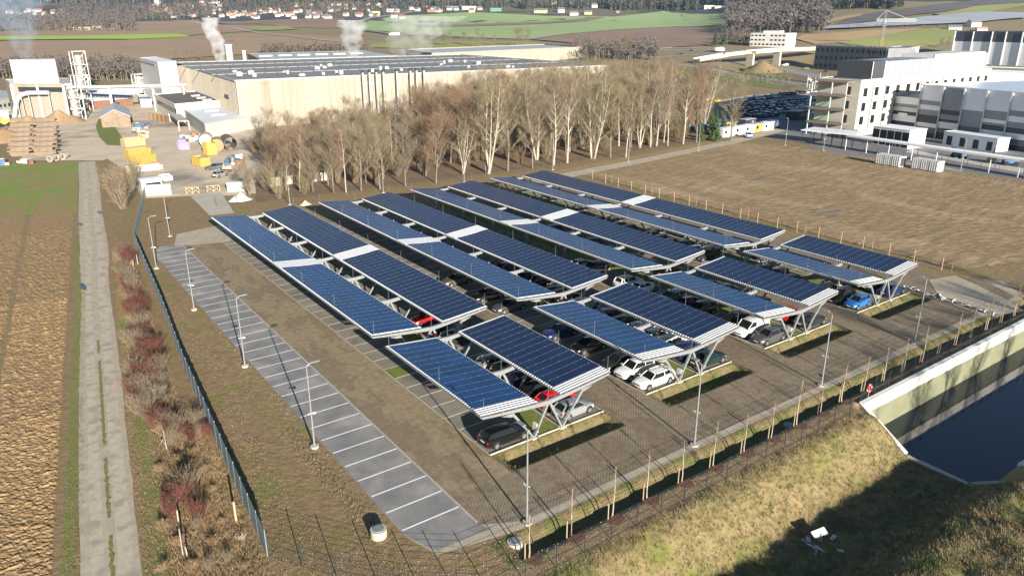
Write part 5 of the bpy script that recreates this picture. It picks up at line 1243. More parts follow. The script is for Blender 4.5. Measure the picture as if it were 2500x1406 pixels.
for k, (px, py) in enumerate(((127, 394), (142, 391), (158, 388))):
    p = g(px, py); r_ = .75; N_ = 20; mb = MB(); L = 2.2
    vs = [(q*cos(2*pi*t/N_), y_, q*sin(2*pi*t/N_)) for y_ in (-L/2, L/2) for q in (r_, r_-.14) for t in range(N_)]; fs = []
    for t in range(N_):
        u_ = (t+1) % N_; fs += [(t, 2*N_+t, 2*N_+u_, u_), (N_+t, N_+u_, 3*N_+u_, 3*N_+t), (t, u_, N_+u_, N_+t), (2*N_+u_, 2*N_+t, 3*N_+t, 3*N_+u_)]
    mb.add(vs, fs); o = mb.build('concrete_pipe', W['concrete']); o.location = (p.x, p.y, r_); o.rotation_euler = (0, 0, -.5); tag(o, f'{["left","middle","right"][k]} of three concrete pipes before the log stacks', 'pipe', 'concrete pipes')
# timber sheds (gables)
def gabled(label, px, py, L, Wd, h, rh, rz, wm='wood', rm='roof_l', name='timber_shed', cat='shed', f=g):
    p = f(px, py); r = E(name, label, cat, (p.x, p.y, p.z), rz); mb = MB(); mb.gable((0, 0, 0), L, Wd, h, rh, 0, 0, 0)
    w1 = MB(); w1.v = mb.v[:10]; w1.f = mb.f[:4]; w1.m = [0]*4; w1.build('wall', W[wm], r); w2 = MB(); w2.v = mb.v; w2.f = mb.f[4:]; w2.m = [0]*len(w2.f); w2.build('roof', W[rm], r)
    mb = MB(); mb.box((L*.1, -Wd/2-.03, 1.1), (1.6, .08, 2.2)); mb.box((L/2+.03, 0, 1.2), (.08, 2.0, 2.4)); mb.build('door', W['dark'], r); return r
gabled('long grey-roofed timber shed beside the grass island', 285, 300, 26, 9, 3.4, 2.4, 1.42, 'log')
gabled('second grey-roofed shed with red gable behind the first', 268, 262, 16, 10, 3.6, 2.6, .2, 'rust')
# power plant block left
A, B, C_ = g(45, 296), g(30, 280), g(175, 298)
pw = simple('silo_building', 'cream silo building with wide open front and white upper block', 'plant building', quadfoot(A, B, C_), 13, 'clad', 'roof_w', par=.5)
a, c = A, C_; dirx = (c-a).normalized(); nrm = Vector((dirx.y, -dirx.x, 0))
mb = MB(); q0 = a+dirx*3+nrm*.1; q1 = a+dirx*((c-a).length-1)+nrm*.1; mb.bar((q0.x, q0.y, 11.4), (q1.x, q1.y, 11.4), .4, 1.6); mb.build('opening_band', W['dark'], pw, world=True)
for t in (0.02, .5, .98): q = a.lerp(c, t)+nrm*.4; mb = MB(); mb.box((q.x, q.y, 6.5), (.7, .7, 13)); mb.build('column', W['white'], pw, world=True)
q = a+dirx*6+Vector((-dirx.y, dirx.x, 0))*6; mb = MB(); mb.box((q.x, q.y, 14), (11, 9, 15), atan2(dirx.y, dirx.x)); mb.build('upper_block', W['white'], pw, world=True)
# conveyor pipe arching down
mb = MB(); c0 = a+nrm*2.2; pr = [(dirx*16, 10.5), (dirx*8, 10.3), (dirx*5, 9.5), (dirx*3, 7.5), (dirx*1.5, 4.2), (dirx*.2, .5)]
for (v0, z0_), (v1, z1_) in zip(pr, pr[1:]): p0, p1 = c0+v0, c0+v1; mb.tube((p0.x, p0.y, z0_), (p1.x, p1.y, z1_), .8, .8, 10, cap=True)
r = E('conveyor_duct', 'thick grey duct bending down in front of the cream silo building', 'duct', (c0.x, c0.y, 0)); mb.build('duct', W['roof_l'], r, world=True)
mb = MB()
for v0, z0_ in pr[:4]: p0 = c0+v0; mb.box((p0.x, p0.y, z0_/2), (.25, .25, z0_))
mb.build('supports', W['steel'], r, world=True)
SM2 = chim(75, 222, 160, 1.1, 'grey-white chimney with dark tip and bluish smoke plume', z=6, cap='dark')
def steeltower(px, py, w_, h, lvls, label, tank=True):
    p = g(px, py); r = E('process_tower', label, 'process tower', (p.x, p.y, 0), .15)
    for a_ in (-1, 1):
        for b_ in (-1, 1): mb = MB(); mb.box((a_*w_/2, b_*w_/2, h/2), (.3, .3, h)); mb.build('column', W['white'], r)
    for k in range(1, lvls+1):
        z = h*k/lvls; mb = MB(); mb.box((0, 0, z), (w_+.6, w_+.6, .25)); mb.build('platform', W['white'], r)
        for s_ in (-1, 1): mb = MB(); mb.bar((-w_/2, s_*w_/2, z-h/lvls), (w_/2, s_*w_/2, z), .15, .15); mb.build('brace', W['white'], r)
    if tank: mb = MB(); mb.tube((0, 0, 1), (0, 0, h*.9), w_*.3, w_*.3, 14); mb.build('tank', W['flue'], r)
steeltower(188, 292, 5, 12, 3, 'white steel process tower right of the cream silo building')
steeltower(208, 270, 5, 14, 3, 'white steel tower under the left end of the pipe bridge')
steeltower(205, 222, 6, 20, 3, 'white silo tower with top platform behind the pipe bridge')
steeltower(345, 232, 5, 10, 2, 'grey steel frame with vessels left of the factory hall')
steeltower(395, 232, 7, 10, 2, 'steel frame with dark vessels against the factory hall')
# pipe bridge
a, b = g(160, 214, 10), g(455, 208, 10); r = E('pipe_bridge', 'long double white pipe bridge crossing the plant yard', 'pipe bridge', (a.x, a.y, 0)); dd = (b-a).normalized()
for s_ in (-.7, .7): mb = MB(); n_ = Vector((-dd.y, dd.x, 0))*s_; mb.tube(a+n_, b+n_, .45, .45, 10); mb.build('pipe', W['white'], r, world=True)
mb = MB(); n_ = Vector((-dd.y, dd.x, 0))
for k in range(30): p0 = a.lerp(b, k/30)-Vector((0, 0, .8)); p1 = a.lerp(b, (k+1)/30)-Vector((0, 0, .8)); mb.bar(p0+n_, p1-n_, .12, .12); mb.bar(p0+n_, p1+n_, .2, .25); mb.bar(p0-n_, p1-n_, .2, .25)
mb.build('truss', W['steel'], r, world=True)
for t in (.05, .35, .71, .97):
    for s_ in (-1, 1): p0 = a.lerp(b, t)+n_*s_; mb = MB(); mb.box((p0.x, p0.y, 4.8), (.4, .4, 9.6)); mb.build('pylon', W['white'], r, world=True)
# more low plant buildings
for k, (pa, pb, pc, h, wm, rm, lb) in enumerate([((115, 245), (112, 228), (182, 243), 7, 'concrete', 'roof_l', 'weathered grey concrete hall behind the silo building'), ((0, 275), (-30, 255), (40, 268), 5, 'clad_w', 'roof_l', 'low pale building at the left edge below the power block'), ((-20, 300), (-40, 290), (26, 303), 4.5, 'white', 'roof_l', 'grey-roofed open shed at the left edge'), ((225, 250), (215, 240), (248, 252), 5, 'white', 'roof_w', 'white box building with blue awning in the plant'), ((240, 234), (246, 226), (345, 229), 2.5, 'clad_w', 'concrete', 'long low settling basin building beyond the yard'), ((345, 262), (338, 250), (372, 262), 3, 'white', 'roof_w', 'small white annex in front of the brown-roofed block'), ((860, 275), (850, 262), (1130, 262), 4, 'white', 'roof_l', 'low white annex along the front of the factory hall')]):
    A, B, C_ = g(*pa), g(*pb), g(*pc); s3 = simple('plant_building', lb, 'plant building', quadfoot(A, B, C_), h, wm, rm, par=.3)
    if k in (0, 1, 3): win_row(s3, A, C_, h*.35, h*.6, 4, .4)
# blue tarpaulin roof
r = gabled('blue-walled shed behind the grey roofed sheds', 248, 262, 9, 5, 4, 1.2, 1.5, 'bluep', 'roof_l')
# cars / loaders: yellow wheel loader at the left edge
p = g(12, 310); r = E('wheel_loader', 'yellow wheel loader at the left edge behind the timber heap', 'loader', (p.x, p.y, 0), .1)
mb = MB(); mb.box((0, 0, 1.6), (3.6, 2.0, 1.3)); mb.box((-.3, 0, 2.7), (1.3, 1.6, 1.3)); mb.build('body', W['yellow'], r); mb = MB(); mb.bar((1.8, -.6, 1.8), (4.2, -.6, .9), .25, .35); mb.bar((1.8, .6, 1.8), (4.2, .6, .9), .25, .35); mb.build('lift_arm', W['yellow'], r); mb = MB(); mb.prism([(4.0, -1.3), (5.1, -1.3), (5.1, 1.3), (4.0, 1.3)], .2, 1.2); mb.build('bucket', W['rust'], r)
for x in (-1.4, 1.4):
    for s_ in (-1, 1): mb = MB(); mb.tube((x, s_*.85, .8), (x, s_*1.35, .8), .8, .8, 16); mb.build('wheel', W['tyre'], r)
# ================================================================ industrial complex on the right
W['grey_p'] = M('grey_panel', (.13, .135, .15), (.115, .12, .135), .2, .5)
W['mid_p'] = M('mid_grey_panel', (.25, .265, .30), None, rough=.5)
W['light_p'] = M('light_grey_panel', (.78, .80, .83), (.72, .74, .77), .1, .5)
W['dark_p'] = M('dark_grey_panel', (.055, .058, .068), None, rough=.5)
W['anth2'] = M('navy_panel', (.022, .028, .042), None, rough=.5)
W['roof_sky_tint'] = M('membrane_roof_sky_tint', (.62, .70, .80), None, rough=.25, spec=.6)  # blue of the reflected sky is mixed into the base colour
W['render'] = M('beige_render', (.48, .45, .39), (.43, .405, .35), .2, .8)
W['green_s'] = M('green_steel', (.08, .30, .18), None, rough=.5)
W['block'] = M('bare_blockwork', (.22, .225, .235), (.18, .185, .2), .3, .85)
def fbox(mb, a, b, off, z0, z1, d, mi=0):
    "slab standing proud of the wall a-b"
    a = Vector(a[:2]); b = Vector(b[:2]); u_ = (b-a).normalized(); n_ = Vector((u_.y, -u_.x)); p = a+n_*(off+d/2); q = b+n_*(off+d/2)
    mb.bar((p.x, p.y, (z0+z1)/2), (q.x, q.y, (z0+z1)/2), d, z1-z0, mi)
# --- office with open stair
OA = g(2103, 199, 17); OL = g(2018, 195.5, 17); OR = g(2420, 169, 17)
u1 = (OR-OA); u1.z = 0; Lr = u1.length; u1.normalize(); v1 = Vector((-u1.y, u1.x, 0)); dpt = max(14, (OL-OA).dot(v1))
def O2(a, b): p = OA+u1*a+v1*b; return (p.x, p.y)
f = [O2(0, 0), O2(Lr, 0), O2(Lr, dpt), O2(0, dpt)]
of = simple('office_building', 'pale office building with open green staircase on its end facade', 'office building', f, 17, 'render', 'roof_g', par=.4)
for lv, (z0, z1) in enumerate(((3.6, 6.4), (7.8, 10.6), (12.2, 15.0))): win_row(of, f[0], f[1], z0, z1-.2, 14, .32, 'glass', 1, frame='light_p')
mb = MB(); fbox(mb, O2(2, 0), O2(Lr, 0), .0, 15.6, 17.3, .12); mb.build('upper_wall_band', W['white'], of, world=True)
for k, (a, b, z, m_) in enumerate(((8, 16, 22.5, 'dark_p'), (16.1, 50, 22.3, 'mid_p'), (50.2, 92, 23.5, 'white'), (92.2, min(Lr-2, 125), 23, 'mid_p'))):
    mb = MB(); mb.prism([O2(a, 1.2), O2(b, 1.2), O2(b, dpt-1.5), O2(a, dpt-1.5)], 17.2, z); mb.build('roof_storey', W[m_], of, world=True)
    mb = MB(); n_ = int((b-a)/4.2)
    for j in range(n_+1):
        p = O2(a+(b-a)*j/max(1, n_), 1.1); mb.box((p[0], p[1], (17.3+z)/2), (.18, .18, z-17.3))
    mb.build('panel_joints', W['light_p'], of, world=True)
# stair front: on the end facade (0,0)-(0,dpt), standing out towards -u1
W['brownp'] = M('brown_balcony', (.22, .17, .14), None, rough=.7)
for z in (4.3, 8.6, 12.9, 16.9):
    mb = MB(); p = [O2(-.02, 2), O2(-.02, dpt), O2(-4.2, dpt), O2(-4.2, 2)]; mb.prism(p, z-.35, z); mb.build('balcony_slab', W['brownp'], of, world=True)
    if z < 16:
        mb = MB(); q = [O2(-4.25, 2), O2(-4.25, dpt)]; fbox(mb, q[1], q[0], 0, z-.6, z+.15, .12); mb.build('fascia', W['brownp'], of, world=True)
        mb = MB()
        for a, b in ((O2(-3.9, 3), O2(-3.9, dpt-1)),):
            for h in (.5, .8, 1.1): mb.bar((a[0], a[1], z+h), (b[0], b[1], z+h), .06, .06)
        mb.build('railing', W['green_s'], of, world=True)
for z in (0.1, 4.3, 8.6):
    mb = MB(); a, b = O2(-2.2, dpt-2), O2(-2.2, 5)
    for s_ in (-.6, .6): p, q = O2(-2.2+s_, dpt-2), O2(-2.2+s_, 5); mb.bar((p[0], p[1], z), (q[0], q[1], z+4.2), .1, .3)
    for k in range(12): t = (k+.5)/12; c = (lerp(a[0], b[0], t), lerp(a[1], b[1], t)); mb.box((c[0], c[1], z+4.2*t), (.35, 1.2, .05), atan2(u1.y, u1.x)+pi/2)
    mb.build('staircase', W['green_s'], of, world=True)
for b in (2.2, dpt*.5, dpt-.3):
    p = O2(-4.0, b); mb = MB(); mb.box((p[0], p[1], 8.4), (.28, .28, 16.8)); mb.build('column', W['white'], of, world=True)
for z in (4.4, 8.7, 13.0, .1):
    p = O2(-.06, 3.4); mb = MB(); mb.box((p[0], p[1], z+1.1), (.12, 1.1, 2.2), atan2(u1.y, u1.x)); mb.build('door', W['dark'], of, world=True)
for k in range(9):
    p = O2(8+k*8.2, -.12); mb = MB(); mb.box((p[0], p[1], 8.5), (.14, .14, 16.5)); mb.build('downpipe', W['grey_p'], of, world=True)
# roof terrace rail and potted tree
mb = MB()
for h in (.4, .8, 1.1):
    for p, q in ((O2(.3, .3), O2(8, .3)), (O2(.3, .3), O2(.3, dpt-.3))): mb.bar((p[0], p[1], 17.2+h), (q[0], q[1], 17.2+h), .05, .05)
mb.build('terrace_rail', W['dark'], of, world=True)
# --- striped warehouse
HA = g(2251, 208, 15.5); HC = g(2500, 229, 15.5); HB = g(2430, 184, 15.5)
u2 = (HC-HA); u2.z = 0; L0 = u2.length; u2.normalize(); v2 = Vector((-u2.y, u2.x, 0)); dw = 70
def W2(a, b): p = HA+u2*a+v2*b; return (p.x, p.y)
LW_ = L0*1.7
f = [W2(0, 0), W2(LW_, 0), W2(LW_, dw), W2(0, dw)]
wh = simple('striped_warehouse', 'big warehouse with grey and white striped panel facade', 'warehouse', f, 15.5, 'light_p', 'roof_sky_tint', par=.3)
def pxa(px):
    d = ray(px, 300); o_ = Vector(W2(0, 0)); n_ = Vector((u2.y, -u2.x)); t = (o_.x*n_.x+o_.y*n_.y)/(d.x*n_.x+d.y*n_.y); return (Vector((d.x*t, d.y*t, 0))-HA).dot(u2)
bays = [0]+[pxa(x) for x in (2290, 2342, 2398, 2458)]; bays += [bays[-1]+11, bays[-1]+22, LW_]
bays = sorted(b for b in bays if b <= LW_)
col = ['white', 'mid_p', 'white_line', 'mid_p', 'dark_p', 'light_p', 'grey_p', 'anth2']
pat = [[.0, .28, .37, .46, .56, .72, .80, .89], [.0, .0, .42, .52, .60, .66, .78, .86], [.0, .38, .38, .38, .68, .68, .68, .90], [.0, .34, .50, .56, .60, .70, .78, .92], [.0, .30, .40, .5, .6, .7, .8, .9], [0, .3, .4, .45, .6, .7, .8, .9], [0, .3, .4, .45, .6, .7, .8, .9]]
for k in range(len(bays)-1):
    a, b = bays[k]+.12, bays[k+1]-.12; p_ = pat[k % 7]
    for j in range(1, 8):
        z1 = 15.4*(1-p_[j]); z0 = 15.4*(1-(p_[j+1] if j < 7 else 1.0))
        if z1-z0 < .3: continue
        m_ = col[j] if not (k == 1 and j == 2) else 'dark_p'
        mb = MB(); fbox(mb, W2(a, 0), W2(b, 0), .0, z0+.02, z1-.02, .05); mb.build('facade_stripe', W[m_], wh, world=True)
for k, b in enumerate(bays[:-1]):
    p = W2(b+(.3 if k == 0 else 0), -.25); mb = MB(); mb.box((p[0], p[1], 7.8), (.32, .3, 15.6)); mb.build('downpipe', W['white'], wh, world=True)
    p = W2(b+.3, -.35); mb = MB(); mb.box((p[0], p[1], 15.1), (1.3, .5, .6)); mb.build('hopper', W['white'], wh, world=True)
mb = MB(); fbox(mb, W2(bays[5]+1, 0), W2(bays[5]+9, 0), .06, 5, 13, .1); mb.build('window', W['glass'], wh, world=True)
mb = MB()
for k in range(36): p = W2(1+k*LW_/36, dw-.5); mb.box((p[0], p[1], 16.1), (1.0, .6, .5))
mb.build('roof_edge_blocks', W['dark_p'], wh, world=True)
A, C_ = g(2171, 236, 10.9), g(2243, 243, 10.9); u3 = (C_-A).normalized(); v3 = Vector((-u3.y, u3.x, 0)); B = A+v3*14
sb = simple('striped_annex', 'lower striped panel block left of the warehouse', 'warehouse', quadfoot(A, B, C_), 10.9, 'light_p', 'roof_g', par=.3)
for j, (z0, z1, m_) in enumerate(((8.0, 9.1, 'mid_p'), (6.9, 8.0, 'white'), (5.6, 6.8, 'dark_p'), (3.6, 4.6, 'light_p'), (0, 3.6, 'anth2'))): mb = MB(); fbox(mb, A, C_, 0, z0, z1-.03, .05); mb.build('facade_stripe', W[m_], sb, world=True)
mb = MB(); a, c = A.lerp(C_, .42), A.lerp(C_, .72); fbox(mb, a, c, .06, 4.6, 6.2, .06); mb.build('sign_panel', W['light_p'], sb, world=True)
# loading ramps, white gate building at the foot
A, C_ = g(2300, 352), g(2430, 372); B = A+v2*5
ld = simple('loading_annex', 'white low annex with dark doors below the striped warehouse', 'annex', quadfoot(A, B, C_), 3.6, 'light_p', 'roof_w', par=.2)
win_row(ld, A, C_, .1, 2.6, 4, .4, 'dark', name='door')
# yard on the right
W['yard_r'] = M('grey_paving', (.20, .20, .205), (.17, .17, .175), .1, .9, .2, 8)
drape('warehouse_yard', [tuple(g(1850, 330))[:2], tuple(g(1950, 345))[:2], tuple(g(2020, 372))[:2], tuple(g(2380, 425))[:2], (190, 40), (330, 40), (330, 200), (252, 185), (225, 165)], W['yard_r'], .02, None, zf=flat)
W['pale_p'] = M('pale_paving', (.50, .46, .40), (.44, .41, .36), .2, .9)
drape('pale_path', gp((2210, 372), (2225, 366), (2500, 412), (2500, 424)), W['pale_p'], .04, None, zf=flat)
# covered walkway
def walkway(name, label, pts, wd, z, step, mat='white'):
    r = E(name, label, 'canopy', (pts[0].x, pts[0].y, 0))
    mb = MB()
    for a, b in zip(pts, pts[1:]): mb.bar((a.x, a.y, z), (b.x, b.y, z), wd, .45)
    mb.build('roof', W[mat], r, world=True)
    for a, b in zip(pts, pts[1:]):
        n_ = max(2, int((b-a).length/step))
        dd_ = (b-a).normalized(); nn_ = Vector((-dd_.y, dd_.x, 0))*(wd/2-.3)
        for k in range(n_+1):
            for s_ in (-1, 1): p = a.lerp(b, k/n_)+nn_*s_; mb = MB(); mb.box((p.x, p.y, z/2), (.14, .14, z)); mb.build('post', W[mat], r, world=True)
    return r
walkway('covered_walkway', 'very long thin white canopy on posts before the striped warehouse', [g(2075, 331, 4), g(2500, 391, 4), g(2700, 421, 4)], 3.0, 4.0, 6, 'white_line')
A = g(1955, 318, 4); C_ = g(2085, 331, 4); r = E('bicycle_shelter', 'wide flat pale canopy roof on thin posts at the stair facade', 'canopy', (A.x, A.y, 0))
dd_ = (C_-A).normalized(); nn_ = Vector((-dd_.y, dd_.x, 0)); pl = [A, C_, C_+nn_*9, A+nn_*9]; mb = MB(); mb.prism([(p.x, p.y) for p in pl], 3.9, 4.1); mb.build('roof', W['light_p'], r, world=True)
for t in (.03, .2, .4, .6, .8, .97):
    for s_ in (.4, 8.6): p = A.lerp(C_, t)+nn_*s_; mb = MB(); mb.box((p.x, p.y, 1.95), (.14, .14, 3.9)); mb.build('post', W['dark'], r, world=True)
# glass pavilion
A, C_ = g(2126, 352), g(2215, 365); dd_ = (C_-A).normalized(); nn_ = Vector((-dd_.y, dd_.x, 0)); B = A+nn_*8
pv = simple('glass_pavilion', 'boxy glass-fronted entrance pavilion with pale flat roof', 'pavilion', quadfoot(A, B, C_), 5.2, 'light_p', 'light_p', par=.1)
win_row(pv, A, C_, .3, 4.6, 5, .86, 'glass', frame='white'); 
# plant containers
for k, (px, py, L, lb, mt) in enumerate(((2172, 405, 6.6, 'white ribbed plant container, left of two on the concrete pad', 'white'), (2262, 417, 6.6, 'white plant container with grey louvres, right of two on the pad', 'white'))):
    p = g(px, py); r = E('plant_container', lb, 'container', (p.x, p.y, .15), atan2(dd_.y, dd_.x)); mb = MB(); mb.box((0, 0, 1.35), (L, 2.5, 2.5)); mb.build('wall', W[mt], r); mb = MB()
    for j in range(12): mb.box((-L/2+.3+j*(L-.6)/11, -1.28, 1.3), (.12, .08, 2.2))
    mb.build('ribs', W['light_p'], r)
    for x in (-.9, 1.2): mb = MB(); mb.box((x, -1.30, 1.3), (.12, .06, 2.3)); mb.build('door_bar', W['dark_p'], r)
    mb = MB(); mb.box((L/2+.02, 0, 1.3), (.08, 2.0, 2.1)); mb.build('louvre', W['dark_p'] if k == 0 else W['mid_p'], r)
drape('concrete_pad', gp((2110, 398), (2140, 388), (2320, 412), (2370, 424), (2300, 432)), W['concrete'], .06, None, zf=flat)
# machines in the yard: telehandler and lifts
for k, (px, py, colr, lb) in enumerate(((2420, 398, 'dark', 'dark telehandler with big wheels behind the white canopy'), (2340, 386, 'bluep', 'blue scissor lift, left of those behind the white canopy'), (2465, 404, 'bluep', 'blue scissor lift, right of those behind the white canopy'))):
    p = g(px, py); r = E('work_machine', lb, 'work machine', (p.x, p.y, 0), .3+k)
    mb = MB(); mb.box((0, 0, 1.0), (3.2, 1.6, .7)); mb.box((-.4, 0, 1.8), (1.4, 1.3, 1.0)); mb.build('body', W[colr], r)
    for x in (-1.1, 1.1):
        for s_ in (-1, 1): mb = MB(); mb.tube((x, s_*.75, .55), (x, s_*1.05, .55), .55, .55, 14); mb.build('wheel', W['tyre'], r)
    mb = MB(); mb.bar((-1.2, 0, 1.9), (2.6, 0, 2.6 if k else 3.2), .3, .3); mb.build('boom', W[colr], r)
# --- far right high building with dark band
bp = gt(2318, 152); bq = gt(2560, 165)
Hh = 25; A = g(2331, 78, 25+0); 
A = bp; H_ = height_at(A, 77, 2330); u4 = (bq-bp); u4.z = 0; u4.normalize(); v4 = Vector((-u4.y, u4.x, 0)); L4 = (bq-bp).length*1.15
f = [(A.x, A.y), (A.x+u4.x*L4, A.y+u4.y*L4), (A.x+u4.x*L4+v4.x*60, A.y+u4.y*L4+v4.y*60), (A.x+v4.x*60, A.y+v4.y*60)]
hb = E('high_warehouse', 'tall pale high-bay warehouse with dark band along its roof edge', 'warehouse', (A.x, A.y, A.z))
zt = A.z+H_; mb = MB(); mb.prism(f, A.z-8, zt-H_*.32); mb.build('wall', W['light_p'], hb, world=True); mb = MB(); mb.prism(f, zt-H_*.32+.01, zt); mb.build('dark_band', W['anth'], hb, world=True)
for t in (.0, .17, .34, .46, .6, .8): p = Vector((A.x, A.y, 0))+u4*(L4*t+.6)-v4*.4; mb = MB(); mb.box((p.x, p.y, (A.z-2+zt)/2), (.8, .6, zt-A.z+2)); mb.build('downpipe', W['light_p'], hb, world=True)
mb = MB(); p = Vector((A.x, A.y, 0))+u4*(L4*.62)+v4*10; mb.prism([(p.x, p.y), (p.x+u4.x*50, p.y+u4.y*50), (p.x+u4.x*50+v4.x*30, p.y+u4.y*50+v4.y*30), (p.x+v4.x*30, p.y+v4.y*30)], zt, zt+6); mb.build('roof_block', W['anth'], hb, world=True)
# low buildings between office and high building with teal letters
A, C_ = g(2368, 172, 12), g(2520, 178, 12); u_ = (C_-A).normalized(); B = A+Vector((-u_.y, u_.x, 0))*30
lb_ = simple('low_factory_block', 'long low pale factory block between the offices and high-bay warehouse', 'factory building', quadfoot(A, B, C_), 12, 'light_p', 'roof_g', par=.6)
def text(name, s, size, loc, rz, mat, parent):
    cu = bpy.data.curves.new(name, 'FONT'); cu.body = s; cu.size = size; cu.extrude = .08; o = bpy.data.objects.new(name, cu); COL.objects.link(o)
    o.location = loc; o.rotation_euler = (pi/2, 0, rz); cu.materials.append(mat)
    dg = bpy.context.evaluated_depsgraph_get(); me = bpy.data.meshes.new_from_object(o.evaluated_get(dg)); bpy.data.objects.remove(o)
    ob = bpy.data.objects.new(name, me); COL.objects.link(ob); ob.parent = parent; ob.location = Vector(loc)-parent.location; ob.rotation_euler = (pi/2, 0, rz); return ob
W['teal'] = M('teal_letters', (.01, .22, .26), None, rough=.4)
p = A+u_*3-Vector((-u_.y, u_.x, 0))*.3; text('sign_letters', 'KIWI', 2.6, (p.x, p.y, 12.7), atan2(u_.y, u_.x), W['teal'], lb_)
# --- building under construction (grey blockwork, scaffold edge)
cA = gt(1985, 168); cM = gt(2160, 181); cR = gt(2236, 166)
def slabbuild(label, a, b, depth, ytop, px_, wall, floors, n, nm):
    H = height_at(a, ytop, px_); u_ = (b-a); u_.z = 0; L = u_.length; u_.normalize(); v_ = Vector((-u_.y, u_.x, 0)); z0 = min(a.z, b.z)-2
    f = [(a.x, a.y), (b.x, b.y), (b.x+v_.x*depth, b.y+v_.y*depth), (a.x+v_.x*depth, a.y+v_.y*depth)]
    r = E('unfinished_building', label, 'building', (a.x, a.y, a.z)); mb = MB(); mb.prism(f, z0, a.z+H); mb.build('wall', W[wall], r, world=True)
    for k in range(floors):
        z = a.z+H*(k+.3)/floors; win_row(r, f[0], f[1], z, z+H/floors*.42, n, .5, 'dark', d=.1)
    mb = MB()
    for k in range(int(L/2.4)): p = Vector((f[0][0], f[0][1], 0))+u_*(k*2.4+1); mb.box((p.x, p.y, a.z+H+.5), (1.1, .3, 1.0), atan2(u_.y, u_.x))
    mb.build('parapet_blocks', W[wall], r, world=True)
    mb = MB()
    for k in range(1, floors+1): z = a.z+H*k/floors-.2; p, q = Vector((*f[0], z))-v_*1.2, Vector((*f[1], z))-v_*1.2; mb.bar(p, q, 1.0, .1)
    for k in range(int(L/3)+1): p = Vector((f[0][0], f[0][1], 0))+u_*(k*3)-v_*1.7; mb.box((p.x, p.y, a.z+H/2+.5), (.1, .1, H+1))
    mb.build('scaffold', W['steel'], r, world=True)
    return r
slabbuild('grey bare-block building under construction with rows of empty window holes', cA, cM, 26, 112, 1985, 'block', 3, 14, 0)
ub = simple('pale_wing', 'pale end wing of the building under construction', 'building', [(cM.x, cM.y), (cR.x, cR.y), (cR.x+(cA.x-cM.x)*.25, cR.y+(cA.y-cM.y)*.25), (cM.x+(cA.x-cM.x)*.25, cM.y+(cA.y-cM.y)*.25)][::1], cM.z+height_at(cM, 124, 2165), 'render', 'roof_g', par=.5)
win_row(ub, cM, cR, cM.z+height_at(cM, 145, 2165), cM.z+height_at(cM, 134, 2165), 3, .35, 'dark')
# --- white office in the distance
a, b = gt(1830, 113), gt(1916, 118); H = height_at(a, 81, 1830); u_ = (b-a); u_.z = 0; u_.normalize(); v_ = Vector((-u_.y, u_.x, 0))
r = E('white_office', 'white three-storey flat-roofed office block beyond the bridge', 'office building', tuple(a)); f = [(a.x, a.y), (b.x, b.y), (b.x+v_.x*22, b.y+v_.y*22), (a.x+v_.x*22, a.y+v_.y*22)]
mb = MB(); mb.prism(f, a.z-3, a.z+H); mb.build('wall', W['white'], r, world=True)
for k in range(3): win_row(r, f[0], f[1], a.z+H*(k+.28)/3, a.z+H*(k+.62)/3, 9, .55, 'glass', d=.15, skip=(4,) if k else ())
mb = MB(); c = (a+b)/2+v_*11; mb.box((c.x, c.y, a.z+H+1), (16, 10, 2), atan2(u_.y, u_.x)); mb.build('roof_plant', W['white'], r, world=True)
# --- tower crane
p = gt(2148, 130); Ht = height_at(p, 50, 2148); s_ = mpp(p); r = E('tower_crane', 'thin tower crane with orange lower mast above the unfinished building', 'crane', tuple(p))
def mast(a, b, w_, mat, name):
    mb = MB(); a = Vector(a); b = Vector(b); n_ = int((b-a).length/w_/1.2); d = (b-a).normalized(); e1 = d.orthogonal().normalized()*w_/2; e2 = d.cross(e1).normalized()*w_/2
    for s1, s2 in ((1, 1), (1, -1), (-1, -1), (-1, 1)): mb.bar(a+e1*s1+e2*s2, b+e1*s1+e2*s2, .16*w_, .16*w_)
    for k in range(n_):
        p0, p1 = a.lerp(b, k/n_), a.lerp(b, (k+1)/n_)
        for (s1, s2), (t1, t2) in (((1, 1), (1, -1)), ((1, -1), (-1, -1)), ((-1, -1), (-1, 1)), ((-1, 1), (1, 1))): mb.bar(p0+e1*s1+e2*s2, p1+e1*t1+e2*t2, .09*w_, .09*w_)
    mb.build(name, W[mat], r)
mast((0, 0, 0), (0, 0, Ht*.42), 2.4, 'yellow', 'lower_mast'); mast((0, 0, Ht*.42), (0, 0, Ht), 2.0, 'steel', 'upper_mast')
dr = (RT*1.0); dr.z = 0; dr.normalize(); q = dr*(75*s_); mast((0, 0, Ht), (q.x, q.y, Ht), 1.6, 'steel', 'jib'); mast((0, 0, Ht), (0, 0, Ht+22*s_), 1.0, 'steel', 'apex'); q2 = -dr*(20*s_); mast((0, 0, Ht), (q2.x, q2.y, Ht), 1.4, 'steel', 'counter_jib')
mb = MB(); mb.box((0, 0, Ht-1), (2.2, 2.2, 2.6)); mb.build('cab', W['white'], r); mb = MB(); mb.bar((0, 0, Ht+22*s_), (q.x*.8, q.y*.8, Ht+.5), .2, .2); mb.bar((0, 0, Ht+22*s_), (q2.x, q2.y, Ht+.5), .2, .2); mb.build('tie', W['steel'], r)
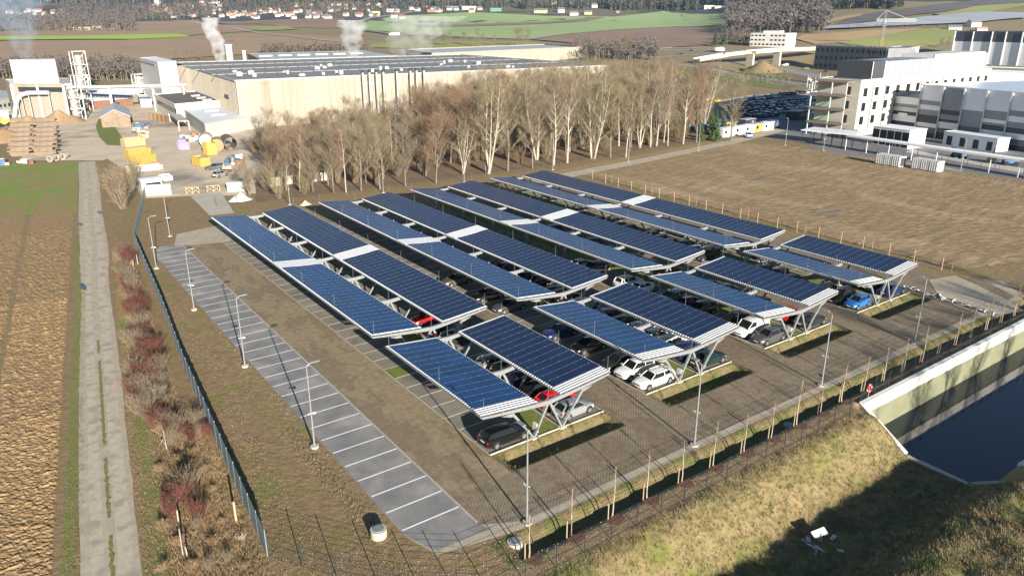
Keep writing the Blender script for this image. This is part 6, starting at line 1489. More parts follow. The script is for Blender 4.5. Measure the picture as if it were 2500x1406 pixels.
# --- roads, bridge
W['road'] = M('road_asphalt', (.24, .24, .245), (.28, .28, .28), .05, .85)
def road(pts, w_, label='road', mat='road', dz=.12, st=8):
    P_ = densify([tuple(gt(*q))[:2] for q in pts], st); return strip('road', P_, w_, W[mat], dz, 4)
rd = [(1660, 158), (1740, 170), (1850, 190), (1930, 203), (1980, 210), (2030, 218)]
road(rd, 8, mat='road'); road([(1790, 143), (1850, 158), (1920, 172), (1990, 186), (2060, 196), (2100, 200)], 16)
road([(1490, 132), (1560, 128), (1640, 122), (1760, 124), (1830, 126)], 12)
road([(1480, 146), (1560, 143), (1650, 137), (1740, 132), (1800, 128)], 8)
W['emb'] = M('embankment', (.27, .215, .14), (.23, .18, .115), .05, .95)
W['mown'] = M('roadside_grass', (.12, .17, .035), (.19, .18, .06), .1, .95)
drape('roadside_grass', [tuple(gt(*q))[:2] for q in ((1660, 166), (1740, 178), (1850, 200), (1930, 214), (1930, 222), (1850, 212), (1740, 192), (1660, 176))], W['mown'], .1, 12)
drape('embankment', [tuple(gt(*q))[:2] for q in ((1680, 150), (1750, 140), (1815, 135), (1825, 158), (1790, 163), (1700, 163))], W['emb'], .14, 10)
drape('brown_plot', [tuple(gt(*q))[:2] for q in ((1830, 166), (1900, 174), (2000, 195), (2010, 208), (1900, 196), (1820, 182))], W['litter'], .1, 12)
def guard(pts, nm, h=.9, dz=.1):
    P_ = densify([tuple(gt(*q))[:2] for q in pts], 6); r = E('guard_rail', nm, 'guard rail', (P_[0][0], P_[0][1], T(*P_[0]))); mb = MB(); ps = MB()
    for a, b in zip(P_, P_[1:]): mb.bar((a[0], a[1], T(*a)+h), (b[0], b[1], T(*b)+h), .15, .45); ps.box((a[0], a[1], T(*a)+h/2), (.15, .15, h))
    mb.build('rail', W['steel'], r, world=True); ps.build('posts', W['steel'], r, world=True)
guard([(1660, 155), (1740, 167), (1850, 187), (1980, 207)], 'silver guard rail along the curved road right of the tree belt')
guard([(1480, 128), (1640, 119), (1760, 121)], 'silver guard rail along the far junction road')
# bridge: deck rising from the left, two piers, parapet
def lift(px, py, dz): p = gt(px, py); return Vector((p.x, p.y, p.z+dz))
bl = [gt(1700, 158), gt(1770, 158), gt(1830, 163), gt(1895, 160), gt(1960, 150), gt(2010, 140)]; hz_ = []
for p, ty, px in zip(bl, (146, 134, 127, 122, 120, 118), (1700, 1770, 1830, 1895, 1960, 2010)): hz_.append(Vector((p.x, p.y, p.z+max(.6, height_at(p, ty, px)))))
r = E('road_bridge', 'pale concrete road bridge curving over the cutting', 'bridge', tuple(bl[2]))
mb = MB(); rl = MB()
for a, b in zip(hz_, hz_[1:]):
    mb.bar(a-Vector((0, 0, .7)), b-Vector((0, 0, .7)), 9, 1.2)
    d_ = (b-a).normalized(); n_ = Vector((-d_.y, d_.x, 0))*4.4
    for s_ in (-1, 1): rl.bar(a+n_*s_+Vector((0, 0, .6)), b+n_*s_+Vector((0, 0, .6)), .2, .9)
mb.build('deck', W['concrete'], r, world=True); rl.build('parapet', W['white'], r, world=True)
for k in (2, 3):
    p = hz_[k]; mb = MB(); mb.box((p.x, p.y, (bl[k].z-1+p.z-1.2)/2), (2.0, 6, p.z-1.2-bl[k].z+1)); mb.build('pier', W['concrete'], r, world=True)
p = gt(1860, 176); 
heap(1860, 177, 17, 8, 'brown earth heap beside the main road', 'dirt', 8, 'earth_heap')
def vehicle(px, py, kind, colr, lb, rz, f=gt):
    p = f(px, py)
    if kind == 'truck':
        r = E('lorry', lb, 'lorry', tuple(p), rz); mb = MB(); mb.box((-1.5, 0, 2.4), (11, 2.5, 2.9)); mb.build('trailer', W['white'], r); mb = MB(); mb.box((5.4, 0, 1.7), (2.2, 2.4, 2.6)); mb.box((0, 0, .8), (13, 2.2, .4)); mb.build('cab', W[colr], r)
        for x in (-5.5, -4.2, 3, 5.4):
            for s_ in (-1, 1): mb = MB(); mb.tube((x, s_*.95, .5), (x, s_*1.25, .5), .5, .5, 10); mb.build('wheel', W['tyre'], r)
    else: put_car(kind, colr, p.x, p.y, rz, lb, z=p.z+.15)
vehicle(1757, 127, 'truck', 'white', 'white lorry with white trailer at the junction', .2)
vehicle(1917, 162, 'van', 'white', 'white van driving on the main road under the bridge', 2.2)
vehicle(1968, 170, 'hatchback', 'silver', 'silver car on the main road before the unfinished building', 2.2); vehicle(2014, 178, 'saloon', 'dark grey', 'dark car on the main road before the unfinished building', 2.2)
vehicle(1688, 126, 'saloon', 'dark blue', 'dark blue car at the junction beside the roundabout heap', .3); vehicle(1662, 134, 'saloon', 'dark blue', 'dark blue car on the road before the junction', 2.9); vehicle(1570, 133, 'saloon', 'red', 'red car on the junction approach road', 2.9)
vehicle(962, 88, 'truck', 'white', 'white lorry on the country road behind the steam plumes', 2.8)
# --- staff car park: rows of cars
drape('staff_car_park', gp((1690, 262), (1850, 232), (2010, 232), (2040, 262), (2020, 310), (1930, 322), (1850, 300), (1740, 300)), W['yard_r'], .05, None, zf=flat)
drape('car_park_lane', gp((1700, 255), (1830, 233), (2000, 222), (2030, 236), (1850, 243), (1720, 268)), W['pale_p'], .03, None, zf=flat)
FARCAR = {}
def far_car(sty):
    if sty in FARCAR: return FARCAR[sty]
    o = car_meshes(sty); mb = MB(); 
    for q, mi in ((o['body'], 0), (o['windows'], 1), (o['grille'], 2), (o['hl'][0], 3), (o['hl'][1], 3), (o['tl'][0], 4), (o['tl'][1], 4)): mb.add(q.v, q.f, mi)
    w_ = STY[sty]['st'][4][3]
    for x in o['wx']:
        for s_ in (-1, 1): mb.tube((x, s_*(w_-.2), .33), (x, s_*(w_+.01), .33), .34, .34, 12, 2)
    ob = mb.build('parked_car', [PAINT['black'], W['glass'], W['tyre'], W['lamp_clear'], W['lamp_red']]); ob.material_slots[0].link = 'OBJECT'; ob.material_slots[0].material = PAINT['black']; ob['u'] = 0; FARCAR[sty] = ob; return ob
rr = random.Random(12); cols = ['black', 'black', 'dark grey', 'dark grey', 'grey', 'silver', 'white', 'dark blue', 'dark blue', 'blue', 'light blue', 'dark green', 'white']
rws = [((1800, 249), (1905, 238)), ((1775, 262), (2012, 245)), ((1775, 268), (2012, 252)), ((1780, 276), (2014, 260)), ((1815, 285), (2012, 268)), ((1840, 289), (1895, 284)), ((1962, 288), (2012, 281)), ((1905, 234), (2005, 226))]
for ri, (a, b) in enumerate(rws):
    a, b = g(*a), g(*b); L = (b-a).length; n_ = int(L/2.75); an = atan2(b.y-a.y, b.x-a.x)+pi/2
    for k in range(n_):
        if rr.random() < .07: continue
        sty = rr.choice(['saloon', 'hatchback', 'estate', 'suv', 'suv', 'estate', 'van'] if rr.random() < .6 else ['saloon', 'hatchback', 'estate']); c_ = rr.choice(cols) if ri != 6 else 'white'
        p = a.lerp(b, (k+.5)/n_); o = far_car(sty)
        if o['u'] == 0: o['u'] = 1; c = o
        else: c = o.copy(); COL.objects.link(c); del c['u']
        c.location = (p.x, p.y, .06); c.rotation_euler = (0, 0, an+rr.choice((0, pi))+rr.uniform(-.03, .03)); c.material_slots[0].material = PAINT[c_]
        kn = {'suv': 'off-road car', 'van': 'panel van', 'estate': 'estate car', 'hatchback': 'hatchback', 'saloon': 'saloon'}[sty]
        tag(c, f'{c_} {kn} in {"the "+ORD[ri]+" row" } of the staff car park', 'van' if sty == 'van' else 'car', f'{c_} {kn}s in the {ORD[ri]} row of the staff car park')
for sty, o in FARCAR.items():
    if 'u' in o: 
        if o['u'] == 0: bpy.data.objects.remove(o)
        else: del o['u']
for k, (px, py, c_) in enumerate(((1728, 246, 'yellow'), (1752, 250, 'yellow'), (1712, 238, 'dark blue'), (1740, 232, 'black'), (1820, 244, 'white'))):
    p = g(px, py); put_car('hatchback', c_, p.x, p.y, .3*k, f'{c_} car on the pale lane left of the staff car park, {ORD[k]}')
# --- site cabins
def cabin(px, py, L, h, rz, mat, label, roof='roof_w', z=0, f=g, dy=0):
    p = f(px, py); r = E('site_cabin', label, 'site cabin', (p.x, p.y, z), rz, 'site cabins by the gravel road'); mb = MB(); mb.box((0, 0, h/2), (L, 2.6, h)); mb.build('wall', W[mat], r); mb = MB(); mb.box((0, 0, h+.06), (L+.1, 2.7, .12)); mb.build('roof', W[roof], r)
    mb = MB(); mb.box((-L*.25, -1.33, h*.6), (1.1, .06, .9)); mb.build('window', W['glass'], r); mb = MB(); mb.box((L*.2, -1.33, 1.05), (.9, .06, 2.0)); mb.build('door', W['mid_p'], r)
a0, b0 = g(1770, 333), g(1880, 316); an = atan2(b0.y-a0.y, b0.x-a0.x)
for k, (t, dy, mat, lb, rf) in enumerate(((0.0, 0, 'white', 'white site cabin, leftmost of the front row', 'roof_w'), (.24, 0, 'white', 'white site cabin, second of the front row', 'roof_w'), (.46, 0, 'white', 'white site cabin, third of the front row', 'roof_w'), (.68, 0, 'yellow', 'yellow site cabin in the front row', 'roof_l'), (.88, 0, 'white', 'white site cabin at the right end of the front row', 'roof_w'), (0.05, 9, 'bluep', 'blue site container, left one behind the white cabins', 'bluep'), (.3, 9, 'bluep', 'blue site container, middle one behind the white cabins', 'bluep'), (.55, 9, 'yellow', 'yellow and blue container behind the white cabins', 'bluep'), (.1, 18, 'bluep', 'blue site container farthest back', 'bluep'), (1.0, 9, 'dark_p', 'dark container right of the yellow cabin', 'roof_l'), (1.08, 1, 'dark_p', 'dark site container with blue roof at the right end', 'bluep'))):
    p = a0.lerp(b0, t)+Vector((-sin(an), cos(an), 0))*dy; q = pix(p); cabin(q[0], q[1], 6.0, 2.6, an, mat, lb, rf)
p = g(1942, 292); r = E('site_hut', 'dark grey two-windowed container hut inside the car park', 'hut', (p.x, p.y, 0), an+.2); mb = MB(); mb.box((0, 0, 1.6), (7, 5, 3)); mb.build('wall', W['dark_p'], r); mb = MB(); mb.box((0, 0, 3.2), (7.2, 5.2, .2)); mb.build('roof', W['roof_l'], r)
for x in (-1, 1): mb = MB(); mb.box((x, -2.53, 1.9), (.8, .06, .8)); mb.build('window', W['light_p'], r)
# flag and sign posts at the railway crossing
for k, (px, py, ty) in enumerate(((1976, 216, 188), (1988, 218, 190), (1998, 222, 178), (1970, 214, 185), (2016, 214, 183))):
    p = g(px, py); H = height_at(p, ty, px); r = E('mast', f'thin pale mast by the railway crossing, {ORD[k]} counted from the left group', 'mast', (p.x, p.y, 0)); mb = MB(); mb.tube((0, 0, 0), (0, 0, H), .16, .12, 6); mb.build('pole', W['white'], r); mb = MB(); mb.box((.9, 0, H*.7), (2.2, .1, .9)); mb.build('sign', [W['white'], W['white']], r)
# bushes and trees right side
for k, (px, py, ty, ky) in enumerate(((1745, 113, 68, 0), (1768, 110, 70, 0), (2092, 207, 180, 1), (1840, 244, 226, 1), (2296, 118, 92, 2), (2312, 120, 90, 2))):
    p = gt(px, py); H = height_at(p, ty, px)
    if ky < 1: place_con(p.x, p.y, H, f'dark spruce beside the junction, {ORD[k]} one')
    elif ky == 1: place_con(p.x, p.y, max(3, H), f'small round conifer {"on the terrace side of the offices" if k==2 else "at the edge of the staff car park"}')
    else: place_tree('grey spreading alder', p.x, p.y, H, f'lone dark tree on the green slope, {"left" if k==4 else "right"} one', None, z=p.z)
HAZE = 0.00005
# ================================================================ far fields, village, woods
def far_poly(name, pts, mat, dz=.5, res=60):
    P_ = [tuple(gt(*q))[:2] for q in pts]; return drape(name, P_, mat, dz, res)
W['f_brown'] = M('far_brown_field', (.30, .205, .125), (.35, .24, .15), .02, .95)
W['f_brown2'] = M('far_dark_field', (.235, .155, .105), (.27, .185, .13), .02, .95)
W['f_green'] = M('far_green_field', (.27, .36, .14), (.30, .38, .17), .015, .95)
W['f_lime'] = M('far_lime_strip', (.33, .46, .06), None, rough=.95)
W['f_tan'] = M('far_tan_field', (.42, .29, .15), (.37, .25, .13), .02, .95)
W['f_olive'] = M('far_olive_field', (.24, .27, .08), (.29, .29, .10), .015, .95)
W['net'] = M('orchard_net', (.40, .43, .46), (.30, .33, .36), .05, .8, stretch=(1, .1, 1))
W['vine'] = M('orchard_rows', (.10, .09, .085), (.15, .13, .12), .06, .9, stretch=(1, .12, 1))
far_poly('brown_field', [(-60, 150), (-60, 103), (300, 99), (450, 92), (640, 78), (830, 92), (850, 110), (700, 128), (330, 152)], W['f_brown'])
far_poly('brown_field', [(-60, 90), (-60, 80), (160, 74), (330, 54), (480, 50), (640, 72), (460, 88), (250, 92)], W['f_brown'], .6)
far_poly('crop_strip', [(-60, 101), (-60, 90), (240, 89), (440, 85), (470, 92), (330, 98)], W['f_lime'], 1.0)
far_poly('dark_field', [(520, 54), (840, 46), (850, 60), (830, 72), (700, 68), (560, 60)], W['f_brown2'], .6)
far_poly('green_patch', [(610, 66), (700, 66), (730, 73), (640, 77), (600, 72)], W['f_olive'], 1.1)
far_poly('green_field', [(880, 72), (900, 52), (960, 40), (1140, 31), (1330, 40), (1500, 42), (1620, 28), (1770, 34), (1768, 62), (1640, 66), (1500, 74), (1300, 96), (1150, 92), (1000, 84)], W['f_green'])
far_poly('dark_strip', [(1010, 64), (1200, 60), (1330, 55), (1450, 43), (1475, 44), (1340, 59), (1200, 65), (1020, 70)], W['f_brown2'], 1.2, 40)
far_poly('brown_field', [(1300, 98), (1500, 76), (1640, 67), (1780, 72), (1800, 104), (1600, 120), (1440, 112)], W['f_brown2'], .7)
far_poly('meadow_strip', [(880, 110), (1000, 100), (1300, 104), (1330, 112), (1100, 122), (900, 118)], W['f_olive'], .6)
road([(640, 84), (560, 68), (480, 56), (430, 52)], 5, mat='pale_p', dz=1.2, st=30)
road([(640, 84), (780, 100), (870, 107)], 5, mat='pale_p', dz=1.2, st=20)
road([(830, 70), (850, 58), (900, 46), (960, 38), (1010, 30)], 14, dz=1.3, st=30); road([(860, 66), (880, 76), (960, 86), (1080, 92), (1300, 98), (1400, 106), (1500, 128)], 9, dz=1.2, st=15)
# right-hand slope
far_poly('tan_field', [(1940, 96), (1960, 86), (2140, 74), (2260, 70), (2180, 84), (2060, 106), (1990, 110)], W['f_tan'], .6, 30)
far_poly('olive_field', [(2040, 106), (2160, 86), (2280, 70), (2340, 74), (2325, 105), (2250, 118), (2140, 118)], W['f_olive'], .7, 30)
far_poly('orchard_nets', [(2000, 70), (2160, 57), (2300, 42), (2400, 33), (2510, 36), (2510, 48), (2380, 60), (2280, 64), (2140, 70), (2010, 76)], W['net'], 2.6, 30)
far_poly('orchard_rows', [(2030, 66), (2080, 45), (2160, 30), (2300, 12), (2420, -10), (2520, -10), (2520, 4), (2380, 18), (2280, 34), (2200, 44), (2100, 58)], W['vine'], 1.4, 40)
far_poly('olive_field', [(2280, 36), (2380, 18), (2510, 8), (2510, 16), (2430, 30), (2300, 42)], W['f_olive'], 1.5, 40)
far_poly('tan_field', [(2015, 52), (2100, 36), (2105, 40), (2080, 46), (2020, 60)], W['f_tan'], 1.5, 40)
# --- houses
HM = [('white house with red roof', 'white', 'r_red'), ('white house with grey roof', 'white', 'r_grey'), ('cream house with brown roof', 'clad', 'r_brown'), ('white house with orange roof', 'white', 'r_or'), ('yellow house with grey roof', 'hy', 'r_grey')]
W['r_red'] = M('red_tiles', (.30, .11, .08), None, rough=.8); W['r_grey'] = M('grey_tiles', (.15, .15, .16), None, rough=.8); W['r_brown'] = M('brown_tiles', (.20, .12, .09), None, rough=.8); W['r_or'] = M('orange_tiles', (.38, .19, .12), None, rough=.8); W['hy'] = M('yellow_render', (.68, .56, .28), None, rough=.8)
HP = []
for nm, wm, rm in HM:
    r = E('house', nm, 'house', (0, 0, 0)); mb = MB(); mb.gable((0, 0, 0), 14, 10, 5.6, 4.2, 0, 0, 0); w1 = MB(); w1.v = mb.v[:10]; w1.f = mb.f[:4]; w1.m = [0]*4; w1.build('wall', W[wm], r); w2 = MB(); w2.v = mb.v; w2.f = mb.f[4:]; w2.m = [0]*len(w2.f); w2.build('roof', W[rm], r)
    mb = MB()
    for x in (-5, -2, 1, 4):
        for z in (1.6, 4.2): mb.box((x, -5.03, z), (1.1, .1, 1.2))
    mb.build('windows', W['glass'], r); mb = MB(); mb.box((2, 1.5, 9.6), (.7, .7, 1.8)); mb.build('chimney', W['r_brown'], r); HP.append([r, False])
def house(px, py, k, s_=1.0, where='in the far village', rz=None, grp=True, sx=1.0):
    p = gt(px, py); r, u = HP[k]; rz = random.uniform(-.6, .6)-YAW if rz is None else rz; lb = HM[k][0]+' '+where; sc_ = (s_*sx, s_, s_)
    if not u: HP[k][1] = True; r.location = p; r.rotation_euler = (0, 0, rz); r.scale = sc_; KIDS.pop(r.name, None); return tag(r, lb, None, (HM[k][0]+'s '+where) if grp else None)
    c = copy_tree(r, p, rz, lb, (HM[k][0]+'s '+where) if grp else None, sc_); return c
rr = random.Random(31)
def hs(n, x0, x1, y0, y1, where, s0=.7, s1=1.1, ks=(0, 1, 2, 3, 1, 0)):
    for _ in range(n):
        px = rr.uniform(x0, x1); t = rr.random(); py = lerp(y0, y1, t); s_ = mpp(gt(px, py)); house(px, py, rr.choice(ks), min(2.2, max(s0, s0*s_/1.0)), where)
hs(34, 555, 1000, 38, 47, 'in the village behind the dark field', .75, 1)
hs(22, 560, 840, 27, 38, 'in the upper part of the village', .7, 1)
hs(16, 400, 560, 30, 48, 'on the wooded village hill', .7, 1)
hs(34, 360, 560, 8, 30, 'below the white church tower', .7, 1)
hs(16, 0, 150, 28, 40, 'at the far left village edge', .75, 1)
hs(10, 1000, 1200, 24, 32, 'in the business area left of the green field', .8, 1.2, (1, 1, 4))
hs(20, 700, 1050, 10, 28, 'on the hazy slope behind the village', .6, 1)
for k, (px, py, c_, s_, wh__, sx_) in enumerate([(1352, 12, 3, 1.3, 'highest above the farm group', 1), (1395, 12, 1, 1.3, 'right of the orange-roofed one above the farms', 1), (1450, 19, 1, 1.4, 'with balcony at the right end of the farm group', 1), (1320, 32, 4, 1.3, 'wide one in the middle of the farm group', 2.2), (1370, 31, 1, 1.5, 'with tall gable in the farm group', 1), (1400, 38, 1, 1.2, 'in front right of the farm group', 1.6), (1436, 36, 4, 1.2, 'nearest the green field at the farm group', 1.3), (1508, 32, 2, .8, 'alone before the dark wood', 1), (2376, 66, 1, 1.1, 'alone on the orchard slope above the warehouse', 1.2), (2330, 74, 1, .7, 'low shed below the lone orchard house', 1.8), (2395, 77, 3, .6, 'orange shed below the lone orchard house', 1.8)]):
    house(px, py, c_, s_*(.7 if px < 2000 else .8), wh__, -YAW+.25*(k % 3-1), False, sx_)
for px, py, L, D_, h, wm, rm, lb in [(1210, 28, 36, 20, 8, 'green_s', 'green_s', 'green netted hall at the edge of the far green field'), (1145, 24, 46, 22, 9, 'white', 'roof_w', 'long white hall in the far business area'), (1062, 30, 50, 20, 7, 'r_or', 'r_red', 'long red-roofed hall left of the green field'), (915, 36, 34, 16, 9, 'hy', 'r_red', 'long inn with red roof and little tower behind the road'), (1105, 23, 34, 20, 8, 'bluep', 'roof_l', 'pale blue hall in the far business area'), (205, 75, 46, 26, 8, 'clad', 'hy', 'cream farm hall alone between the brown fields'), (238, 69, 22, 12, 5, 'white', 'roof_w', 'white side shed of the lone cream farm hall'), (960, 30, 40, 18, 8, 'white', 'roof_w', 'white hall beside the far road bend'), (1730, 22, 34, 14, 9, 'white', 'white', 'white modern villa with flat roofs before the dark wood'), (1755, 20, 30, 12, 5, 'white', 'white', 'low white wing of the modern villa')]:
    p = gt(px, py); s_ = max(.5, min(1.6, mpp(p)*.75)); r = E('hall_building', lb, 'building', tuple(p), -YAW+.1); mb = MB(); mb.box((0, 0, h*s_/2-1), (L*s_, D_*s_, h*s_+2)); mb.build('wall', W[wm], r); mb = MB(); mb.box((0, 0, h*s_+.3), (L*s_+1, D_*s_+1, .6)); mb.build('roof', W[rm], r)
    mb = MB()
    for k in range(6): mb.box((L*s_*(-.42+.16*k), -D_*s_/2-.05, h*s_*.5), (L*s_*.08, .2, h*s_*.3))
    mb.build('windows', W['glass'], r)
p = gt(383, 17); r = E('church_tower', 'white church tower standing over the far village', 'tower', tuple(p)); s_ = mpp(p); mb = MB(); mb.box((0, 0, 10*s_), (9*s_, 9*s_, 24*s_)); mb.build('tower', W['white'], r); mb = MB(); mb.gable((0, 0, 22*s_), 9*s_, 9*s_, .1, 9*s_, 0, 0, 0); mb.build('roof', W['r_grey'], r)
# --- woods
def wood_clump(name, pts_fn, n, H, mats, seed, label, quads=26, cone=.0):
    rnd = random.Random(seed); mb = MB()
    for _ in range(n):
        p = pts_fn(rnd)
        if p is None: continue
        h = H*rnd.uniform(.7, 1.25); R_ = h*rnd.uniform(.24, .34); mi = 0 if rnd.random() > cone else 1
        mb.tube((p[0], p[1], p[2]-1), (p[0], p[1], p[2]+h*.8), h*.018+.1, .1, 3, 2, cap=False)
        for k in range(quads):
            if mi == 0:
                v = Vector((rnd.gauss(0, 1), rnd.gauss(0, 1), rnd.gauss(0, 1))).normalized()*rnd.uniform(.5, 1); c = Vector((p[0]+v.x*R_, p[1]+v.y*R_, p[2]+h*.62+v.z*h*.36)); s_ = R_*rnd.uniform(.16, .38)
            else:
                t = rnd.random(); a = rnd.uniform(0, 6.28); rr_ = R_*(1-t)*.8; c = Vector((p[0]+cos(a)*rr_, p[1]+sin(a)*rr_, p[2]+h*(.1+.9*t))); s_ = R_*(.2+.35*(1-t))
            e1 = Vector((rnd.gauss(0, 1), rnd.gauss(0, 1), rnd.gauss(0, 1))).normalized(); e2 = e1.orthogonal().normalized()
            mb.add([c+e1*s_, c+e2*s_*.6, c-e1*s_*.8, c-e2*s_*.7+e1*.2*s_], [(0, 1, 2), (0, 2, 3)], mi)
    o = mb.build(name, mats); return tag(o, label, None, None, 'stuff')
W['bare_far'] = M('bare_far_trees', (.095, .080, .072), (.13, .108, .092), .03, .95)
W['needle_far'] = M('needle_far', (.030, .048, .030), (.045, .065, .035), .05, .95)
def inpx(x0, y0, x1, y1):
    def f_(rnd):
        p = gt(rnd.uniform(x0, x1), rnd.uniform(y0, y1)); return p if p.length < 8000 else None
    return f_
wm_ = [W['bare_far'], W['needle_far'], W['bark']]
wood_clump('far_wood', inpx(20, 48, 330, 78), 420, 17, wm_, 1, 'bare riverside wood between the brown fields and the village', 26, .04)
wood_clump('far_wood', inpx(140, 22, 520, 50), 420, 18, wm_, 2, 'bare wooded hill below the church', 24, .12)
wood_clump('far_wood', inpx(-40, 70, 60, 80), 60, 14, wm_, 3, 'bushes at the left field edge')
wood_clump('far_wood', inpx(420, 12, 1000, 40), 420, 15, wm_, 4, 'garden trees of the far village', 20, .3)
wood_clump('far_wood', inpx(1000, 4, 1500, 24), 420, 22, wm_, 5, 'far woods behind the green field', 22, .4)
wood_clump('far_wood', inpx(1485, 12, 1700, 27), 420, 24, wm_, 6, 'dark wood edge behind the green field', 24, .55)
wood_clump('far_wood', inpx(1770, 12, 2020, 84), 800, 19, wm_, 7, 'bare wooded slope right of the green field', 26, .05)
wood_clump('far_wood', inpx(1960, -5, 2200, 24), 300, 24, wm_, 8, 'dark wood above the orchards', 24, .5)
wood_clump('far_wood', inpx(1700, 0, 2000, 14), 260, 26, wm_, 9, 'dark wood behind the white villa', 24, .8)
wood_clump('far_wood', inpx(2060, 66, 2330, 71), 150, 4, wm_, 10, 'low hedge below the orchard nets', 14)
wood_clump('hill_forest', inpx(-100, -60, 1500, 12), 2600, 30, wm_, 11, 'forest on the far blue hills', 10, .6)
# mid-distance bare trees that stand alone
tr_l = [(1078, 112, 75), (1098, 113, 76), (1132, 110, 78), (1172, 116, 68), (1205, 112, 82), (1263, 115, 68), (1285, 114, 70), (700, 135, 108), (735, 134, 106), (760, 134, 108), (790, 133, 110), (880, 130, 98), (910, 130, 100), (610, 96, 84), (570, 104, 84), (430, 152, 115), (415, 155, 118), (455, 150, 122), (490, 148, 122), (1440, 120, 88), (1400, 128, 98), (1470, 128, 96), (1500, 134, 92), (1520, 136, 90), (1545, 130, 98), (1580, 128, 96), (1695, 120, 100)]
for k, (px, py, ty) in enumerate(tr_l):
    p = gt(px, py); H = max(6, height_at(p, ty, px)); key = keys[2:5][k % 3]
    sec = 'behind the factory roof' if px < 1000 else ('along the country road before the green field' if px < 1320 else 'beside the far junction')
    place_tree(key, p.x, p.y, H, f'bare {key} {sec}', f'{key} trees {sec}', z=p.z-.3, wide=1.5)
wood_clump('river_thicket', inpx(110, 165, 340, 198), 260, 9, wm_, 12, 'bare thicket behind the plant at the left', 30)
wood_clump('river_thicket', inpx(-20, 165, 120, 195), 120, 9, wm_, 13, 'bare thicket at the left edge behind the plant', 30)
wood_clump('river_thicket', inpx(640, 128, 900, 138), 200, 9, wm_, 14, 'bare thicket behind the grey-roofed hall', 26)
wood_clump('road_thicket', inpx(1400, 112, 1610, 150), 300, 9, wm_, 15, 'bare thicket between the rear hall and the junction', 30, .05)
wood_clump('hedge', inpx(1670, 178, 1930, 206), 260, 3.0, [W['mown'], W['mown'], W['bark']], 16, 'green hedge along the railway', 20)
wood_clump('slope_bushes', inpx(1760, 80, 1830, 112), 110, 9, wm_, 17, 'bushes beside the white office', 26, .1)
# --- steam and smoke
def plume(name, label, base, top, r0, r1, dens, seed, colr=(.97, .97, .98)):
    base = Vector(base); top = Vector(top); n, m_ = 16, 12; vs = []; rnd = random.Random(seed)
    for i in range(m_+1):
        t = i/m_; c = base.lerp(top, t)+Vector((noise.noise(Vector((t*2, seed, 0)))*r1*.4, noise.noise(Vector((t*2, seed, 5)))*r1*.4, 0)); R_ = lerp(r0, r1, t**.7)
        for k in range(n):
            a = 2*pi*k/n; q = R_*(1+.6*noise.noise(Vector((cos(a)*1.5, sin(a)*1.5, t*6+seed)))); vs.append((c.x+q*cos(a), c.y+q*sin(a), c.z))
    fs = [(i*n+k, i*n+(k+1) % n, (i+1)*n+(k+1) % n, (i+1)*n+k) for i in range(m_) for k in range(n)]+[tuple(range(n-1, -1, -1)), tuple(range(m_*n, m_*n+n))]
    mb = MB(); mb.add(vs, fs)
    mt = bpy.data.materials.new(name); mt.use_nodes = True; nt = mt.node_tree; N = nt.nodes; N.remove(N['Principled BSDF'])
    pv_ = N.new('ShaderNodeVolumePrincipled'); pv_.inputs['Color'].default_value = (*colr, 1)
    tc = N.new('ShaderNodeTexCoord'); ns = N.new('ShaderNodeTexNoise'); ns.inputs['Scale'].default_value = .22; ns.inputs['Detail'].default_value = 4
    mr = N.new('ShaderNodeMapRange'); mr.inputs['From Min'].default_value = .38; mr.inputs['From Max'].default_value = .68; mr.inputs['To Max'].default_value = dens
    nt.links.new(tc.outputs['Object'], ns.inputs['Vector']); nt.links.new(ns.outputs['Fac'], mr.inputs['Value']); nt.links.new(mr.outputs[0], pv_.inputs['Density']); nt.links.new(pv_.outputs[0], N['Material Output'].inputs['Volume'])
    o = mb.build(name, mt, loc=tuple(base)); return tag(o, label, None, None, 'stuff')
u0 = Vector((RT.x, RT.y, 0)).normalized(); 
plume('steam', 'white steam beside the thick chimney', SM1-u0*6-Vector((0, 0, 10)), SM1-u0*8+Vector((0, 0, 14)), 2.2, 5.0, .35, 1)
def sp(px, py, D):   # point at a horizontal distance D
    d = ray(px, py); t = D/hypot(d.x, d.y); return Vector((d.x*t, d.y*t, CH+d.z*t))
plume('steam', 'thin white steam column rising behind the factory roof', sp(862, 140, 430), sp(855, 50, 430), 2.6, 8, .14, 2)
plume('steam', 'wide thin steam cloud behind the factory roof', sp(990, 140, 440), sp(1035, 40, 440), 8, 20, .03, 3)
plume('smoke', 'bluish smoke plume of the left plant chimney', SM2+Vector((0, 0, 1)), SM2+Vector((0, 0, 1))+(sp(38, -30, hypot(SM2.x, SM2.y))-SM2), 1.5, 12, .06, 4, (.55, .68, .85))
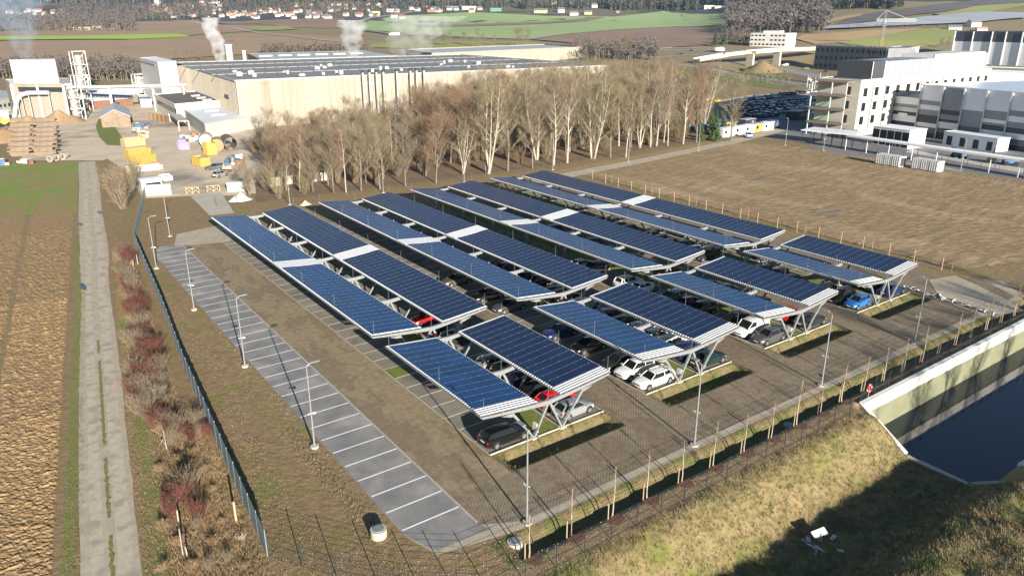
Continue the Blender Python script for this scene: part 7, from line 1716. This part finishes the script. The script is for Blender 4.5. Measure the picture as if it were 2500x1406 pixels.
# --- haze
D_far = 4500
mt = bpy.data.materials.new('haze_air'); mt.use_nodes = True; nt = mt.node_tree; nt.nodes.remove(nt.nodes['Principled BSDF']); pv_ = nt.nodes.new('ShaderNodeVolumePrincipled'); pv_.inputs['Color'].default_value = (.42, .64, 1.0, 1); pv_.inputs['Density'].default_value = HAZE; pv_.inputs['Anisotropy'].default_value = .2
nt.links.new(pv_.outputs[0], nt.nodes['Material Output'].inputs['Volume'])
if HAZE > 0:
    mb = MB(); mb.prism([(-3500, -260), (6100, -260), (6100, 6500), (-3500, 6500)], -9, 520); hz_o = mb.build('haze', mt); tag(hz_o, None, None, None, 'stuff')
HAZE_DUMMY=0
# ================================================================ light and render settings
SUN_EL, AZ = radians(15.0), atan2(.19, .98)      # light travels towards (+.19,+.98)
sd = Vector((sin(AZ)*cos(SUN_EL), cos(AZ)*cos(SUN_EL), -sin(SUN_EL)))
sl = bpy.data.lights.new('sun', 'SUN'); sl.energy = 5.0; sl.angle = radians(.4); sl.color = (1, .915, .79)
so = bpy.data.objects.new('sun', sl); COL.objects.link(so); so.rotation_euler = sd.to_track_quat('-Z', 'Y').to_euler()
w = bpy.data.worlds.new('World'); SC.world = w; w.use_nodes = True; nt = w.node_tree
sky = nt.nodes.new('ShaderNodeTexSky'); sky.sky_type = 'NISHITA'; sky.sun_disc = False; sky.sun_elevation = SUN_EL
# sun stands opposite to the travel direction; Blender's sky measures clockwise from +Y
sky.sun_rotation = atan2(-sd.x, -sd.y); sky.altitude = 400; sky.air_density = 1.2; sky.dust_density = .1; sky.ozone_density = 3.0
nt.links.new(sky.outputs[0], nt.nodes['Background'].inputs[0]); nt.nodes['Background'].inputs[1].default_value = .05
SC.view_settings.view_transform = 'Standard'; SC.view_settings.look = 'None'; SC.view_settings.exposure = 1.3; SC.view_settings.gamma = 1
SC.render.engine = 'CYCLES'
try:
    SC.cycles.volume_step_rate = 4; SC.cycles.volume_bounces = 3; SC.cycles.max_bounces = 6; SC.cycles.transparent_max_bounces = 8
except Exception: pass
